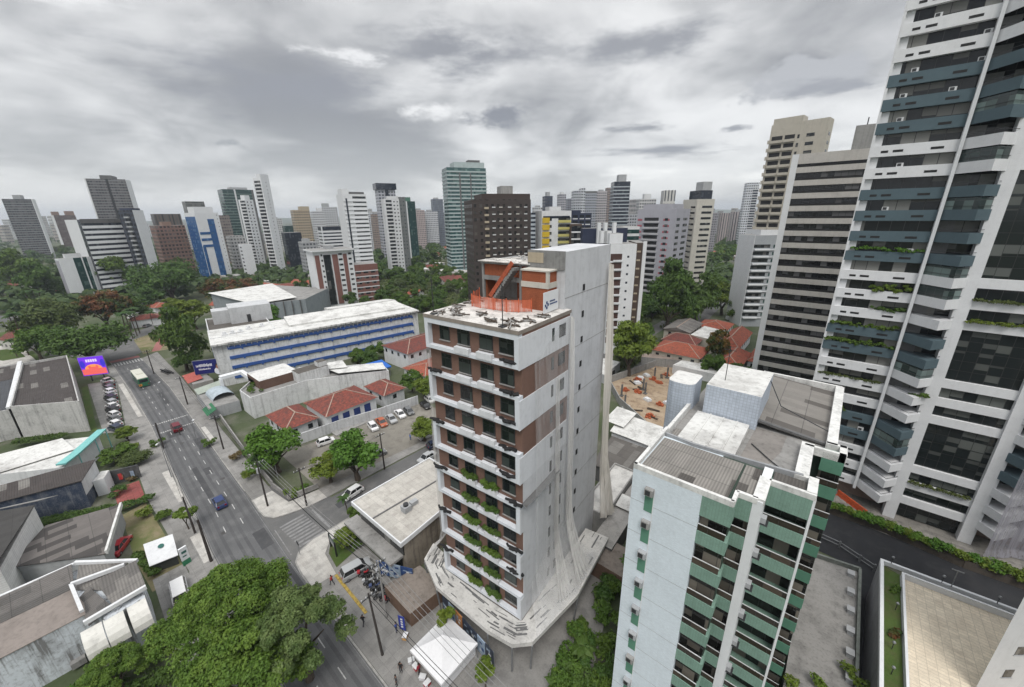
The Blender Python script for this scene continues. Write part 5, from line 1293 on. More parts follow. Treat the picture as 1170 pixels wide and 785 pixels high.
gp('gutter_wall', mb, [wall('gutter_grey', (.30, .31, .32), grime=.5)])
mb = MB(); mb.box(-8.6, 33.5, 29.9, -3.9, 40.0, 30.5, 0)
for x in (-7.4, -6.2, -5.0): mb.box(x, 33.5, 30.5, x + .12, 40, 30.58, 0)
gp('white_flat_roof', mb, [roof_white])
mb = MB(); mb.box(-9.3, 33.6, 30.0, -8.7, 35.6, 30.2, 0); gp('roof_sheet', mb, [asb])
mb = MB(); mb.box(-8.2, 40.2, 29.9, -3.4, 47.6, 33.5, 0, 1); gp('tank_block', mb, [wall('pale_dot_tiles', (.46, .51, .58), grime=.35, tile=(.30, .30, False, .72), bump=0), roof_white])
mb = MB(); mb.box(-8.24, 41.4, 30.6, -8.18, 42.2, 32.8, 0); gp('tank_door', mb, [dark_steel])
mb = MB()
oval = [(-12.1, 41.0), (-11.9, 40.5), (-11.4, 40.3)] + [(-10.3 + .9 * math.sin(t), 41.2 - .9 * math.cos(t)) for t in [math.pi / 2 * k / 6 for k in range(7)]] + [(-9.4, 43.6), (-9.6, 43.9), (-11.9, 43.9), (-12.1, 43.6)]
mb.prism(oval, 0, 32.9, 0, 1); gp('stair_tower', mb, [wall('pale_dot_tiles', (.46, .51, .58), tile=(.30, .30, False, .72), bump=0), roof_white])
slope('roof_sheet', [asb_y], [(-3.4, 41.0, 30.6), (2.1, 41.0, 30.0), (2.2, 55.3, 30.0), (-4.6, 55.3, 30.6)])
slope('roof_sheet', [wall('roof_felt', (.22, .205, .19), grime=.6)], [(-3.6, 34.0, 30.05), (.2, 34.0, 29.95), (1.6, 40.8, 29.95), (-3.4, 40.8, 30.05)])
mb = MB(); mb.bar((-3.4, 41.0, 30.75), (2.2, 41.0, 30.2), .35, .2); gp('roof_gutter', mb, [dark_conc])
for i, (pts) in enumerate((((-3.2, 37.2, 30.12), (-1.6, 35.4, 30.12), (-.2, 34.1, 30.1)), ((-3.6, 46, 33.5), (-2, 44, 31.5), (2.2, 43.2, 30.4)))):
    mb = MB(); mb.tube(pts, .05, 5); gp('roof_cable', mb, [dark_steel])
mb = MB(); mb.tube([(-7.0, 42.4, 33.5), (-7.0, 42.4, 37.2)], .04, 5); mb.bar((-7.6, 42.4, 36.8), (-6.4, 42.4, 36.8), .04, .04); gp('aerial', mb, [dark_steel])

# ================================================================== ground between the towers, terrace building, deck
tile_f = ground_mat('terrace_tiles', [(.66, .58, .46), (.72, .64, .51), (.60, .52, .41)], (.12, .6, 5), slab=(.75, .42, .025, .72), bump=.05)
tr_ = thing('roof_terrace', 'flat roofed building with a beige tiled terrace, lawn strip and white parapets', 'building', (11.0, 60.5, 0))
def tp(name, mb, mats, parent=None): return mb.build(name, mats, parent or tr_, off=(11.0, 60.5))
TP = [(11.1, 60.6), (10.15, 36), (24, 36), (41, 50), (41, 61.8)]
mb = MB(); mb.prism(TP, 0, 6.4, 0, 0); tp('wall', mb, [wall('terrace_wall', (.26, .26, .27), grime=.5)])
mb = MB(); mb.parapet(TP, 6.4, 7.05, .32); tp('parapet', mb, [white_clean])
IN = [(13.0, 59.3), (12.0, 36.6), (23.6, 36.6), (40, 50.4), (40, 60.4)]
mb = MB(); mb.parapet(IN, 6.4, 7.25, .22); tp('inner_parapet', mb, [white_clean])
mb = MB(); mb.face([(p[0], p[1], 6.45) for p in IN[::-1]], 0)
o = tp('tiled_floor', mb, [tile_f])
mb = MB(); mb.face([(p[0], p[1], 6.52) for p in [(11.42, 60.2), (10.5, 36.4), (11.95, 36.4), (12.95, 59.5)]], 0); tp('lawn_strip', mb, [grass_m])
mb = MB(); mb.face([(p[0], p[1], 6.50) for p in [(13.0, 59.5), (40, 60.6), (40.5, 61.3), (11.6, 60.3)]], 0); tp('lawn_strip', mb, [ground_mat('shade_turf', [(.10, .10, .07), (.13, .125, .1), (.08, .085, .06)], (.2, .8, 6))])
for x, y in ((12.1, 60.35), (16.6, 60.5), (12.2, 53), (21, 60.6), (11.6, 47), (11.4, 43.8)):
    mb = MB(); mb.tube([(0, 0, 0), (0, 0, .9)], .04, 5); mb.ball((0, 0, 1.0), .16, 8, 1); o = mb.build('garden_lamp', [dark_steel, steel], None, (x, y, 6.5 if y < 60 else 7.05)); tag(o, 'small dark garden lamp on the terrace lawn or parapet', 'lamp', 'garden lamps on the roof terrace')
mb = MB(); mb.tube([(0, 0, 0), (0, 0, 2.4)], .05, 6); mb.bar((-.5, 0, 2.4), (.5, 0, 2.45), .12, .1, 0); o = mb.build('lamp_post', [steel], None, (17.4, 60.5, 7.0)); tag(o, 'twin headed lamp post on the terrace parapet', 'lamp post')
for i, (x, y, s) in enumerate(((12.3, 56.2, .7), (11.9, 49.2, .8))):
    bush('shrub', 'low reddish shrub in the lower half of the terrace lawn strip' if i else 'low green shrub near the far end of the terrace lawn strip', 'shrub', x, y, 6.5, [(0, 0, .2, .5 * s), (.3, .5, .2, .4 * s), (-.2, -.5, .15, .4 * s)], 420, .14, 330 + i, leafF if i else leafA)
# tower whose corner shows at the lower right
CX_, CY_ = 17.4, 47.0
cw = thing('white_punched_block', 'white rendered block with small square dark windows rising beside the tiled terrace', 'building', (CX_, CY_, 0), rad(40))
mb = MB(); mb.prism([(0, 0), (15, 0), (17, 6), (7.2, 3.6)], 0, 36, 0); mb.build('wall', [wall('punched_white', (.50, .51, .52), grime=.2)], cw)
POLYS.append([(17, 46), (30, 57), (26, 60)])
zw = zat(1143, 763.7, CX_ + 1.9, CY_ + 1.6)
for i in range(4):
    for k in range(-4, 9):
        z = zw + 3.0 * k - .4; x = 1.9 + 2.9 * i
        if z > 7.5 and z < 34:
            mb = MB(); mb.box(x, -.03, z, x + .85, .02, z + 1.0, 0); mb.box(x - .08, -.08, z - .09, x + .93, .0, z - .002, 1); mb.build('window', [g_room, grey_wall], cw)
# deck with roof vents
dk = thing('concrete_deck', 'stained concrete roof deck with small vents along its edge beside the green tiled block', 'roof deck', (6, 50, 0))
mb = MB(); mb.prism([(3.5, 26), (9.3, 26), (9.5, 43), (9.9, 61.6), (3.9, 60.6)], 0, 3.0, 1, 0); mb.build('slab', [wall('deck_stain', (.27, .262, .25), grime=.95, scale=1.6, streak=.1), concrete], dk, off=(6, 50))
mb = MB()
for a, c in (((9.35, 26), (9.4, 43)), ((9.4, 43), (9.8, 61.5)), ((9.9, 61.6), (3.9, 60.6))): mb.bar((a[0], a[1], 3.3), (c[0], c[1], 3.3), .3, .7)
mb.build('parapet', [wall('mossy_parapet', (.17, .185, .17), grime=.8)], dk, off=(6, 50))
for y in (59.6, 56.2, 53.0, 49.8, 46.6, 43.4, 40.2):
    mb = MB(); mb.box(8.6, y, 3.0, 9.2, y + .7, 3.55, 0); mb.box(8.5, y - .08, 3.55, 9.25, y + .78, 3.65, 0); mb.build('vent', [grey_wall], dk, off=(6, 50))
wl = thing('retaining_wall', 'dark stained retaining wall below the planted strip at the tower forecourt', 'wall', (8, 76, 0))
mb = MB(); mb.bar((-4, 77.2, .7), (14, 77.6, .7), .4, 1.4); mb.bar((14, 77.5, .7), (22, 75.9, .7), .4, 1.4); mb.bar((22, 75.9, .7), (42, 76.4, .7), .4, 1.4); mb.build('stone', [wall('stained_brown_wall', (.10, .085, .07), grime=.7)], wl, off=(8, 76))
rl = thing('pipe_railing', 'grey pipe railing with one thick post along the dark lower lane', 'railing', (4, 70, 0))
for z in (.5, 1.1):
    mb = MB(); mb.tube([(0, 70, z), (8, 69, z), (12, 66.8, z)], .07, 6); mb.build('rail', [steel], rl, off=(4, 70))
for x, y in ((1, 69.9), (5, 69.4), (8, 69), (10.4, 67.6), (12, 66.8)):
    mb = MB(); mb.tube([(x, y, 0), (x, y, 1.3)], .12 if x > 1 else .3, 7); mb.build('post', [steel if x > 1 else white_wall], rl, off=(4, 70))
rnd = random.Random(44)
for i in range(24):
    x = 5.0 + i * 1.0; y = 77.4 - (0 if x < 14 else min((x - 14) * .16, 1.1)); v = rnd.random()
    if 20 < x < 0: continue
    o = bush('hedge_plant', 'yellow green shrub in the planted strip at the tower forecourt', 'shrub', x, y, 1.2, [(rnd.uniform(-.4, .4), rnd.uniform(-.4, .4), .2 + rnd.uniform(0, .5 * (1 + .6 * (x > 17))), rnd.uniform(.45, .85)) for _ in range(5)], 620, .17, 400 + i, leafV if v < .45 else leafC, 'shrubs of the planted strip')
mb = MB(); L = 14.0
ob = thing('orange_barrier', 'orange site barrier standing in front of the tall balcony tower lobby', 'barrier', (7.4, 84.0, 0), math.atan2(-3.6, 3.8))
mb.box(0, -.1, 0, 5.4, .1, 1.2, 0)
for k in range(6): mb.box(k * 1.05, -.3, 0, k * 1.05 + .1, .3, .25, 0)
mb.build('panel', [plain('barrier_orange', (.60, .10, .03), .6, var=.3)], ob)

# ================================================================== low roofs behind the unfinished tower
rough_roof = wall('rough_grey_roof', (.33, .32, .305), grime=.8, scale=2.2, streak=.1)
def lowblock(name, label, poly, z, wallm, roofm, cat='building', par=None, z0=0.0):
    c = (sum(p[0] for p in poly) / len(poly), sum(p[1] for p in poly) / len(poly))
    t = thing(name, label, cat, (c[0], c[1], 0)); POLYS.append(poly)
    mb = MB(); mb.prism(poly, z0, z, 0, 1); mb.build('wall', [wallm, roofm], t, off=c)
    if par:
        mb = MB(); mb.parapet(poly, z - .01, z + par, .22); mb.build('parapet', [wallm], t, off=c)
    return t, c
def roofon(t, c, name, mats, corners, thick=.1): return slope(name, mats, corners, t, c, thick)
t, c = lowblock('concrete_annex', 'long pale concrete annex roof between the unfinished tower and the green block', [(-25.8, 48), (-21.4, 48), (-22.2, 62), (-26.5, 62)], 3.9, concrete, wall('tray_deck', (.46, .445, .42)), par=.3)
t, c = lowblock('stone_shed', 'narrow rough grey roof beside the green block wall', [(-21.3, 43.5), (-18.0, 43.5), (-18.8, 60), (-21.8, 60)], 3.2, dark_conc, rough_roof)
roofon(t, c, 'roof_sheet', [roof_white], [(-21.5, 52, 3.6), (-18.6, 52, 3.6), (-18.8, 55, 3.9), (-21.7, 55, 3.9)])
t, c = lowblock('brown_shed', 'small brown shed with flat stained roof near the banana plants', [(-20.5, 40.5), (-14.8, 40.5), (-15.0, 45.5), (-20.8, 45.5)], 2.8, wall('mud_wall', (.17, .11, .08), grime=.6), wall('stained_roof', (.22, .19, .165), grime=.8))
t, c = lowblock('dark_corrugated_shed', 'dark corrugated shed roof in front of the white metal shed', [(-30, 60), (-19.5, 60), (-20, 70.2), (-31, 70.2)], 3.4, dark_conc, roof_grey)
roofon(t, c, 'roof_sheet', [corrugated('dark_sheet', (.13, .12, .11), (.21, .2, .185), .25, 0, (4, 1.2), .3)], [(-30.3, 59.7, 3.6), (-19.2, 59.7, 3.6), (-19.7, 70.3, 4.3), (-31.2, 70.3, 4.3)])
t, c = lowblock('white_metal_shed', 'white metal roofed shed with a raised left bay beside the building site', [(-31.5, 70.8), (-20.6, 70.8), (-21.4, 79.5), (-32.6, 79.5)], 4.6, white_wall, roof_white)
roofon(t, c, 'roof_sheet', [roof_white], [(-31.8, 70.5, 5.2), (-20.3, 70.5, 4.9), (-21.2, 79.7, 4.9), (-33, 79.7, 5.2)])
roofon(t, c, 'raised_roof', [roof_white], [(-34.5, 73.0, 5.9), (-29.8, 73.0, 5.7), (-30.2, 80.8, 5.7), (-35, 80.8, 5.9)])
# building site
t, c = lowblock('site_shed', 'pale shed with a dark open side at the left edge of the building site', [(-55.5, 103), (-49.5, 103), (-50.5, 116), (-56.5, 116)], 3.0, grey_wall, roof_white)
mb = MB(); mb.box(-49.52, 105, .2, -49.42, 110, 2.4, 0); mb.build('opening', [black], t, off=c)
t, c = lowblock('site_wall_roof', 'long rusty grey lean-to roof behind the building site', [(-47, 125), (-33, 131), (-34, 135), (-48, 129)], 3.0, concrete, wall('rust_roof', (.26, .21, .18), grime=.7))
t, c = lowblock('flat_white_shed', 'low white flat roof below the red tiled house', [(-36, 124), (-23, 124), (-22, 133), (-35, 131)], 3.0, white_wall, roof_white)
wl2 = thing('site_wall', 'grey boundary wall round the building site', 'wall', (-47, 104, 0))
for a, c_ in (((-48.8, 104), (-42.3, 128.2)), ((-39.5, 92.6), (-48.8, 104)), ((-39.5, 92.6), (-25, 81.6))):
    mb = MB(); mb.bar((a[0], a[1], 1.1), (c_[0], c_[1], 1.1), .25, 2.2); mb.build('panel', [concrete], wl2, off=(-47, 104))
rnd = random.Random(77)
rust = plain('rust_orange', (.42, .11, .045), .8, var=.4)
for i in range(34):
    x, y = rnd.uniform(-43, -28), rnd.uniform(88, 122)
    if y > 118 + (x + 43) * .6 or (x > -34 and y > 110): continue
    mb = MB(); k = i % 4
    if k == 0:
        for j in range(14): 
            a = rnd.uniform(0, 6.28); r = rnd.uniform(0, 1.1); mb.box(r * math.cos(a) - .3, r * math.sin(a) - .25, 0, r * math.cos(a) + .3, r * math.sin(a) + .25, rnd.uniform(.2, 1.1) * (1.2 - r * .7), 0)
        o = mb.build('brick_heap', [rust], None, (x, y, .05)); tag(o, 'heap of orange bricks on the sandy building site', 'bricks', 'brick heaps on the building site')
    elif k == 1:
        for j in range(8): mb.bar((rnd.uniform(-.3, .3), -1.6 + rnd.uniform(-.2, .2), .1 + .1 * (j // 3)), (rnd.uniform(-.3, .3), 1.6, .1 + .1 * (j // 3)), .2, .1)
        o = mb.build('timber_stack', [bark], None, (x, y, .05), rnd.uniform(0, 3)); tag(o, 'stack of dark planks on the sandy building site', 'planks', 'plank stacks on the building site')
    elif k == 2:
        mb.box(-.2, -.2, 0, .2, .2, 3.6, 0); mb.box(-.5, -.5, 0, .5, .5, .25, 0)
        for j in (-.12, .12): mb.tube([(j, j, 3.5), (j, j, 4.3)], .03, 4, 1)
        o = mb.build('concrete_column', [dark_conc, rust], None, (x, y, .05)); tag(o, 'dark concrete column with starter bars on the building site', 'column', 'concrete columns on the building site')
    else:
        mb.box(-1, -.7, 0, 1, .7, .5, 0); mb.box(-.8, -.5, .5, .7, .6, .8, 0); o = mb.build('sheet_stack', [white_wall], None, (x, y, .05), rnd.uniform(0, 3)); tag(o, 'stack of pale sheets on the sandy building site', 'sheets', 'sheet stacks on the building site')

# ================================================================== corner building with the flat slab roof
t, c = lowblock('corner_shop', 'low corner building with a pale slab roof and dark ribbon window', [(-52.0, 23.4), (-39.8, 23.4), (-41.0, 37.5), (-51.8, 37.5)], 6.4, wall('stained_beige_wall', (.27, .235, .19), grime=.8, streak=.9), roof_grey)
mb = MB(); mb.prism([(-52.6, 22.5), (-39.4, 22.5), (-40.6, 38), (-52.4, 38)], 6.4, 6.95, 0, 1); mb.build('roof_slab', [white_wall, ground_mat('slab_roof', [(.44, .42, .385), (.49, .47, .43), (.36, .34, .31)], (.15, .7, 5), slab=(1.6, 1.0, .03, .8), bump=.05)], t, off=c)
mb = MB(); mb.parapet([(-52.6, 22.5), (-39.4, 22.5), (-40.6, 38), (-52.4, 38)], 6.95, 7.15, .18); mb.build('parapet', [white_clean], t, off=c)
mb = MB(); mb.box(-51.6, 23.25, 3.9, -40.2, 23.41, 6.2, 0); mb.build('window_band', [g_tow], t, off=c)
mb = MB(); mb.box(-53.4, 21.2, 3.2, -40.6, 23.5, 3.6, 0); mb.build('canopy', [concrete], t, off=c)
mb = MB(); mb.box(-51.0, 23.28, .2, -41.0, 23.42, 3.0, 0); mb.build('shopfront', [g_tow], t, off=c)
mb = MB(); mb.bar((-46.8, 22.8, 7.0), (-46.0, 38, 7.0), .25, .1); mb.build('expansion_joint', [dark_conc], t, off=c)
mb = MB(); mb.box(-44.9, 26.4, 6.95, -43.7, 27.6, 7.9, 0); mb.tube([(-44.3, 27.0, 7.9), (-44.3, 27.0, 8.25)], .4, 10, 1); ac = mb.build('air_conditioner', [grey_wall, dark_steel], t, off=c)
mb = MB(); mb.box(-45.0, 28.0, 6.95, -44.2, 29.2, 7.6, 0); mb.build('air_conditioner', [grey_wall], t, off=c)
# painted hoarding along its forecourt, and the one below the debris tray
posterA = plain('poster_blue', (.03, .07, .20), .5, var=.3); posterB = plain('poster_dark', (.035, .045, .07), .5, var=.4); posterC = plain('poster_light', (.30, .38, .48), .5, var=.3); posterO = plain('poster_orange', (.45, .20, .07), .5)
def hoarding(label, a, b, z0, z1, cols):
    L = math.hypot(b[0] - a[0], b[1] - a[1]); t = thing('hoarding', label, 'hoarding', (a[0], a[1], 0), math.atan2(b[1] - a[1], b[0] - a[0])); n = len(cols)
    for k, m in enumerate(cols):
        mb = MB(); mb.box(L * k / n + .02, -.05, z0, L * (k + 1) / n - .02, .05, z1, 0); R = random.Random(k + int(L * 10))
        for j in range(5):
            x = L * k / n + R.uniform(.1, .6) * L / n; z = R.uniform(z0 + .2, z1 - .6); mb.box(x, -.06, z, x + R.uniform(.15, .35) * L / n, -.051, z + R.uniform(.15, .5), 1 + j % 2)
        mb.build('panel', [m, posterC if m is not posterC else posterA, white_wall], t)
    for k in range(n + 1):
        mb = MB(); mb.tube([(L * k / n, .08, 0), (L * k / n, .08, z1)], .05, 5); mb.build('post', [steel], t)
hoarding('blue and white picture hoarding between the corner shop and the debris tray', (-43.2, 20.6), (-38.0, 23.0), .8, 3.2, [posterA, posterC, posterA])
hoarding('long dark picture hoarding below the debris tray of the unfinished tower', (-32.0, 23.2), (-22.0, 22.2), .3, 2.9, [posterB, posterC, posterO, posterB, posterB, posterC, posterB])
t, c = lowblock('tray_shed', 'small stained flat roof between the hoarding and the debris tray', [(-39.5, 19.4), (-33.5, 19.2), (-33, 24.5), (-38.4, 24.5)], 2.3, wall('mud_wall', (.17, .11, .08)), wall('stained_roof', (.22, .19, .165)))
t, c = lowblock('ground_floor_hall', 'rough dark ground storey below the unfinished tower', [(-35.5, 25.5), (-22.2, 27.0), (-23.3, 44), (-36.5, 43)], 3.75, dark_conc, dark_conc)
# event tent
tn = thing('event_tent', 'white pyramid tent on four legs beside the pavement', 'tent', (-27.0, 19.2, 0))
cm = plain('tent_cloth', (.70, .70, .71), .7, var=.06); S = 2.75
mb = MB(); ap = (0, 0, 4.5); e = 2.55
cs = [(-S, -S), (S, -S), (S, S), (-S, S)]
for k in range(4):
    a, b_ = cs[k], cs[(k + 1) % 4]
    prev = [(a[0], a[1], e), (b_[0], b_[1], e)]
    for q in range(1, 6):
        f = q / 5; zz = e + (4.5 - e) * (f ** 1.25)
        cur = [(a[0] * (1 - f), a[1] * (1 - f), zz), (b_[0] * (1 - f), b_[1] * (1 - f), zz)]
        mb.face([prev[0], prev[1], cur[1], cur[0]] if q < 5 else [prev[0], prev[1], cur[0]], 0); prev = cur
    mb.face([(a[0], a[1], e - .35), (b_[0], b_[1], e - .35), (b_[0], b_[1], e), (a[0], a[1], e)], 0)
mb.build('canopy', [cm], tn)
for p in cs:
    mb = MB(); mb.tube([(p[0] * .97, p[1] * .97, 0), (p[0] * .97, p[1] * .97, e)], .05, 6); mb.build('leg', [steel], tn)
mb = MB(); mb.box(S - .5, -S, .2, S - .46, S, 1.2, 0); mb.build('side_panel', [cm], tn)
# ================================================================== school, low houses and yards along the avenue
blue = plain('school_blue', (.035, .10, .33), .6, var=.25)
stainw = wall('stained_white', (.64, .65, .65), grime=.5, streak=.8, dark=(.19, .19, .19))
SCH = thing('school_block', 'long four storey white block with blue window bands and white metal roofs', 'school', (-141.3, 27.8, 0), math.atan2(65.5, 13.3))
SL, SD, SH = 67.0, 20.0, 13.4
# local x along the long front, y away from the street
mb = MB(); mb.box(0, 0, 0, SL, SD, SH, 0, bottom=False); mb.build('wall', [stainw], SCH)
mb = MB(); mb.box(-.4, -1.0, SH, SL + .3, SD, SH + .55, 0, 1); mb.build('roof_edge', [wall('drip_white', (.60, .60, .58), grime=1.0, streak=1.6, scale=2.2), roof_white], SCH)
mb = MB()
for k in range(44): mb.box(.8 + k * 1.5, -.82, SH - 1.15, .95 + k * 1.5, -.02, SH, 0)
mb.build('eave_fins', [grey_wall], SCH)
gb = glass('glass_school', (.012, .018, .04), (1.5, 3.2), (.05, .08, .16), .5, .06, (.02, .05, .16))
for k in range(4):
    z = SH - 3.2 * (k + 1)
    mb = MB(); mb.box(4, -.06, z + 1.15, SL - 3, .0, z + 2.15, 0); mb.build('window_band', [gb], SCH)
    mb = MB(); mb.box(3.5, -.32, z + 1.35, SL - 2.5, -.0, z + 2.3, 0); mb.build('sun_shade', [blue], SCH)
    for j in range(14):
        mb = MB(); mb.box(7 + j * 4.4, -.4, z + .9, 7.5 + j * 4.4, -.0, z + 1.5, 0); mb.build('blue_unit', [blue], SCH)
mb = MB()
for k in range(4): mb.box(SL - .02, 2, SH - 3.2 * k - 2.4, SL + .04, SD - 2, SH - 3.2 * k - 1.0, 0)
mb.build('end_window', [g_dark], SCH)
slope('metal_roof', [roof_white], [(22, 6.0, 14.6), (64, 5.0, 14.6), (64, 14, 16.2), (22, 14, 16.2)], SCH, (0, 0), .9)
slope('metal_roof', [roof_white], [(38, 14.2, 16.4), (64, 14.2, 16.4), (64, 24, 15.2), (38, 24, 15.2)], SCH, (0, 0), .9)
mb = MB(); mb.box(-.2, 7, 0, 18, 40, SH + .2, 0, 1, bottom=False); mb.build('street_wing', [stainw, wall('bitumen_roof', (.105, .095, .085), grime=.6)], SCH)
mb = MB()
for k in range(4): mb.box(-.28, 9, SH - 3.2 * k - 2.6, -.2, 38, SH - 3.2 * k - 1.0, 0)
mb.build('wing_window', [g_blue], SCH)
mb = MB(); mb.parapet([(-.2, 7), (18, 7), (18, 40), (-.2, 40)], SH + .2, SH + .7, .3); mb.build('parapet', [stainw], SCH)
mb = MB(); mb.box(7, 26, SH, 20, 36, SH + 6.0, 0); mb.box(2, 29, SH, 7, 35, SH + 5.0, 0); mb.build('roof_house', [wall('rendered_white', (.50, .51, .52), grime=.45), ], SCH)
mb = MB(); mb.box(12, 25.94, SH + .2, 13.2, 26.02, SH + 3.0, 0); mb.build('roof_door', [dark_steel], SCH)
for k, (x, y) in enumerate(((3, 8.6), (5.2, 9.0), (7.4, 9.2), (10, 12), (14, 13))):
    mb = MB(); mb.box(x, y, SH + .55, x + 1.6, y + 1.2, SH + 1.1, 0); mb.tube([(x + .8, y + .6, SH + 1.1), (x + .8, y + .6, SH + 1.7)], .45, 9, 0); mb.build('roof_vent', [white_wall], SCH)
# hall behind
t, c = lowblock('sports_hall', 'big grey hall with a wide white roof behind the school block', [(-262, 57), (-210, 62), (-204, 82), (-225, 104), (-262, 90)], 11.0, wall('hall_grey', (.27, .30, .32), grime=.4), roof_grey)
roofon(t, c, 'roof_sheet', [roof_white], [(-263, 56, 11.4), (-209, 61, 11.4), (-206, 79, 12.2), (-262, 88, 12.4)])
mb = MB()
for k in range(6):
    x, y = -209.5 + k * 1.0, 62 + k * 3.5
    mb.bar((x + .3, y, 0), (x + .3, y, 11), .4, .4)
mb.build('pilaster', [dark_conc], t, off=c)
# billboard
def billboard(name, label, a, b, z0, z1, base, marks, back=steel, posts=2):
    L = math.hypot(b[0] - a[0], b[1] - a[1]); t = thing(name, label, 'billboard', (a[0], a[1], 0), math.atan2(b[1] - a[1], b[0] - a[0]))
    mb = MB(); mb.box(0, 0, z0, L, .4, z1, 0); mb.box(.1, -.03, z0 + .1, L - .1, 0, z1 - .1, 1); mb.build('panel', [back, base], t)
    for nm, (x0, x1, y0, y1), m in marks:
        mb = MB(); mb.box(x0 * L, -.06, z0 + (z1 - z0) * y0, x1 * L, -.035, z0 + (z1 - z0) * y1, 0); mb.build(nm, [m], t)
    for k in range(posts):
        mb = MB(); mb.tube([(L * (k + .5) / posts, .3, 0), (L * (k + .5) / posts, .3, z0 + .5)], .18, 7); mb.build('post', [dark_steel], t)
    return t, L
bb_blue = plain('billboard_blue', (.012, .018, .15), .4, var=.3); skin = plain('print_skin', (.35, .17, .11), .5); wht = plain('print_white', (.75, .76, .8), .5, var=.05); prA = plain('print_blue', (.10, .22, .6), .5); prR = plain('print_red', (.5, .05, .05), .5); prO = plain('print_hair', (.03, .02, .02), .5)
t, L = billboard('billboard', 'long blue billboard with two printed people and white script facing the avenue', (-148.6, 23.2), (-142.6, 34.0), 3.6, 8.2, bb_blue, [])
def blob(t, name, L, z0, z1, cx, cy, rx, ry, m, n=14, off=-.05):
    mb = MB(); mb.face([(cx * L + rx * L * math.cos(2 * math.pi * k / n), off, z0 + (z1 - z0) * (cy + ry * math.sin(2 * math.pi * k / n))) for k in range(n)], 0); return mb.build(name, [m], t)
for cx, cy, s in ((.50, .42, 1.0), (.66, .50, 1.1)):
    blob(t, 'printed_body', L, 3.6, 8.2, cx, .12, .085 * s, .26, wht if cx < .6 else prA)
    blob(t, 'printed_hair', L, 3.6, 8.2, cx, cy + .06, .042 * s, .20, prO, off=-.055)
    blob(t, 'printed_face', L, 3.6, 8.2, cx, cy, .034 * s, .15, skin, off=-.06)
R = random.Random(3)
mb = MB(); x = .06
while x < .40: w = R.uniform(.008, .02); mb.box(x * L, -.06, 6.0 + R.uniform(-.1, .1), (x + w) * L, -.04, 6.7 + R.uniform(-.1, .3), 0); x += w + .008
x = .1
while x < .34: w = R.uniform(.008, .016); mb.box(x * L, -.06, 5.0, (x + w) * L, -.04, 5.4 + R.uniform(-.1, .1), 0); x += w + .008
mb.build('script', [wht], t)
mb = MB(); mb.box(.83 * L, -.06, 4.1, .97 * L, -.04, 5.6, 0); mb.build('label_patch', [wht], t)
mb = MB(); mb.box(.85 * L, -.07, 4.5, .95 * L, -.061, 5.1, 0); mb.build('label_word', [prR], t)
def emis(name, col, s):
    m, nt, b = new_mat(name); b.inputs['Base Color'].default_value = (.02, .02, .02, 1); b.inputs['Emission Color'].default_value = tuple(col) + (1,); b.inputs['Emission Strength'].default_value = s; return m
eP, eB, eO, eR, eW = emis('led_purple', (.16, .02, .75), .8), emis('led_blue', (.03, .02, .55), .8), emis('led_orange', (.9, .30, .08), .8), emis('led_red', (.8, .12, .10), .8), emis('led_white', (.75, .6, .9), .8)
t, L = billboard('led_screen', 'lit purple and orange advertising screen beside the parked cars', (-181.6, .8), (-178.4, 6.4), 2.0, 8.4, eP, [('image_band', (.03, .97, .05, .36), eR)])
blob(t, 'image_glow', L, 2, 8.4, .5, .36, .34, .24, eO); blob(t, 'image_shape', L, 2, 8.4, .5, .28, .16, .18, eR, off=-.055); blob(t, 'image_shape', L, 2, 8.4, .36, .44, .06, .09, eR, off=-.055); blob(t, 'image_shape', L, 2, 8.4, .64, .44, .06, .09, eR, off=-.055); blob(t, 'image_edge', L, 2, 8.4, .12, .62, .10, .2, eB); blob(t, 'image_edge', L, 2, 8.4, .9, .62, .09, .2, eB)
mb = MB()
for k in range(5): mb.box((.28 + .09 * k) * L, -.065, 6.6, (.35 + .09 * k) * L, -.05, 7.5, 0)
mb.build('image_word', [eW], t)
t, c = lowblock('kiosk_canopy', 'red roofed kiosk under the long blue billboard', [(-152, 21.5), (-142, 21.0), (-142, 26), (-151, 26)], 3.0, wall('kiosk_wall', (.30, .29, .27)), roof_grey)
roofon(t, c, 'roof_sheet', [plain('kiosk_red', (.40, .10, .08), .8, var=.3)], [(-153, 20.6, 3.1), (-144, 20.2, 3.1), (-144, 24, 3.6), (-152.6, 24.4, 3.6)])
# white club house complex between the school and the tiled houses
t, c = lowblock('club_house', 'white stained flat roofed complex with roof terrace in front of the school', [(-118, 26.5), (-110.6, 26.6), (-110.4, 41), (-104, 52), (-98.2, 59.5), (-106, 62), (-120, 44), (-127, 34)], 5.6, stainw, roof_grey, par=.5)
mb = MB(); mb.box(-124, 30.5, 5.6, -114.5, 40.5, 8.2, 0, 1); mb.build('upper_room', [wall('rust_brown_wall', (.13, .08, .06)), roof_white], t, off=c)
mb = MB(); mb.box(-115, 39, 5.6, -110.5, 47.5, 8.6, 0, 1); mb.box(-113.6, 45, 8.6, -111, 47.5, 10.0, 0, 1); mb.build('upper_room', [stainw, wall('bitumen_roof', (.105, .095, .085))], t, off=c)
roofon(t, c, 'white_canopy', [roof_white], [(-112, 47.8, 6.9), (-106.4, 48.2, 6.9), (-99, 59, 6.7), (-104.5, 61.5, 6.7)])
roofon(t, c, 'white_canopy', [roof_white], [(-119, 42, 7.4), (-112, 46, 7.4), (-108, 52, 7.2), (-115, 54, 7.2)])
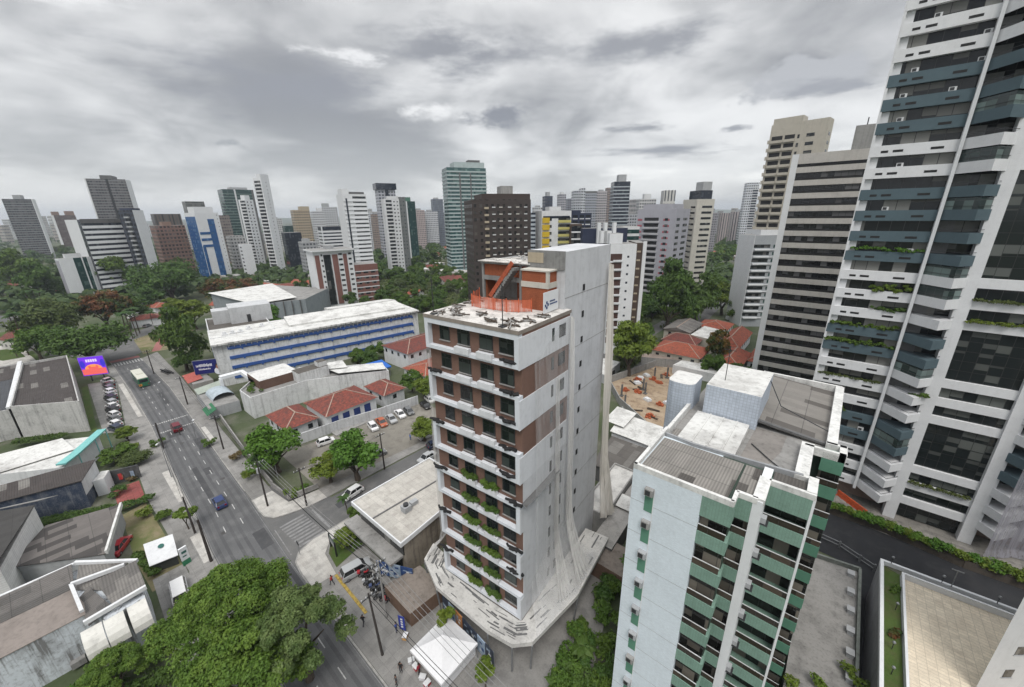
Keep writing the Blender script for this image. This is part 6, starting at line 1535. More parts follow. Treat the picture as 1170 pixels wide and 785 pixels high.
mb = MB(); mb.bar((-131, 25.6, 6.6), (-131, 31, 6.6), 1.8, .8); mb.bar((-131, 31, 6.6), (-119, 31, 6.6), 1.0, 1.2); mb.bar((-130.6, 25.6, 3.2), (-130.6, 25.6, 6.4), 1.4, .6); mb.build('entrance_frame', [white_clean], t, off=c)
for k in range(5):
    mb = MB(); mb.box(-110.62, 27.6 + 2.6 * k, 5.2, -110.5, 28.0 + 2.6 * k, 5.8, 0)
bush('roof_garden', 'small planted roof terrace with pale paving on the club house', 'roof garden', -117.6, 29, 5.7, [(0, 0, .3, .8), (1.5, -.8, .3, .7), (3.2, -.6, .4, .7), (-1.5, 1.4, .5, .9), (-1.2, 3.2, .3, .7), (4.2, 1.2, .3, .6)], 900, .2, 500, leafA)
t, c = lowblock('low_forehouse', 'low grey pavilions with a pale blue vault roof at the club house corner', [(-136, 20.2), (-119, 19.2), (-118.4, 26), (-135, 27)], 3.2, grey_wall, roof_grey)
mb = MB()
for k in range(8):
    a0, a1 = math.pi * k / 8, math.pi * (k + 1) / 8
    mb.face([(-130 , 21.2 + 2.6 - 2.6 * math.cos(a0), 3.2 + 1.6 * math.sin(a0)), (-130, 21.2 + 2.6 - 2.6 * math.cos(a1), 3.2 + 1.6 * math.sin(a1)), (-123, 21.2 + 2.6 - 2.6 * math.cos(a1), 3.2 + 1.6 * math.sin(a1)), (-123, 21.2 + 2.6 - 2.6 * math.cos(a0), 3.2 + 1.6 * math.sin(a0))][::-1], 0)
mb.build('vault_roof', [wall('pale_blue_roof', (.40, .46, .50), grime=.5)], t, off=c)
roofon(t, c, 'roof_sheet', [wall('pale_green_roof', (.34, .38, .33), grime=.5)], [(-136.4, 20, 3.4), (-131, 19.8, 3.4), (-131, 26, 4.2), (-136, 26.4, 4.2)])
roofon(t, c, 'awning', [plain('awning_green', (.03, .15, .07), .7)], [(-122, 18.4, 2.4), (-116.5, 18.2, 2.4), (-116.5, 20.4, 3.5), (-122, 20.6, 3.5)])
pool = thing('pool_cover', 'bright blue pool canopy among dark trees behind the club house', 'canopy', (-112, 62, 0))
mb = MB(); mb.prism([(-116, 60), (-108, 58.5), (-107, 66), (-115, 67.5)], 3.0, 3.4, 0); mb.build('sheet', [plain('pool_blue', (.02, .13, .50), .5, var=.2)], pool, off=(-112, 62))
for p in ((-115.6, 60.4), (-108.4, 59), (-107.5, 65.6), (-114.6, 67)):
    mb = MB(); mb.tube([(p[0], p[1], 0), (p[0], p[1], 3)], .12, 6); mb.build('post', [steel], pool, off=(-112, 62))

def hip(name, label, x0, y0, x1, y1, ze, zr, roofm, wallm, rot=0.0, gable=False, over=.5, wins=True, group=None, cat='house', c=None):
    """house with a hipped or gabled roof; ridge along the longer side"""
    c = c or ((x0 + x1) / 2, (y0 + y1) / 2); w, d = (x1 - x0) / 2, (y1 - y0) / 2
    t = thing(name, label, cat, (c[0], c[1], 0), rot, group); POLYS.append([(c[0] - w, c[1] - d), (c[0] + w, c[1] - d), (c[0] + w, c[1] + d), (c[0] - w, c[1] + d)])
    mb = MB(); mb.box(-w, -d, 0, w, d, ze, 0, bottom=False); wl_ = mb.build('wall', [wallm], t)
    W_, D_ = w + over, d + over; lx = w >= d
    k = 0 if gable else min(W_, D_) * .9
    if lx: A, B = (-W_ + k, 0, zr), (W_ - k, 0, zr)
    else: A, B = (0, -D_ + k, zr), (0, D_ - k, zr)
    P = [(-W_, -D_, ze), (W_, -D_, ze), (W_, D_, ze), (-W_, D_, ze)]
    mb = MB()
    if lx:
        mb.face([P[0], P[1], B, A], 0, None); mb.face([P[2], P[3], A, B], 0); mb.face([P[1], P[2], B], 0); mb.face([P[3], P[0], A], 0)
    else:
        mb.face([P[1], P[2], B, A], 0); mb.face([P[3], P[0], A, B], 0); mb.face([P[0], P[1], A], 0); mb.face([P[2], P[3], B], 0)
    mb.face([P[3], P[2], P[1], P[0]], 1)
    mb.bar(A, B, .28, .18, 2); 
    for p, q in ((P[0], A), (P[1], B if lx else A), (P[2], B), (P[3], A if lx else B)):
        if not gable: mb.bar(p, q, .24, .14, 2)
    mb.build('roof', [roofm, white_wall, wall('ridge_tile', (.36, .27, .22), grime=.6)], t)
    if wins:
        for q, n in ((-d, max(1, int(w * 2 / 3.2))),):
            for i in range(n):
                x = -w + (i + .5) * 2 * w / n; mb = MB(); mb.box(x - .55, q - .05, ze - 2.0, x + .55, q + .02, ze - .8, 0); mb.build('window', [g_dark], t)
        n = max(1, int(d * 2 / 3.2))
        for i in range(n):
            y = -d + (i + .5) * 2 * d / n; mb = MB(); mb.box(w - .02, y - .55, ze - 2.0, w + .05, y + .55, ze - .8, 0); mb.build('window', [g_dark], t)
    return t
cl = clay('clay_tiles'); clb = clay('clay_tiles_bright', (.38, .095, .05), (.24, .065, .04)); cld = clay('clay_tiles_dark', (.20, .05, .035), (.11, .035, .03))
stw = wall('stained_house_wall', (.55, .56, .57), grime=.5, streak=.8)
hip('tiled_house', 'white house with a low red hipped roof nearest the avenue', -102, 27.4, -91.2, 34.4, 3.6, 5.6, cl, stw)
h = hip('tiled_house', 'red tiled house with blue shuttered openings facing the parking yard', -99.4, 35.6, -88.2, 48.6, 4.6, 7.0, cl, white_wall, wins=False)
for k in range(4):
    mb = MB(); mb.box(5.58, -5.6 + k * 2.9, 1.0, 5.68, -3.9 + k * 2.9, 3.7, 0); mb.build('window', [plain('shutter_blue', (.02, .04, .16), .6)], h)
mb = MB(); mb.box(5.6, -6.4, 0, 8.6, 6.4, .3, 0); mb.build('porch', [concrete], h)
hip('tiled_house', 'small red tiled annex with a pale dome beside it behind the parked cars', -97.6, 51.4, -88.4, 57.6, 4.0, 5.8, cl, stw)
hip('tiled_house', 'two storey white house with dark red hipped roof near the unfinished tower', -120.5, 72, -106, 92, 6.2, 8.4, cld, white_wall)
hip('tiled_house', 'orange roofed shed right of the pool canopy', -103, 68, -92, 82, 3.2, 4.6, clb, stw)
yw = thing('yard_wall', 'long stained white wall behind the row of parked cars', 'wall', (-86, 40, 0))
for a, c_ in (((-89.2, 25.0), (-87.6, 38.0)), ((-87.6, 38.0), (-85.4, 47.0)), ((-85.4, 47.0), (-83.6, 58.6))):
    mb = MB(); mb.bar((a[0], a[1], 1.3), (c_[0], c_[1], 1.3), .25, 2.6); mb.build('panel', [stw], yw, off=(-86, 40))
fw = thing('street_wall', 'low wall with planting along the avenue pavement', 'wall', (-90, 19.6, 0))
for a, c_ in (((-117, 20.9), (-95, 19.4)), ((-95, 19.4), (-76.6, 18.7)), ((-76.6, 18.7), (-70.4, 19.2)), ((-70.4, 19.2), (-69.6, 24.2))):
    mb = MB(); mb.bar((a[0], a[1], .8), (c_[0], c_[1], .8), .22, 1.6 if a[0] < -80 else 1.0); mb.build('panel', [wall('stained_wall_low', (.30, .29, .28), grime=.8)], fw, off=(-90, 19.6))

# ---- left side of the avenue
br = corrugated('brown_sheet', (.062, .052, .049), (.20, .19, .175), .3, 1, (5.0, 1.3), .13, moss=.5)
gb2 = corrugated('blue_grey_sheet', (.07, .075, .085), (.05, .052, .058), .3, 1, (6.0, 1.3), .1)
pt = corrugated('patched_sheet', (.17, .155, .145), (.055, .05, .048), .25, 0, (3.4, 1.25), .35)
gs = corrugated('old_grey_sheet', (.15, .14, .132), (.10, .095, .09), .3, 0, (4.0, 1.2), .2, moss=.5)
gs2 = corrugated('grey_sheet_across', (.20, .188, .175), (.13, .122, .115), .3, 1, (4.0, 1.2), .2, moss=.5)
peel = wall('peeling_wall', (.50, .495, .48), grime=.55, dark=(.14, .14, .135), scale=1.2, streak=.7)
t, c = lowblock('warehouse', 'large warehouse with a patched dark brown roof and peeling pale wall', [(-189, -10.4), (-188.5, -1.0), (-136.2, -1.6), (-145.2, -12.4)], 7.2, peel, roof_grey, par=1.1)
roofon(t, c, 'roof_sheet', [br], [(-188.6, -10.2, 7.6), (-188.2, -1.3, 7.6), (-136.6, -1.9, 7.6), (-145.4, -12.1, 7.6)])
t, c = lowblock('warehouse', 'warehouse with a blue grey sheet roof left of the large brown roofed one', [(-194, -34), (-193.4, -11.0), (-145.6, -12.8), (-150, -34)], 6.9, peel, roof_grey, par=.6)
roofon(t, c, 'roof_sheet', [br], [(-193.6, -33.5, 7.2), (-193, -11.4, 7.2), (-176, -11.6, 7.2), (-176, -33.5, 7.2)])
roofon(t, c, 'roof_sheet', [gb2], [(-175.6, -33.5, 7.2), (-175.6, -11.6, 7.2), (-146, -13.1, 7.2), (-150, -33.5, 7.2)])
mb = MB(); mb.bar((-193, -10.9, 7.9), (-145.6, -12.6, 7.9), .9, .5); mb.build('white_gutter', [white_wall], t, off=c)
t, c = lowblock('white_roof_shop', 'shop with a stepped white flat roof and turquoise metal canopy', [(-126, -16), (-124, -5.5), (-120.5, -.6), (-109.4, -6.4), (-117, -16)], 4.2, white_wall, roof_white)
roofon(t, c, 'roof_sheet', [roof_white], [(-125.4, -15.6, 4.7), (-123.6, -5.8, 4.9), (-116, -4.4, 4.6), (-116, -15, 4.5)])
mb = MB(); P = [(-121.4, .2), (-117.6, -1.8), (-112.2, -4.6), (-109.2, -6.6)]
for a, c_ in zip(P, P[1:]): mb.bar((a[0], a[1], 5.0), (c_[0], c_[1], 5.0), 1.6, .3)
mb.build('turquoise_canopy', [plain('turquoise', (.20, .50, .48), .5, var=.2)], t, off=c)
for a in P[:3]:
    mb = MB(); mb.tube([(a[0] + .4, a[1] + .5, 0), (a[0] + .4, a[1] + .5, 4.9)], .1, 6); mb.build('canopy_post', [plain('turquoise', (.20, .50, .48))], t, off=c)
navyp = wall('peeling_navy', (.035, .05, .085), grime=.9, dark=(.16, .17, .19), scale=2.5, streak=.6)
t, c = lowblock('navy_workshop', 'long low workshop with brown sheet roof and peeling navy wall', [(-107, -16), (-104, -2.4), (-97.6, -4.6), (-101.4, -16)], 5.4, navyp, roof_grey)
roofon(t, c, 'roof_sheet', [br], [(-107.4, -16.2, 5.7), (-104.2, -2.1, 5.9), (-97.3, -4.4, 5.7), (-101.1, -16.2, 5.6)])
mb = MB(); mb.bar((-101.1, -10.4, .8), (-98.6, -5.6, .8), .25, 1.6); mb.build('plinth', [wall('blue_grey_wall', (.22, .27, .32), grime=.6)], t, off=c)
mb = MB(); mb.face([(-97.3, -4.5, 5.5), (-103.9, -2.2, 5.7), (-103.9, -2.2, 2.6), (-97.4, -4.6, 2.6)], 0); mb.build('white_front', [white_wall], t, off=c)
t, c = lowblock('white_sign_wall', 'white panel walls with one dark figure beside the red plaza', [(-103.5, -2.0), (-100.4, -3.4), (-100.0, -1.9), (-102.8, -.9)], 3.4, white_clean, roof_white)
mw = thing('mural_wall', 'dark grey wall with a painted figure behind the red plaza', 'wall', (-104, .6, 0))
mb = MB(); mb.bar((-103.2, -1.2, 1.5), (-101.6, 3.0, 1.5), .3, 3.0); mb.build('panel', [wall('mural_grey', (.06, .062, .065), grime=.6, dark=(.16, .16, .16))], mw, off=(-104, .6))
for f, m in ((.30, prR), (.33, skin), (.7, posterC)):
    p = Vector((-103.2, -1.2)).lerp(Vector((-101.6, 3.0)), f); mb = MB(); mb.bar((p.x + .2, p.y - .1, 1.4), (p.x + .4, p.y + .4, 1.4), .1, 1.3 if f != .33 else .6); mb.build('painted_shape', [m], mw, off=(-104, .6))
GH = [(-97, -19), (-92.4, -9.9), (-77.8, -13.1), (-80, -24)]
t, c = lowblock('white_gable_house', 'white boarded house with a dark roof cut by the left edge', GH, 6.4, wall('white_boards', (.74, .74, .73), grime=.4, tile=(6, .35, False, .75)), roof_grey)
roofon(t, c, 'roof_sheet', [corrugated('charcoal_sheet', (.06, .058, .056), (.05, .048, .046), .3)], [(-97.4, -19, 7.2), (-92.4, -9.8, 6.6), (-77.6, -13.0, 7.6), (-79.6, -24, 7.6)])
roofon(t, c, 'roof_sheet', [wall('grey_felt', (.28, .275, .265), grime=.5)], [(-99.0, -16.4, 5.6), (-95.2, -7.4, 5.6), (-93.6, -9.4, 6.6), (-97.4, -19, 7.0)])
t, c = lowblock('patched_roof_shed', 'long shed with a roof patched in dark and pale sheets behind the vacant lot', [(-89.3, -9.2), (-86.6, -1.2), (-74.6, -4.2), (-82, -13)], 3.6, grey_wall, roof_grey)
roofon(t, c, 'roof_sheet', [pt], [(-89.6, -9.4, 3.9), (-86.8, -.9, 3.9), (-74.3, -4.0, 3.9), (-81.8, -13.2, 3.9)])
mb = MB(); mb.bar((-86.6, -.9, 4.0), (-74.4, -3.9, 4.0), .3, .7); mb.build('parapet', [ww], t, off=c)
CW = thing('corner_workshop', 'white workshop with grey ribbed roofs and small canopies at the lower left corner', 'workshop', (-62, -8, 0))
def cpt(name, mb, mats): return mb.build(name, mats, CW, off=(-62, -8))
pw = wall('peeled_blue_white', (.62, .66, .70), grime=.85, dark=(.20, .20, .20), streak=1.2, scale=1.3)
mb = MB(); mb.prism([(-70.3, -22), (-70.0, -6.6), (-64.4, -1.4), (-57.6, -1.6), (-57.4, -5.2), (-60.2, -5.2), (-60.6, -22)], 0, 6.2, 0, bottom=False); cpt('wall', mb, [pw])
slope('roof_sheet', [gs], [(-70.2, -22, 7.3), (-70.0, -6.8, 7.3), (-66.0, -7.0, 6.4), (-66.2, -22, 6.4)], CW, (-62, -8))
slope('roof_sheet', [gs2], [(-69.8, -6.2, 7.0), (-65.2, -1.9, 7.0), (-62.6, -4.6, 6.4), (-65.6, -7.0, 6.4)], CW, (-62, -8))
slope('roof_sheet', [gs2], [(-65.0, -5.2, 6.6), (-64.2, -1.3, 7.3), (-58.2, -1.2, 7.3), (-58.4, -4.2, 6.8)], CW, (-62, -8))
slope('roof_sheet', [gs], [(-64.4, -5.8, 6.7), (-58.4, -4.3, 6.9), (-58.0, -6.4, 6.2), (-63.6, -7.0, 6.2)], CW, (-62, -8))
slope('roof_sheet', [wall('brown_felt', (.235, .205, .185), grime=.5)], [(-66.0, -22, 6.5), (-65.8, -7.2, 6.5), (-60.2, -6.0, 6.25), (-60.4, -22, 6.25)], CW, (-62, -8))
for a, c_, h_ in (((-70.2, -22), (-70.1, -6.5), .5), ((-70.1, -6.5), (-64.4, -1.2), .45), ((-65.8, -7.1), (-64.8, -2.4), .5), ((-58.1, -1.2), (-57.8, -6.6), .5), ((-65.8, -7.1), (-60.0, -6.6), .35)):
    mb = MB(); mb.bar((a[0], a[1], 7.2), (c_[0], c_[1], 7.0), .35, h_); cpt('parapet', mb, [white_wall])
for y in (-1.6, -3.6, -5.4):
    mb = MB()
    for k in range(5):
        a0, a1 = math.pi / 2 * k / 5, math.pi / 2 * (k + 1) / 5
        q = lambda a: (-57.6 + 2.4 * math.sin(a), 4.0 + 2.2 * math.cos(a))
        p0, p1 = q(a0), q(a1); mb.face([(p0[0], y, p0[1]), (p0[0], y - 1.7, p0[1]), (p1[0], y - 1.7, p1[1]), (p1[0], y, p1[1])][::-1], 0)
    cpt('rounded_canopy', mb, [wall('cream_canopy', (.62, .61, .57), grime=.4)])
mb = MB(); mb.box(-60.62, -12.6, 1.2, -60.52, -10.4, 2.4, 0); 
for k in range(5): mb.box(-60.5, -12.5 + k * .5, 1.2, -60.45, -12.4 + k * .5, 2.4, 1)
cpt('barred_window', mb, [black, dark_steel])
for y in (-9.0, -7.0):
    mb = MB(); mb.box(-60.5, y, .4, -59.6, y + 1.2, 1.2, 0); cpt('air_conditioner', mb, [concrete])
# white shelter on the vacant lot and street totem
t, c = lowblock('sign_shelter', 'white roofed shelter with a small round green emblem on the vacant lot edge', [(-74.2, .2), (-73.2, 3.0), (-69.0, 2.6), (-69.8, 0)], 1.5, wall('shelter_dark', (.05, .055, .05)), roof_white)
roofon(t, c, 'roof_sheet', [wall('shelter_white', (.62, .63, .64), grime=.3)], [(-74.8, -.2, 2.3), (-73.6, 3.2, 2.5), (-68.6, 2.8, 1.9), (-69.6, -.4, 1.7)])
mb = MB(); mb.face([(-72.3 + .55 * math.cos(2 * math.pi * k / 16), 1.5 + .38 * math.sin(2 * math.pi * k / 16), 2.28) for k in range(16)], 0)
mb.build('emblem', [plain('emblem_green', (.03, .12, .10), .6)], t, off=c)
tt = thing('street_totem', 'white totem sign with a green foot at the vacant lot corner', 'sign', (-68.0, 3.4, 0), .2)
mb = MB(); mb.box(-.15, -.5, 0, .15, .5, 1.0, 1); mb.box(-.14, -.5, 1.0, .14, .5, 3.2, 0); mb.build('panel', [white_clean, plain('totem_green', (.03, .20, .10), .6)], tt)
mb = MB(); mb.box(.141, -.3, 2.2, .16, .3, 2.6, 0); mb.box(.141, -.3, 1.6, .16, .2, 1.8, 0); mb.build('lettering', [plain('emblem_green', (.03, .12, .10))], tt)
# houses of the right-hand back street
hip('tiled_house', 'house with wide orange red hipped roofs left of the orange flowering tree', -45.5, 130.5, -30.0, 143, 4.6, 7.0, clb, wall('cream_house', (.46, .43, .37)))
hip('tiled_house', 'dark red roofed wing joined behind the orange hipped roof', -46.5, 143.4, -35, 151, 4.8, 7.2, cld, wall('cream_house', (.46, .43, .37)))
hip('grey_roof_house', 'two storey cream house with a grey sheet roof and dormer', -49.5, 153, -40, 170, 6.2, 7.6, gs2, wall('cream_house', (.46, .43, .37)), gable=True)
t, c = lowblock('white_flat_house', 'house with a bright white flat roof between grey and orange roofs', [(-39.4, 153), (-31, 151), (-30, 166), (-38.6, 169)], 5.6, wall('cream_house', (.46, .43, .37)), roof_white)
hip('tiled_house', 'narrow orange roofed row below the white balcony block', -42, 172, -31, 184, 4.4, 6.4, clb, white_wall)
hip('tiled_house', 'steep orange roof with a blue vent beside the white balcony block', -29, 150, -22.5, 174, 4.4, 7.4, clb, white_wall)
hip('tiled_house', 'orange roof nearest the dark ribbon tower', -25.5, 131, -18.4, 148, 4.0, 6.4, clb, white_wall)
hip('tiled_house', 'small white and orange roof at the foot of the dark ribbon tower', -17.8, 141, -14.8, 155, 3.6, 5.0, clb, white_wall)
# ================================================================== trees
POLYS += [[(-134, 45), (-141.5, 27), (-190, 34), (-190, 62), (-128, 96), (-127, 80)], [(-118, 26), (-98, 60), (-106, 63), (-128, 34)], [(-71, -22), (-71, -6), (-57, -1), (-57, -22)],
          [(-.5, 84), (38, 84), (38, 104), (-.5, 104)], [(-36, 25), (-21, 25), (-22, 49), (-37, 48)], [(-10, 26), (4, 26), (4, 56), (-10, 56)], [(-210, 58), (-204, 82), (-225, 104), (-263, 92), (-263, 56)]]
def inpoly(x, y, P):
    c = False; j = len(P) - 1
    for i in range(len(P)):
        if (P[i][1] > y) != (P[j][1] > y) and x < (P[j][0] - P[i][0]) * (y - P[i][1]) / (P[j][1] - P[i][1]) + P[i][0]: c = not c
        j = i
    return c
def road(x, y):
    if -205 < x < 75:
        l = lane_y(x, 0); r = lane_y(x, 1)
        if l - 1 < y < r + 1.5: return True
    if -67 < x < -56 and 12 < y < 190: return True
    if 100 < y < 420 and abs(x - (-45.3 if y < 170 else -45.3 - (y - 170) * .075)) < 4.6: return True
    if x < -205 and (inpoly(x, y, [(p[0], p[1]) for p in AVL[7:]] + [(p[0], p[1]) for p in AVR[7:]][::-1])): return True
    return False
def free(x, y, m=1.5):
    if road(x, y): return False
    for (fx, fy, rot, w, d) in FOOT:
        dx, dy = x - fx, y - fy; lx = dx * math.cos(rot) + dy * math.sin(rot); ly = -dx * math.sin(rot) + dy * math.cos(rot)
        if -m < lx < w + m and -m < ly < d + m: return False
    return not any(inpoly(x, y, P) for P in POLYS)
PLACED = []
def tpx(key, px, py, wpx, label=None, group=None, sz=None, cz=None):
    r = TREE[key][3]; z = 5.0; s = 1.0
    for _ in range(3):
        x, y = pix(px, py, z); dep = (Vector((x, y, z)) - CAM).dot(CF); s = wpx / 2 * dep / FPX / r; z = (cz or 5.0 * (sz or 1.0)) * s
    PLACED.append((x, y, s * r)); return plant_tree(key, x, y, s, label, group, sz=sz)
RT = random.Random(21)
def belt(poly, n, keys, smin, smax, label, group, gap=.56, z=5.0):
    P = [pix(a, b, z) for a, b in poly]
    xs = [p[0] for p in P]; ys = [p[1] for p in P]; k = tries = 0
    while k < n and tries < n * 60:
        tries += 1
        # sample evenly in the picture so that near and far parts are filled alike
        bx = RT.uniform(min(a for a, _ in poly), max(a for a, _ in poly)); by = RT.uniform(min(b for _, b in poly), max(b for _, b in poly))
        if not inpoly(bx, by, poly): continue
        x, y = pix(bx, by, z); s = RT.uniform(smin, smax); r = 4.2 * s
        if not free(x, y, 1.0): continue
        if any((x - a) ** 2 + (y - b) ** 2 < ((r + c) * gap) ** 2 for a, b, c in PLACED): continue
        PLACED.append((x, y, r)); plant_tree(RT.choice(keys), x, y, s, label, group); k += 1
# the great trees at the lower left: dense crowns of small leaves
def big_lobes(seed, r, h0, n):
    R = random.Random(seed); L = []
    for i in range(n):
        a = 2.399963 * i + R.uniform(-.3, .3); q = math.sqrt((i + .5) / n) * r * .86
        L.append((q * math.cos(a), q * math.sin(a), h0 + R.uniform(-.20, .16) * r + (1 - (q / r) ** 2) * r * .95, r * R.uniform(.17, .29)))
    return L
leafG = leaf_mat('leaf_great', (.090, .165, .024), (.155, .240, .040), hue=0)
leafH = leaf_mat('leaf_grey_green', (.095, .150, .044), (.165, .22, .075), hue=0)
tree_kind('greatA', 'x', leafG, 7.5, 4.5, 95000, .135, 601, trunk=(.42, 5.0), lobes=big_lobes(601, 7.2, 4.2, 36))
tree_kind('greatB', 'x', leafH, 4.6, 4.5, 60000, .105, 607, trunk=(.34, 3.0), lobes=big_lobes(607, 4.6, 4.6, 22))
tree_kind('greatC', 'x', leafG, 5.0, 4.0, 42000, .13, 613, trunk=(.34, 3.2), lobes=big_lobes(613, 5.0, 3.4, 24))
plant_tree('greatA', -46.0, 4.2, 1.0, 'huge broad green tree over the avenue at the bottom edge', rz=.4, sz=1.0)
plant_tree('greatB', -37.6, 8.2, 1.2, 'rounded grey green tree beside the huge tree, over the carriageway', rz=1.0, sz=1.0)
plant_tree('greatC', -38.4, 3.4, 1.2, 'lower bright green tree in front of the huge broad tree', rz=2.2, sz=1.0)
plant_tree('greatC', -52.6, -5.6, .62, 'small green tree against the corner workshop wall', rz=.9, sz=1.0)
for i, (px, py, s) in enumerate(((130, 775, 1.0), (90, 790, .9), (190, 775, 1.1), (230, 792, 1.2), (160, 792, 1.0))):
    x, y = pix(px, py, 1.0)
    bush('bush', 'overgrown green bush under the corner workshop wall', 'bush', x, y, 0, [(RT.uniform(-1, 1), RT.uniform(-1, 1), RT.uniform(.5, 1.4), RT.uniform(.6, 1.1)) for _ in range(6)], 1800, .16, 640 + i, leafV if i % 2 else leafB, 'bushes under the corner workshop')
x, y = pix(170, 745, 1.5); bush('bush', 'dry orange brown bush at the corner workshop end wall', 'bush', x, y, 0, [(RT.uniform(-1, 1), RT.uniform(-1, 1), RT.uniform(.6, 1.6), RT.uniform(.5, .9)) for _ in range(6)], 1500, .13, 655, leafY)
# trees of the parking yard
tpx('vivid', 308, 497, 62, 'dense vivid green tree at the yard corner nearest the avenue', sz=1.0)
tpx('vivid', 402, 505, 58, 'tall vivid green tree in the middle of the parking yard', sz=1.1)
tpx('light', 374, 529, 42, 'yellowish green tree with pale flowers leaning to the side street', sz=.9)
tpx('light', 484, 486, 34, 'small yellow green tree standing close to the unfinished tower front', sz=.9)
tpx('light', 483, 438, 28, 'pair of light green trees behind the unfinished tower corner', sz=1.0)
tpx('round', 470, 433, 26, 'round green tree at the yard wall behind the parked cars', sz=1.0)
tpx('small', 206, 575, 24, 'small round street tree on the left pavement', sz=1.0)
tpx('light', 395, 610, 30, 'feathery green tree on the corner lawn', sz=.8)
tpx('round', 404, 585, 16, 'slim dark tree at the corner shop edge', sz=1.0)
tpx('small', 508, 690, 26, 'bright green tree squeezed beside the debris tray', sz=1.2)
tpx('small', 553, 752, 30, 'bright green tree beside the white event tent', sz=1.1)
# avenue and park, left
tpx('dark', 203, 385, 48, 'big dark tree on the verge before the school street wing', sz=1.6)
tpx('dark', 214, 408, 30, 'dark tree lower down the verge beside the big dark one', sz=1.0)
tpx('spread', 98, 390, 78, 'wide flat dark tree over the avenue bend', sz=.9)
tpx('spread2', 56, 366, 68, 'wide olive crowned tree in the park', sz=.95)
tpx('flame', 115, 349, 56, 'tree with reddish flowering top by the park road', sz=1.1)
tpx('dark', 42, 322, 46, 'tall dark tree left of the white striped block', sz=1.0)
tpx('round2', 16, 310, 40, 'mid green tree at the far park edge', sz=1.1)
tpx('round', 38, 388, 40, 'dark feathery tree at the left of the park', sz=1.0)
tpx('spread', 191, 322, 66, 'large domed dark tree behind the white yard roofs', sz=1.0)
tpx('dark', 171, 337, 34, 'low domed dark tree beside the large domed one', sz=.9)
tpx('light', 160, 310, 42, 'light green tree behind the large domed dark tree', sz=1.1)
tpx('round2', 136, 314, 40, 'mid green tree right of the white striped block', sz=1.2)
tpx('light', 218, 352, 38, 'yellow green tree before the school roof house', sz=1.0)
tpx('flame', 253, 328, 50, 'red flowering trees beside the blue and white tower foot', sz=.8)
tpx('flame', 276, 326, 40, 'red flowering tree nearest the sports hall roof', sz=.8)
tpx('dark', 147, 350, 36, 'dark tree behind the tall park palms', sz=1.0)
tpx('light', 195, 345, 18, 'small light tree by the kiosk houses', sz=1.0)
tpx('vivid', 306, 357, 32, 'green tree between the sports hall and the school roof', sz=1.2)
tpx('round', 133, 517, 34, 'mixed green trees behind the red plaza', sz=.6)
tpx('spread2', 152, 522, 36, 'flat green tree at the avenue side of the red plaza', sz=.5)
tpx('light', 143, 492, 22, 'yellow green tree at the end of the parked car row', sz=.9)
# right
tpx('light', 722, 388, 54, 'tall rounded yellow green tree behind the unfinished core', sz=1.35)
tpx('round2', 712, 352, 44, 'broad green tree in the trees behind the unfinished core', sz=1.3)
tpx('orange', 822, 392, 30, 'tree with an orange flowering top among red roofs', sz=1.4)
tpx('round', 815, 415, 28, 'green tree just below the orange flowering one', sz=1.0)
tpx('dark', 845, 424, 26, 'dark tree between the orange roof and the stair tower', sz=.9)
tpx('dark', 765, 343, 60, 'large dark tree below the lilac grey tower', sz=1.4)
tpx('dark', 800, 338, 44, 'dark tree at the foot of the cream tower', sz=1.3)
tpx('light', 828, 335, 40, 'light green tree over the back street', sz=1.0)
tpx('dark', 843, 352, 22, 'dark tree beside the white balcony block flank', sz=1.2)
G1 = 'trees of the belt behind the school'
belt([(270, 300), (350, 292), (355, 322), (350, 336), (305, 318), (268, 318)], 14, ['dark', 'round', 'round2', 'far2', 'light'], .8, 1.25, 'rounded tree in the belt left of the brick and white block', 'trees left of the brick and white block')
belt([(372, 334), (405, 318), (440, 322), (520, 318), (538, 335), (520, 350), (480, 352), (420, 345)], 52, ['dark', 'round', 'round2', 'spread2', 'dark'], .75, 1.2, 'leafy tree in the long belt between the school and the towers', G1)
belt([(425, 318), (436, 292), (470, 282), (490, 290), (510, 305), (538, 318), (470, 325)], 52, ['dark', 'round2', 'round', 'far2', 'far1'], .9, 1.5, 'tree in the wooded ground below the white balcony tower', 'trees below the white balcony tower')
belt([(0, 300), (30, 290), (62, 292), (60, 318), (30, 340), (0, 338)], 22, ['dark', 'round', 'round2', 'spread'], .8, 1.15, 'tree in the park wood at the left edge', 'trees of the park wood')
belt([(112, 322), (200, 308), (226, 308), (232, 320), (150, 336), (120, 340)], 24, ['round', 'light', 'dark', 'round2'], .7, 1.05, 'tree in the grove behind the white striped block', 'trees of the grove by the banded office')
belt([(152, 300), (210, 288), (228, 296), (205, 308)], 10, ['far2', 'far1', 'dark'], 1.0, 1.5, 'tree at the foot of the reddish brown block', 'trees at the reddish brown block')
belt([(228, 318), (262, 316), (300, 322), (298, 332), (245, 336)], 8, ['dark', 'flame', 'round'], .6, .9, 'low tree among the small red roofs behind the sports hall', 'low trees behind the sports hall')
belt([(700, 345), (740, 340), (790, 345), (830, 330), (836, 310), (815, 300), (810, 330), (790, 362), (745, 372), (728, 410), (700, 412)], 46, ['dark', 'round2', 'round', 'dark'], .8, 1.2, 'tree in the dense grove between the lilac tower and the building site', 'trees of the grove below the lilac tower')
belt([(812, 300), (842, 296), (846, 278), (818, 276)], 26, ['far2', 'far1', 'dark'], 1.1, 1.7, 'tree in the wood beyond the cream tower', 'trees of the wood beyond the cream tower')
belt([(500, 300), (512, 270), (480, 275), (440, 280), (425, 285), (430, 300)], 22, ['far1', 'far2', 'far3'], 1.2, 1.8, 'far tree between the small towers left of the teal tower', 'far trees left of the teal tower')
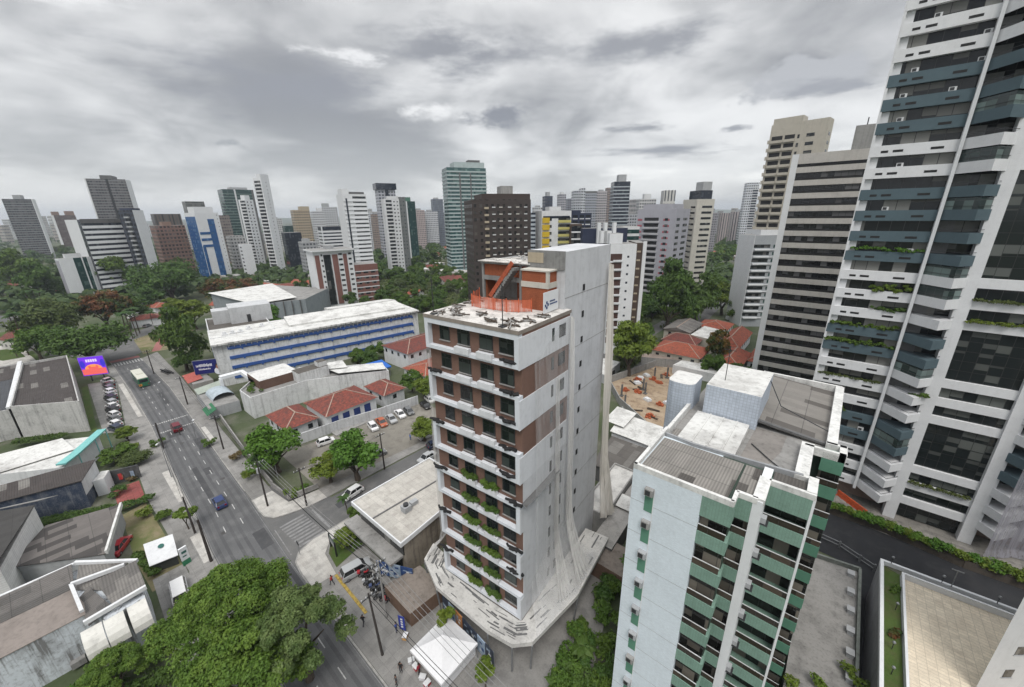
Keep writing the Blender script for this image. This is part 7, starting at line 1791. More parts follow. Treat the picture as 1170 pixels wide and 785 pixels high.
belt([(0, 285), (60, 272), (75, 290), (40, 300), (0, 300)], 14, ['far1', 'far2', 'far3'], 1.2, 1.9, 'far tree before the dark grey tower', 'far trees before the dark grey tower')
belt([(735, 330), (775, 335), (745, 352), (705, 345)], 8, ['dark', 'round2'], .9, 1.2, 'tree beside the white terrace tower foot', 'trees beside the white terrace tower')
belt([(395, 395), (430, 385), (440, 395), (410, 410)], 6, ['dark', 'round2'], .55, .8, 'dark tree round the blue pool canopy', 'trees round the pool canopy')
# palms
def palm_kind(h, seed, n, L):
    a, b_ = palm_mesh(h, seed, n, L); t_ = a.mesh('palm_trunk'); f_ = b_.mesh('palm_fronds'); t_.materials.append(bark); f_.materials.append(leafP); return t_, f_
PALM = [palm_kind(15, 5, 18, 2.8), palm_kind(9, 6, 16, 2.8), palm_kind(7, 8, 16, 2.6)]
def palm(k, px, py, label, group=None, s=1.0, xy=None):
    x, y = xy or pix(px, py, 0); t = thing('palm_tree', label, 'palm', (x, y, 0), RT.uniform(0, 6), group); t.scale = (s, s, s)
    put('trunk', PALM[k][0], t); put('fronds', PALM[k][1], t)
palm(0, 33, 406, 'very tall palm with a bare trunk standing in the park', s=1.1); palm(0, 27, 402, 'second tall palm just left of the bare trunked one', s=1.0)
for i, (px, py) in enumerate(((146, 385), (152, 387), (157, 384), (160, 381))): palm(1, px, py, 'tall palm in the row on the verge by the avenue', 'palms of the verge', 1.2 + .1 * (i % 2))
for px, py in ((35, 352), (44, 350), (50, 352)): palm(1, px, py, 'pale fronded palm along the park road', 'palms along the park road', 1.1)
palm(2, 55, 404, 'low palm beside the pale park path'); palm(2, 20, 408, 'low palm at the left end of the park lawn'); palm(2, 175, 372, 'palm by the small red roofed kiosks')
palm(2, 398, 588, 'small palm at the corner shop lawn', s=.55)
# banana plants and bushes beside the driveway
rb = random.Random(55)
for i in range(48):
    x, y = rb.uniform(-16.8, -10.2), rb.uniform(18, 44)
    if x < -16.4 + max(0, (26 - y)) * .25: x += 1.6
    if x > -10.4 and y > 26: continue
    k = i % 3
    if k == 0:
        a, b_ = palm_mesh(rb.uniform(1.5, 3.0), 700 + i, 9, 1.9, .2); t = thing('banana_plant', 'dark broad leaved banana plant in the thicket beside the driveway', 'banana plant', (x, y, 0), 0, 'banana plants beside the driveway')
        a.build('stem', [bark], t); b_.build('leaves', [leafB], t)
    else:
        bush('thicket_bush', 'dark green bush in the thicket beside the driveway', 'bush', x, y, 0, [(rb.uniform(-1.2, 1.2), rb.uniform(-1.2, 1.2), rb.uniform(.4, 1.8), rb.uniform(.6, 1.1)) for _ in range(6)], 1500, .17, 720 + i, leafB if k == 1 else leafA, 'bushes beside the driveway')
for i, (px, py, s) in enumerate(((905, 775, .6), (935, 770, .5), (985, 775, .8), (975, 760, .5))):
    x, y = pix(px, py, 4.5); bush('twig_bush', 'light green twigs reaching over the stained concrete deck', 'bush', x, y, 3.1, [(rb.uniform(-.6, .6), rb.uniform(-.6, .6), rb.uniform(.4, 1.4), rb.uniform(.3, .6)) for _ in range(4)], 260, .15, 760 + i, leafC, 'twigs over the concrete deck')
# hedges on the left side
def hedge(name, label, a, b_, w, h, mat, seed):
    L = math.hypot(b_[0] - a[0], b_[1] - a[1]); R = random.Random(seed); n = int(L / .55); lo = []
    for i in range(n):
        for j in (-.3, .3): lo.append((i * L / n, j * w + R.uniform(-.1, .1), h * .55 + R.uniform(-.15, .2), w * R.uniform(.5, .68)))
    o = put(name, crown_mesh(name, lo, int(L * 420), .15, seed, mats=[mat]), None, (a[0], a[1], 0), math.atan2(b_[1] - a[1], b_[0] - a[0])); return tag(o, label, 'hedge')
hedge('hedge', 'long clipped hedge between the navy workshop and the patched roof shed', (-96.8, -10.6), (-91.8, -1.8), 1.3, 2.0, leafB, 801)
hedge('hedge', 'dark hedge between the red plaza and the vacant lot', (-91.4, -1.4), (-90.6, 3.4), 1.1, 1.6, leafB, 802)
hedge('hedge', 'dark bushes in front of the peeling warehouse wall', (-139.6, -13.2), (-134.8, -5.6), 1.4, 2.2, leafB, 803)
hedge('hedge', 'low hedge between the white shelter and the side yard', (-75.4, -1.2), (-68.4, .0), .8, 1.3, leafB, 804)
hedge('hedge', 'dark hedge on the corner lawn beside the corner shop', (-54.9, 22.0), (-49.8, 21.3), .8, 1.4, leafB, 805)
for i, (px, py, m) in enumerate(((30, 540, leafC), (60, 545, leafV), (125, 545, leafA), (150, 508, leafC), (180, 505, leafA), (143, 545, leafY), (8, 548, leafA), (135, 560, leafB), (110, 400, leafB), (163, 585, leafC), (185, 588, leafA), (335, 563, leafC), (345, 560, leafV), (240, 505, leafA), (285, 540, leafC), (270, 520, leafY))):
    x, y = pix(px, py, 1.0); bush('bush', ('light' if m in (leafC, leafV) else 'dark' if m in (leafA, leafB) else 'dry') + ' bush growing along the low walls beside the avenue', 'bush', x, y, 0, [(RT.uniform(-1, 1), RT.uniform(-1, 1), RT.uniform(.4, 1.3), RT.uniform(.5, .9)) for _ in range(5)], 900, .16, 820 + i, m, ('light' if m in (leafC, leafV) else 'dark' if m in (leafA, leafB) else 'dry') + ' bushes along the avenue walls')

# ================================================================== far plain: woods, houses, blocks
def undergrowth(polys):
    R = random.Random(17); C = []
    for poly, n in polys:
        k = t = 0
        while k < n and t < n * 20:
            t += 1; a, b = R.uniform(min(p[0] for p in poly), max(p[0] for p in poly)), R.uniform(min(p[1] for p in poly), max(p[1] for p in poly))
            if not inpoly(a, b, poly): continue
            x, y = pix(a, b, 1.0)
            if not free(x, y, 1.2): continue
            C.append((x, y, R.uniform(1.2, 2.6))); k += 1
    N = len(C); R2 = np.random.RandomState(5); C = np.array(C); per = 60; k = np.repeat(np.arange(N), per)
    d = R2.normal(size=(N * per, 3)); d /= np.linalg.norm(d, axis=1)[:, None]; d[:, 2] = np.abs(d[:, 2]); r = C[k, 2]
    c = np.stack([C[k, 0] + d[:, 0] * r * 1.3, C[k, 1] + d[:, 1] * r * 1.3, d[:, 2] * r], 1); t_ = np.cross(d, R2.normal(size=d.shape)); t_ /= np.linalg.norm(t_, axis=1)[:, None]; b_ = np.cross(d, t_); s_ = (r * R2.uniform(.12, .3, N * per))[:, None]
    v = np.stack([c - t_ * s_, c - b_ * s_ * .7, c + t_ * s_, c + b_ * s_ * .7], 1).reshape(-1, 3); m = N * per
    me = bpy.data.meshes.new('undergrowth'); me.vertices.add(4 * m); me.vertices.foreach_set('co', v.astype(np.float32).ravel()); me.loops.add(4 * m); me.loops.foreach_set('vertex_index', np.arange(4 * m, dtype=np.int32)); me.polygons.add(m); me.polygons.foreach_set('loop_start', np.arange(0, 4 * m, 4, dtype=np.int32)); me.update(calc_edges=True)
    me.materials.append(leafD); put('undergrowth', me)['kind'] = 'stuff'
undergrowth(((((365, 340), (405, 312), (440, 316), (545, 312), (540, 340), (520, 352), (480, 356), (420, 350)), 700), (((420, 318), (436, 288), (470, 278), (510, 300), (540, 318), (470, 325)), 500),
    (((265, 304), (350, 288), (358, 325), (350, 338), (305, 322), (262, 322)), 350), (((0, 298), (62, 288), (66, 322), (30, 345), (0, 342)), 250), (((112, 322), (230, 296), (236, 322), (150, 338), (120, 342)), 350), (((700, 340), (790, 340), (840, 300), (850, 330), (825, 350), (790, 368), (745, 380), (728, 415), (698, 415)), 600), (((228, 318), (262, 316), (300, 322), (298, 332), (245, 336)), 150), (((395, 395), (430, 385), (440, 395), (410, 410)), 80)))
def woodland():
    R = np.random.RandomState(7); N = 5200; C = []
    P = np.random.RandomState(8)
    az0 = math.atan2(CHF.y, CHF.x)
    for _ in range(N * 3):
        if len(C) >= N: break
        r = 330 * math.exp(P.uniform(0, 2.3)); a = az0 + P.uniform(-1.15, 1.15); x, y = r * math.cos(a), r * math.sin(a)
        if math.sin(x * .013) + math.sin(y * .017 + 1) + math.sin((x + y) * .031) < -.35: continue
        if not free(x, y, 3): continue
        C.append((x, y, r))
    C = np.array(C); n = len(C); per = 26
    k = np.repeat(np.arange(n), per); d = R.normal(size=(n * per, 3)); d /= np.linalg.norm(d, axis=1)[:, None]; d[:, 2] = np.abs(d[:, 2])
    rad_ = R.uniform(3.2, 6.2, n)[k]
    c = np.stack([C[k, 0] + d[:, 0] * rad_, C[k, 1] + d[:, 1] * rad_, 3.0 + d[:, 2] * rad_ * .95], 1)
    t = np.cross(d, R.normal(size=d.shape)); t /= np.linalg.norm(t, axis=1)[:, None]; b = np.cross(d, t); s = (rad_ * R.uniform(.25, .5, n * per))[:, None]
    v = np.stack([c - t * s, c - b * s * .8, c + t * s, c + b * s * .8], 1).reshape(-1, 3); m = n * per
    me = bpy.data.meshes.new('far_woodland'); me.vertices.add(4 * m); me.vertices.foreach_set('co', v.astype(np.float32).ravel())
    me.loops.add(4 * m); me.loops.foreach_set('vertex_index', np.arange(4 * m, dtype=np.int32)); me.polygons.add(m); me.polygons.foreach_set('loop_start', np.arange(0, 4 * m, 4, dtype=np.int32)); me.update(calc_edges=True)
    me.materials.append(leaf_mat('leaf_far', (.038, .072, .022), (.075, .115, .032), hue=0)); o = put('far_woodland', me); o['kind'] = 'stuff'
woodland()
fr = random.Random(31)
def small_house(seed, w, d, h, wallm, roofm, flat=False):
    mb = MB(); mb.box(-w / 2, -d / 2, 0, w / 2, d / 2, h, 0, 1, bottom=False)
    if not flat:
        z = h + w * .22
        mb.face([(-w / 2 - .4, -d / 2 - .4, h), (w / 2 + .4, -d / 2 - .4, h), (w / 2 + .4, 0, z), (-w / 2 - .4, 0, z)], 1); mb.face([(w / 2 + .4, d / 2 + .4, h), (-w / 2 - .4, d / 2 + .4, h), (-w / 2 - .4, 0, z), (w / 2 + .4, 0, z)], 1)
        for s in (-1, 1): mb.face([(s * w / 2, -d / 2, h), (s * w / 2, d / 2, h), (s * w / 2, 0, z)][::s], 0)
    me = mb.mesh('low_house'); me.materials.append(wallm); me.materials.append(roofm); return me
fw_ = facade('f_house', (.50, .49, .46), (.05, .05, .05), 3.0, 3.0, .25, .35, .75); fw2 = facade('f_house2', (.38, .34, .29), (.05, .05, .05), 3.0, 2.6, .25, .35, .75)
HS = [small_house(0, 11, 9, 3.6, fw_, clb), small_house(1, 13, 10, 4.2, fw2, cl), small_house(2, 12, 10, 6.4, fw_, roof_white, True), small_house(3, 16, 11, 4.0, fw_, cld), small_house(4, 14, 12, 7.0, fw2, roof_grey, True)]
FB = [small_house(10 + i, w, d, h, facade('f_fb%d' % i, c, (.05, .055, .06), 3.0, 2.5, .2, .32, .8), roof_grey, True) for i, (w, d, h, c) in enumerate(((16, 12, 24, (.50, .50, .50)), (14, 14, 36, (.42, .40, .38)), (22, 12, 18, (.36, .33, .30)), (13, 13, 45, (.54, .55, .57)), (18, 13, 30, (.30, .29, .29))))]
az0 = math.atan2(CHF.y, CHF.x)
nH = nB = 0
while nH < 190:
    r = 250 * math.exp(fr.uniform(0, 1.75)); a = az0 + fr.uniform(-.98, .98); x, y = r * math.cos(a), r * math.sin(a)
    if not free(x, y, 7): continue
    o = put('low_house', fr.choice(HS), None, (x, y, 0), fr.choice((0, 1.57, .4, 1.2)) + fr.uniform(-.1, .1)); tag(o, 'small low house among the trees of the far plain', 'house', 'low houses of the far plain'); nH += 1
while nB < 125:
    r = 640 * math.exp(fr.uniform(0, 1.45)); a = az0 + fr.uniform(-.98, .98); x, y = r * math.cos(a), r * math.sin(a)
    if not free(x, y, 9): continue
    o = put('far_block', fr.choice(FB), None, (x, y, 0), fr.uniform(0, 1.57)); o.scale = (1, 1, fr.uniform(.5, 1.35)); tag(o, 'small pale apartment block on the hazy far plain', 'apartment block', 'far blocks of the hazy plain'); nB += 1
def far_cluster(n, x0, x1, y0, y1, d0, d1, seed, label, group):
    R = random.Random(seed)
    for _ in range(n):
        px, d, yt = R.uniform(x0, x1), R.uniform(d0, d1), R.uniform(y0, y1); r_ = ray(px, yt); k = d / (r_.x * CHF.x + r_.y * CHF.y)
        i = R.randrange(len(FB)); o = put('far_tower', FB[i], None, (r_.x * k, r_.y * k, 0), math.atan2(r_.y, r_.x) + R.uniform(-.5, .5)); h0 = (24, 36, 18, 45, 30)[i]
        o.scale = (1, 1, max(CAMH + r_.z * k, 14) / h0); tag(o, label, 'apartment block', group)
far_cluster(26, 610, 760, 226, 246, 520, 1300, 1, 'small far tower in the dense cluster on the horizon right of the brown grid tower', 'far towers right of the brown grid tower')
far_cluster(18, 350, 510, 238, 250, 700, 1500, 2, 'small far tower on the horizon between the white towers and the teal tower', 'far towers left of the teal tower')
far_cluster(12, 812, 860, 236, 250, 700, 1400, 3, 'small far tower on the horizon left of the beige balcony tower', 'far towers left of the beige balcony tower')
far_cluster(18, 0, 330, 246, 262, 700, 1600, 4, 'small far block on the horizon between the left-hand towers', 'far blocks between the left-hand towers')
# red roofed houses in the gaps that the photograph shows
for i, (px, py, w, d, m) in enumerate(((275, 309, 14, 10, cl), (290, 316, 16, 10, clb), (262, 302, 12, 9, cl), (318, 318, 20, 12, roof_white), (338, 321, 18, 10, clb), (326, 326, 13, 9, cl), (302, 325, 22, 14, clb), (262, 318, 14, 10, cl), (515, 290, 16, 10, cl), (520, 282, 14, 10, clb), (497, 300, 16, 12, roof_white), (525, 296, 16, 12, cl), (442, 298, 22, 14, roof_white), (520, 309, 36, 14, roof_white), (192, 312, 22, 10, clb), (180, 306, 18, 10, cl), (156, 330, 22, 16, roof_white), (150, 348, 16, 12, roof_white), (182, 348, 12, 9, clb), (168, 362, 12, 8, cl), (190, 356, 10, 8, roof_grey))):
    x, y = pix(px, py, 4.0); hip('tiled_house' if m in (cl, clb) else 'flat_roof_house', ('low red roofed house' if m is cl else 'low orange roofed house' if m is clb else 'low house with a wide white roof' if m is roof_white else 'low grey roofed house') + ' among the trees between school and towers', 0, 0, w, d, 3.6, 5.4 if m in (cl, clb) else 4.3, m, white_wall, rot=RT.choice((0, .2, 1.4)), wins=False, group=('red' if m is cl else 'orange' if m is clb else 'white' if m is roof_white else 'grey') + ' roofed houses between school and towers', c=(x, y))
# ================================================================== vehicles
rubber = plain('rubber', (.02, .02, .02), .9); lampw = plain('lamp_clear', (.55, .55, .52), .2, spec=.6); lampr = plain('lamp_red', (.25, .01, .01), .3); rimm = plain('rim', (.30, .30, .31), .35, .7)
carglass = plain('car_glass', (.012, .014, .016), .06, spec=.7, var=.3)
def paint_m(name, col): return plain('paint_' + name, col, .28, .0, .6, .05)
PAINT = {k: paint_m(k, c) for k, c in dict(white=(.68, .68, .68), black=(.015, .015, .017), silver=(.36, .37, .38), grey=(.13, .135, .14), red=(.36, .02, .03), darkred=(.14, .015, .025), blue=(.03, .05, .14), orange=(.38, .09, .035), navy=(.02, .03, .06)).items()}
def car_meshes(kind):
    """body, window band, wheel, lamps of one kind of car; nose towards +x, centred"""
    L, Wd, prof, cab, zr = {
        'hatch': (3.9, 1.70, [(0, .25), (0, .62), (.12, .78), (.95, .92), (3.80, .98), (3.9, .8), (3.9, .28)], (.75, 1.35, 3.25, 3.82), 1.48),
        'sedan': (4.4, 1.74, [(0, .25), (0, .60), (.15, .74), (1.15, .90), (3.55, .95), (4.32, .92), (4.4, .7), (4.4, .28)], (1.0, 1.65, 3.05, 3.75), 1.45),
        'suv': (4.4, 1.84, [(0, .3), (0, .75), (.15, .92), (1.05, 1.04), (4.3, 1.08), (4.4, .9), (4.4, .33)], (.85, 1.45, 3.95, 4.33), 1.68),
        'pickup': (5.2, 1.85, [(0, .35), (0, .85), (.2, 1.02), (1.3, 1.10), (5.15, 1.10), (5.2, .9), (5.2, .4)], (1.15, 1.8, 3.1, 3.4), 1.78),
        'van': (4.8, 1.85, [(0, .3), (0, .8), (.2, 1.0), (.7, 1.1), (4.75, 1.15), (4.8, .9), (4.8, .33)], (.5, 1.25, 4.6, 4.76), 1.95)}[kind]
    h = L / 2
    bm_ = MB(); sl = [(-Wd / 2, .93, .04), (-Wd / 2 + .10, 1.0, 0), (Wd / 2 - .10, 1.0, 0), (Wd / 2, .93, .04)]
    def P(p, s): 
        y, k, ins = s; x = h - p[0]; x = x * (1 - ins * .5); return (x, y, .25 + (p[1] - .25) * k)
    n = len(prof)
    for a, b_ in zip(sl, sl[1:]):
        for i in range(n - 1): bm_.face([P(prof[i], a), P(prof[i], b_), P(prof[i + 1], b_), P(prof[i + 1], a)], 0)
        bm_.face([P(prof[-1], a), P(prof[-1], b_), P(prof[0], b_), P(prof[0], a)], 0)
    bm_.face([P(p, sl[0]) for p in prof], 0); bm_.face([P(p, sl[-1]) for p in prof[::-1]], 0)
    x0, x1, x2, x3 = [h - v for v in cab]; zb = max(p[1] for p in prof) - .06; wb, wt_ = Wd / 2 - .06, Wd / 2 - .24
    B = [(x0, -wb), (x0, wb), (x3, wb), (x3, -wb)]; T = [(x1, -wt_), (x1, wt_), (x2, wt_), (x2, -wt_)]
    gl = MB()
    for i in range(4):
        j = (i + 1) % 4; gl.face([(B[i][0], B[i][1], zb), (B[j][0], B[j][1], zb), (T[j][0], T[j][1], zr), (T[i][0], T[i][1], zr)][::-1], 0)
    rf = [(x, y * 1.03) for x, y in T]; bm_.prism([(x + (.04 if x > 0 else -.04), y) for x, y in rf], zr - .03, zr + .05, 0, bottom=True)
    for i in range(4):   # roof pillars
        bm_.bar((B[i][0] * .99, B[i][1] * 1.0, zb), (T[i][0], T[i][1] * 1.0, zr), .07, .07)
    for s in (-1, 1): bm_.bar(((x0 + x3) / 2, s * wb, zb), ((x1 + x2) / 2, s * wt_, zr), .07, .05)
    if kind == 'pickup': bm_.box(-h + .1, -Wd / 2 + .12, 1.04, -h + 1.65, Wd / 2 - .12, 1.16, 0)
    wh = MB(); wh.tube([(0, -.1, 0), (0, .1, 0)], .31, 12, 0); wh.tube([(0, -.115, 0), (0, .115, 0)], .19, 10, 1)
    hl = MB(); hl.box(-.05, -.2, -.08, .05, .2, .08, 0); tl = MB(); tl.box(-.05, -.14, -.14, .05, .14, .14, 0)
    M_ = []
    for nm, m, mats in (('body', bm_, [PAINT['white']]), ('windows', gl, [carglass]), ('wheel', wh, [rubber, rimm]), ('headlight', hl, [lampw]), ('tail_light', tl, [lampr])):
        me = m.mesh('car_' + nm); [me.materials.append(q) for q in mats]; M_.append(me)
    return M_, L, Wd, prof
CARS = {k: car_meshes(k) for k in ('hatch', 'sedan', 'suv', 'pickup', 'van')}
def car(kind, x, y, rot, colr, label, group=None, z=.05):
    (bd, gl, wh, hl, tl), L, Wd, prof = CARS[kind]
    t = thing('parked_car' if group else 'car', label, 'car', (x, y, z), rot, group)
    o = put('body', bd, t); o.material_slots[0].link = 'OBJECT'; o.material_slots[0].material = PAINT[colr]
    put('windows', gl, t)
    for sx in (L / 2 - .75, -L / 2 + .75):
        for sy in (-Wd / 2 + .1, Wd / 2 - .1): put('wheel', wh, t, (sx, sy, .31))
    zl = prof[1][1] + .02
    for sy in (-Wd / 2 + .32, Wd / 2 - .32): put('headlight', hl, t, (L / 2 - .03, sy, zl)); put('tail_light', tl, t, (-L / 2 + .03, sy, zl + .12))
    return t
avr = lambda x: math.atan2(lane_y(x - 4, .5) - lane_y(x + 4, .5), -8)
x, y = pix(201.5, 488, .7); car('suv', x, y, avr(x), 'darkred', 'dark red car with a pale roof at the broken crossing lines', z=.015)
o = bpy.data.objects[-1] if False else None
x, y = pix(250.5, 573, .7); car('hatch', x, y, avr(x), 'blue', 'dark blue car with a silver roof driving up the avenue', z=.015)
x, y = pix(403, 562, .7); car('hatch', x, y, rad(-84), 'white', 'white hatchback waiting in the side street', z=.02)
x, y = pix(488, 522, .7); car('sedan', x, y, rad(-88), 'silver', 'silver white car farther up the side street beside the tower', z=.02)
x, y = pix(407, 650, .7); car('suv', x, y, rad(80), 'silver', 'silver car parked under the cables before the corner shop', z=.05)
x, y = pix(135.5, 624, .7); car('sedan', x, y, rad(150), 'red', 'red car parked on the vacant lot', z=.06)
x, y = pix(205, 675, .8); car('van', x, y, rad(175), 'white', 'white van half hidden by the huge tree', z=.07)
x, y = pix(149.5, 362, .7); car('sedan', x, y, rad(150), 'white', 'white car at the junction beside the verge palms', z=.03)
x, y = pix(168, 372, .7); car('hatch', x, y, rad(140), 'grey', 'grey car at the junction by the red kiosks', z=.03)
for i, (px, py, c, k, lb) in enumerate(((426, 487, 'white', 'hatch', 'white hatchback at the near end of the yard row'), (436, 482, 'orange', 'sedan', 'burnt orange car parked in the yard row'), (447, 478, 'silver', 'sedan', 'silver saloon parked right of the orange car'), (457, 472.5, 'white', 'sedan', 'white saloon parked third from the orange car'), (467, 469.5, 'grey', 'hatch', 'dark grey car at the far end of the yard row'))):
    x, y = pix(px, py, .7); car(k, x, y, rad(-12), c, lb, 'cars along the stained yard wall')
for i, (px, py, c, lb) in enumerate(((486, 463, 'black', 'black car under the trees close to the tower corner'), (491, 456, 'white', 'white car behind the black one at the tower corner'), (487, 497, 'white', 'white car half under the small yellow green tree'), (431, 518, 'grey', 'grey car hidden behind the tall vivid green tree'), (372, 504, 'white', 'white car nose showing between the yard trees'), (497, 507, 'navy', 'dark car at the lot kerb near the tower'))):
    x, y = pix(px, py, .7); car('hatch', x, y, rad(-12 if i < 2 else 80), c, lb, 'cars under the yard trees')
cols = ['silver', 'black', 'grey', 'white', 'silver', 'black', 'silver', 'white', 'black', 'white', 'grey', 'white', 'navy']
kinds = ['pickup', 'sedan', 'hatch', 'hatch', 'sedan', 'suv', 'hatch', 'sedan', 'suv', 'hatch', 'sedan', 'hatch', 'suv']
ordn = ['first', 'second', 'third', 'fourth', 'fifth', 'sixth', 'seventh', 'eighth', 'ninth', 'tenth', 'eleventh', 'twelfth', 'last']
for i in range(13):
    a = Vector((-174.2, 5.4)).lerp(Vector((-131.2, 2.6)), i / 12.0); nm = {'navy': 'dark navy'}.get(cols[i], cols[i])
    car(kinds[i], a.x, a.y, rad(196), cols[i], '%s car, %s from the advertising screen in the angled row' % (nm, ordn[i]), 'cars angled beside the avenue', z=.06)
for i in range(8):   # second line of the double row
    a = Vector((-166, 1.2)).lerp(Vector((-137.5, .6)), i / 7.0)
# bus
x, y = pix(160, 431.5, 1.7); bus = thing('city_bus', 'green city bus with a cream roof on the avenue', 'bus', (x, y, .015), avr(x))
gpaint = plain('bus_green', (.03, .15, .08), .4, var=.1); cpaint = plain('bus_cream', (.60, .60, .52), .5, var=.1)
mb = MB(); mb.box(-5.9, -1.25, .35, 5.9, 1.25, 2.95, 0, 1); mb.box(-5.85, -1.2, 2.95, 5.85, 1.2, 3.12, 1); mb.box(-1.2, -.7, 3.12, 1.0, .7, 3.35, 1); mb.build('body', [gpaint, cpaint], bus)
mb = MB(); mb.box(-5.2, -1.27, 1.35, 5.3, 1.27, 2.5, 0); mb.box(5.82, -1.1, 1.2, 5.93, 1.1, 2.7, 0); mb.box(-5.93, -1.0, 1.7, -5.82, 1.0, 2.6, 0); mb.build('windows', [carglass], bus)
mb = MB(); mb.box(-5.94, .55, .6, -5.0, 1.28, 1.3, 0); mb.build('orange_panel', [plain('bus_orange', (.55, .25, .05), .5)], bus)
whm = CARS['van'][0][2]
for sx in (3.7, -3.2):
    for sy in (-1.15, 1.15): o = put('wheel', whm, bus, (sx, sy, .48)); o.scale = (1.5, 1.4, 1.5)
for sy in (-.95, .95): put('headlight', CARS['van'][0][3], bus, (5.9, sy, .85)); put('tail_light', CARS['van'][0][4], bus, (-5.9, sy, .95))
# motorbikes in front of the corner shop
def bike_mesh():
    b_ = MB(); b_.tube([(-.55, 0, .62), (0, 0, .75), (.4, 0, .85), (.55, 0, 1.05)], .11, 6, 0); b_.box(-.7, -.12, .72, .0, .12, .82, 1); b_.tube([(.5, -.33, 1.05), (.5, .33, 1.05)], .025, 5, 1); b_.tube([(.55, 0, 1.0), (.72, 0, .3)], .04, 5, 1); b_.box(-.2, -.13, .3, .25, .13, .62, 1); b_.box(-.95, -.2, .85, -.55, .2, 1.2, 0)
    w_ = MB(); w_.tube([(0, -.06, 0), (0, .06, 0)], .30, 11, 0); w_.tube([(0, -.07, 0), (0, .07, 0)], .18, 9, 1)
    A, B = b_.mesh('motorbike_body'), w_.mesh('motorbike_wheel'); [A.materials.append(q) for q in (PAINT['black'], rubber)]; [B.materials.append(q) for q in (rubber, rimm)]; return A, B
BA, BW = bike_mesh(); rb2 = random.Random(3)
for i in range(11):
    x, y = -46.4 + .78 * i + rb2.uniform(-.1, .1), 19.2 + rb2.uniform(-.3, .3); c = ('black', 'grey', 'red', 'black', 'silver', 'black', 'blue', 'black', 'grey', 'black', 'red')[i]
    t = thing('motorbike', 'motorbike parked in the dense row before the corner shop', 'motorbike', (x, y, .05), rad(60 + rb2.uniform(-12, 12)), 'motorbikes before the corner shop')
    o = put('body', BA, t); o.material_slots[0].link = 'OBJECT'; o.material_slots[0].material = PAINT[c]
    put('wheel', BW, t, (.70, 0, .3)); put('wheel', BW, t, (-.62, 0, .3))
for i in range(5):
    x, y = -172 + i * 1.1, 19.0 + .2 * i
    t = thing('motorbike', 'motorbike parked on the avenue pavement opposite the screen', 'motorbike', (x, y, .14), rad(70), 'motorbikes on the avenue pavement'); put('body', BA, t); put('wheel', BW, t, (.70, 0, .3)); put('wheel', BW, t, (-.62, 0, .3))

# ================================================================== people
skin_m = plain('skin', (.22, .12, .08), .6); hair_m = plain('hair', (.015, .011, .01), .7)
def person(x, y, rot, shirt, trousers, label, pose='stand', z=.14, lift=0.0):
    s = {'stand': (.0, .05, .03), 'walk': (.30, -.26, .22), 'lean': (.12, -.1, .5)}[pose]
    J = {'pelvis': (0, 0, .95), 'waist': (0.01, 0, 1.12), 'chest': (.02, 0, 1.36), 'neck': (.03, 0, 1.50), 'head': (.05, 0, 1.62), 'crown': (.04, 0, 1.74),
         'hipL': (0, .10, .92), 'kneeL': (s[0] * .6 + .03, .10, .50), 'footL': (s[0] - .04, .10, .07), 'toeL': (s[0] + .15, .12, .03),
         'hipR': (0, -.10, .92), 'kneeR': (s[1] * .4 + .05, -.10, .50), 'footR': (s[1] - .04, -.10, .07), 'toeR': (s[1] + .14, -.12, .03),
         'shL': (.02, .19, 1.42), 'elL': (-.02 - s[2] * .4, .25, 1.14), 'haL': (.10 + s[2] * .3, .24, .90), 'fiL': (.13 + s[2] * .35, .23, .80),
         'shR': (.02, -.19, 1.42), 'elR': (.0 + s[2] * .4, -.25, 1.14), 'haR': (.14 + s[2] * .9, -.22, .92), 'fiR': (.18 + s[2], -.21, .83)}
    E_ = [('pelvis', 'waist'), ('waist', 'chest'), ('chest', 'neck'), ('neck', 'head'), ('head', 'crown')] + [e for q in 'LR' for e in (('pelvis', 'hip' + q), ('hip' + q, 'knee' + q), ('knee' + q, 'foot' + q), ('foot' + q, 'toe' + q), ('chest', 'sh' + q), ('sh' + q, 'el' + q), ('el' + q, 'ha' + q), ('ha' + q, 'fi' + q))]
    RD = dict(pelvis=.15, waist=.135, chest=.155, neck=.06, head=.10, crown=.075, hip=.10, knee=.065, foot=.045, toe=.035, sh=.07, el=.048, ha=.036, fi=.025)
    nm = list(J); me = bpy.data.meshes.new('person'); me.from_pydata([J[k] for k in nm], [(nm.index(a), nm.index(b_)) for a, b_ in E_], [])
    o = bpy.data.objects.new('tmp', me); COL.objects.link(o); mod = o.modifiers.new('skin', 'SKIN'); o.modifiers.new('sub', 'SUBSURF').levels = 1
    for i, k in enumerate(nm):
        r = RD.get(k) or RD[k[:-1]]; me.skin_vertices[0].data[i].radius = (r, r); me.skin_vertices[0].data[i].use_root = (k == 'pelvis')
    bpy.context.view_layer.update(); dg = bpy.context.evaluated_depsgraph_get(); m2 = bpy.data.meshes.new_from_object(o.evaluated_get(dg)); bpy.data.objects.remove(o)
    for m in (skin_m, shirt, trousers, rubber): m2.materials.append(m)
    for p in m2.polygons:
        c = p.center; p.material_index = 3 if c.z < .09 else 2 if c.z < .98 and abs(c.y) < .19 else 1 if (c.z < 1.47 and (abs(c.y) < .21 or c.z > 1.12)) else 0; p.use_smooth = True
    t = thing('person', label, 'person', (x, y, z + lift), rot); b_ = put('body', m2, t)
    mb = MB(); mb.ball((.03, 0, 1.675), .108, 10, 0, .9); mb.build('hair', [hair_m], t, smooth=True); return t
sh = lambda n, c: plain('shirt_' + n, c, .85)
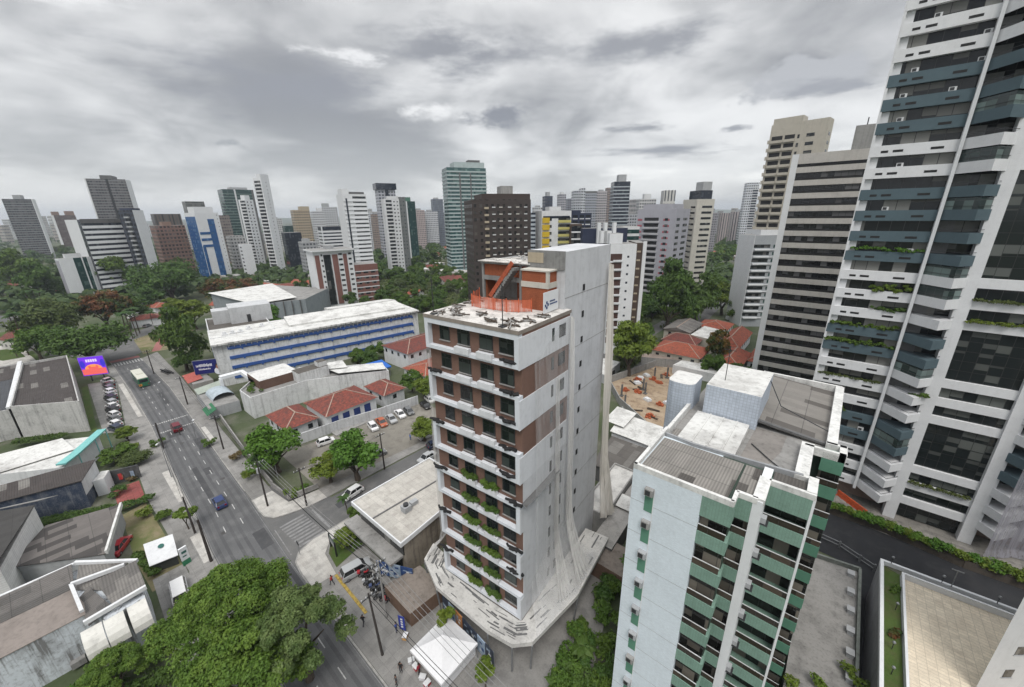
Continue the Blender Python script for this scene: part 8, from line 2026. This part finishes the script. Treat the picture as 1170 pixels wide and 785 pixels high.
for px, py, rot, s, tr_c, lb, po in ((380, 668, 200, ('red', (.40, .03, .03)), (.03, .03, .04), 'person in a red shirt walking on the pavement by the yellow kerb', 'walk'), (415.5, 714, 120, ('black', (.015, .015, .017)), (.02, .02, .025), 'person in black striding beside the parked motorbikes', 'walk'), (458.5, 768, 300, ('coal', (.02, .02, .022)), (.025, .025, .03), 'person in black standing on the pavement beside the tent', 'stand'), (453.5, 783, 250, ('slate', (.05, .05, .055)), (.03, .03, .03), 'person in dark grey at the bottom edge near the tent', 'stand'), (453, 722, 30, ('blue', (.05, .10, .35)), (.05, .06, .12), 'person in a bright blue shirt behind the leaning pole', 'stand'), (462, 716, 70, ('white', (.55, .55, .55)), (.05, .05, .07), 'person in a white shirt near the small forecourt garden', 'stand'), (479, 770, 10, ('crimson', (.35, .02, .05)), (.03, .03, .04), 'person in crimson among the crates by the tent', 'stand'), (469, 503, 90, ('sky', (.12, .22, .5)), (.06, .09, .2), 'person in pale blue standing on the parking yard', 'stand'), (497, 514, 200, ('ink', (.02, .02, .025)), (.02, .02, .02), 'person in black crossing to the yard kerb near the tower', 'walk'), (206, 497, 60, ('mud', (.05, .035, .03)), (.02, .02, .025), 'person in dark clothes on the left pavement by the crossing', 'stand')):
    x, y = pix(px, py, .14); person(x, y, rad(rot), sh(*s), plain('trousers_%d' % (px * 7 % 100), tr_c, .9), lb, po)
# vendor things by the tent
bn = thing('banner_flag', 'blue feather banner with pale script standing by the pavement', 'banner', (-34.3, 18.0, .05), rad(20))
mb = MB(); mb.box(0, -.02, .3, .9, .02, 2.6, 0); mb.build('cloth', [plain('banner_blue', (.03, .05, .30), .7)], bn)
mb = MB()
for k in range(4): mb.box(.3, -.035, .7 + k * .42, .6, -.021, .95 + k * .42, 0); mb.box(.3, .021, .7 + k * .42, .6, .035, .95 + k * .42, 0)
mb.build('script', [white_clean], bn); mb = MB(); mb.tube([(-.03, 0, 0), (-.03, 0, 2.8)], .03, 5); mb.build('pole', [steel], bn)
for i, (px, py, c) in enumerate(((475, 762, (.45, .04, .05)), (483, 774, (.6, .6, .62)), (470, 755, (.5, .5, .52)), (488, 781, (.35, .03, .04)), (463, 727, (.55, .3, .1)))):
    x, y = pix(px, py, .3); mb = MB(); mb.box(-.35, -.25, 0, .35, .25, .45, 0); mb.box(-.38, -.28, .45, .38, .28, .52, 1); mb.box(-.30, -.27, .1, -.1, -.25, .35, 1)
    o = mb.build('market_crate', [plain('crate_%d' % i, c, .6), white_wall], None, (x, y, .05), rad(30 * i)); tag(o, ('red', 'white', 'grey', 'dark red', 'orange')[i] + ' vendor crate standing between tent and pavement', 'crate')
# small gazebo sign at the corner lawn and street furniture
sgn = thing('lawn_sign', 'black framed sign board with two legs on the corner lawn', 'sign', (-54.2, 18.9, .09), rad(-8))
for k in (0, 2.6):
    mb = MB(); mb.box(k, -.1, 0, k + .22, .1, 2.6, 0); mb.build('leg', [black], sgn)
mb = MB(); mb.box(.22, -.06, 1.3, 2.6, .06, 2.5, 0); mb.box(.4, -.075, 1.6, 2.4, -.061, 2.1, 1); mb.build('board', [plain('board_green', (.03, .05, .045), .4), grey_wall], sgn)
crates = thing('street_sign', 'small grey traffic sign on a thin post at the zebra crossing', 'sign', (*pix(343, 634, .14), .14))
mb = MB(); mb.tube([(0, 0, 0), (0, 0, 2.2)], .04, 5); mb.build('post', [steel], crates); mb = MB(); mb.box(-.35, -.03, 2.0, .35, .03, 2.6, 0); mb.build('plate', [dark_steel], crates)

# ================================================================== poles, lamps, wires
def pole(px, py, h, label, arms=1, lean=0.0, box=False, mat=None, thick=.17, zb=.13):
    x, y = pix(px, py, zb); t = thing('utility_pole', label, 'pole', (x, y, zb))
    mb = MB(); mb.tube([(0, 0, 0), (lean * .5, 0, h * .5), (lean, 0, h)], thick, 8, 0, thick * .62); mb.build('shaft', [mat or wood_pole], t)
    for k in range(arms):
        z = h - .5 - k * 1.1; mb = MB(); mb.bar((lean, -1.0, z), (lean, 1.0, z), .1, .12)
        for q in (-.9, -.35, .35, .9): mb.tube([(lean, q, z + .05), (lean, q, z + .3)], .05, 5, 1)
        mb.build('crossarm', [dark_steel, white_wall], t)
    if box:
        mb = MB(); mb.tube([(lean - .35, 0, h - 2.6), (lean - .35, 0, h - 1.6)], .32, 9, 0); mb.build('transformer', [grey_wall], t)
    return Vector((x + lean, y, zb + h - .3))
p1 = pole(214.5, 462, 8.5, 'dark utility pole on the far avenue pavement before the club house')
p2 = pole(255.5, 513, 8.5, 'dark utility pole beside the street wall opposite the plaza', 1)
p3 = pole(306, 578, 9.5, 'dark utility pole with transformer on the pale corner island', 1, 0, True)
p4 = pole(441.5, 705, 9.5, 'grey utility pole with crowded crossarms before the corner shop', 3, 0, True, concrete)
p5 = pole(437, 748, 9.0, 'black leaning pole on the pavement beside the motorbikes', 1, -1.0)
q1 = pole(241.5, 641, 7.5, 'thick black pole at the left kerb above the huge tree', 0, -.5, thick=.22)
q2 = pole(223, 609, 7.0, 'dark pole beside the small round street tree', 0, -.6)
q3 = pole(187, 512, 6.5, 'slim dark pole on the left pavement by the red plaza', 0)
s1 = pole(350.5, 577.5, 8.0, 'dark pole on the side street pavement by the yard', 1)
s2 = pole(439.5, 536, 8.5, 'tall dark pole at the lot kerb in the side street', 1)
p0 = pole(176, 427, 8.5, 'dark utility pole far up the avenue near the bus', 1)
p6 = Vector((-10, 17.0, 9.2))
def wire(label, a, b_, n, r=.025, sag=.7, sp=.35, mat=None):
    for k in range(n):
        off = (k - (n - 1) / 2) * sp; A, B = Vector(a), Vector(b_); mb = MB(); pts = []
        side = (B - A).cross(Vector((0, 0, 1))).normalized() * off
        for i in range(13):
            f = i / 12; p = A.lerp(B, f) + side; p.z -= sag * 4 * f * (1 - f); pts.append(p - A)
        mb.tube(pts, r, 4); o = mb.build('power_line', [mat or black], None, tuple(A)); tag(o, label, 'cable', label + ' group' if n > 1 else None)
gw = plain('wire_grey', (.25, .25, .25), .6)
wire('black cable run along the avenue far up the street', p0, p1, 2); wire('black cable run over the avenue pavement past the club house', p1, p2, 3)
wire('black cable run from the street wall to the corner island', p2, p3, 3, .03); wire('thick black cable spanning the zebra crossing', p3, p4 - Vector((0, 0, 2)), 1, .06, 1.0)
wire('thin pale cables above the yellow kerb', p3 + Vector((0, .6, .2)), p4, 3, .025, .8, .4, gw); wire('pale cables running from the crowded pole past the tent', p4, p6, 4, .025, .6, .5, gw)
wire('black cable run from the leaning pole past the tent', p5, p6 - Vector((0, 1.2, 1.5)), 2, .03); wire('black cable run between the crowded pole and the leaning pole', p4 - Vector((0, 0, 1)), p5, 2)
wire('black cable run along the side street past the yard', p3, s1, 2); wire('black cable run along the side street to the tall pole', s1, s2, 2)
wire('black cable run above the left pavement', q3, q2, 2); wire('black cable run between the two left kerb poles', q2, q1, 2)
def lamp(px, py, h, label, double=False, rot=0):
    x, y = pix(px, py, .13); t = thing('street_lamp', label, 'street lamp', (x, y, .13), rot); mb = MB(); mb.tube([(0, 0, 0), (0, 0, h)], .08, 7, 0, .05); mb.build('shaft', [steel], t)
    for s in ((-1, 1) if double else (1,)):
        mb = MB(); mb.tube([(0, 0, h), (s * 1.0, 0, h + .25)], .04, 5); mb.build('arm', [steel], t); mb = MB(); mb.box(s * 1.0 - .3, -.15, h + .18, s * 1.0 + .3, .15, h + .3, 0); mb.build('lamp_head', [white_wall], t)
lamp(318, 548, 6.5, 'slim double headed lamp at the yard entrance corner', True, .6); lamp(230, 520, 8, 'single armed street lamp at the avenue kerb by the crossing', False, 2.6); lamp(190, 470, 8, 'single armed street lamp on the far avenue kerb before the club house', False, 2.6)
lamp(196, 545, 8, 'single armed street lamp on the left pavement above the plaza', False, -.6)
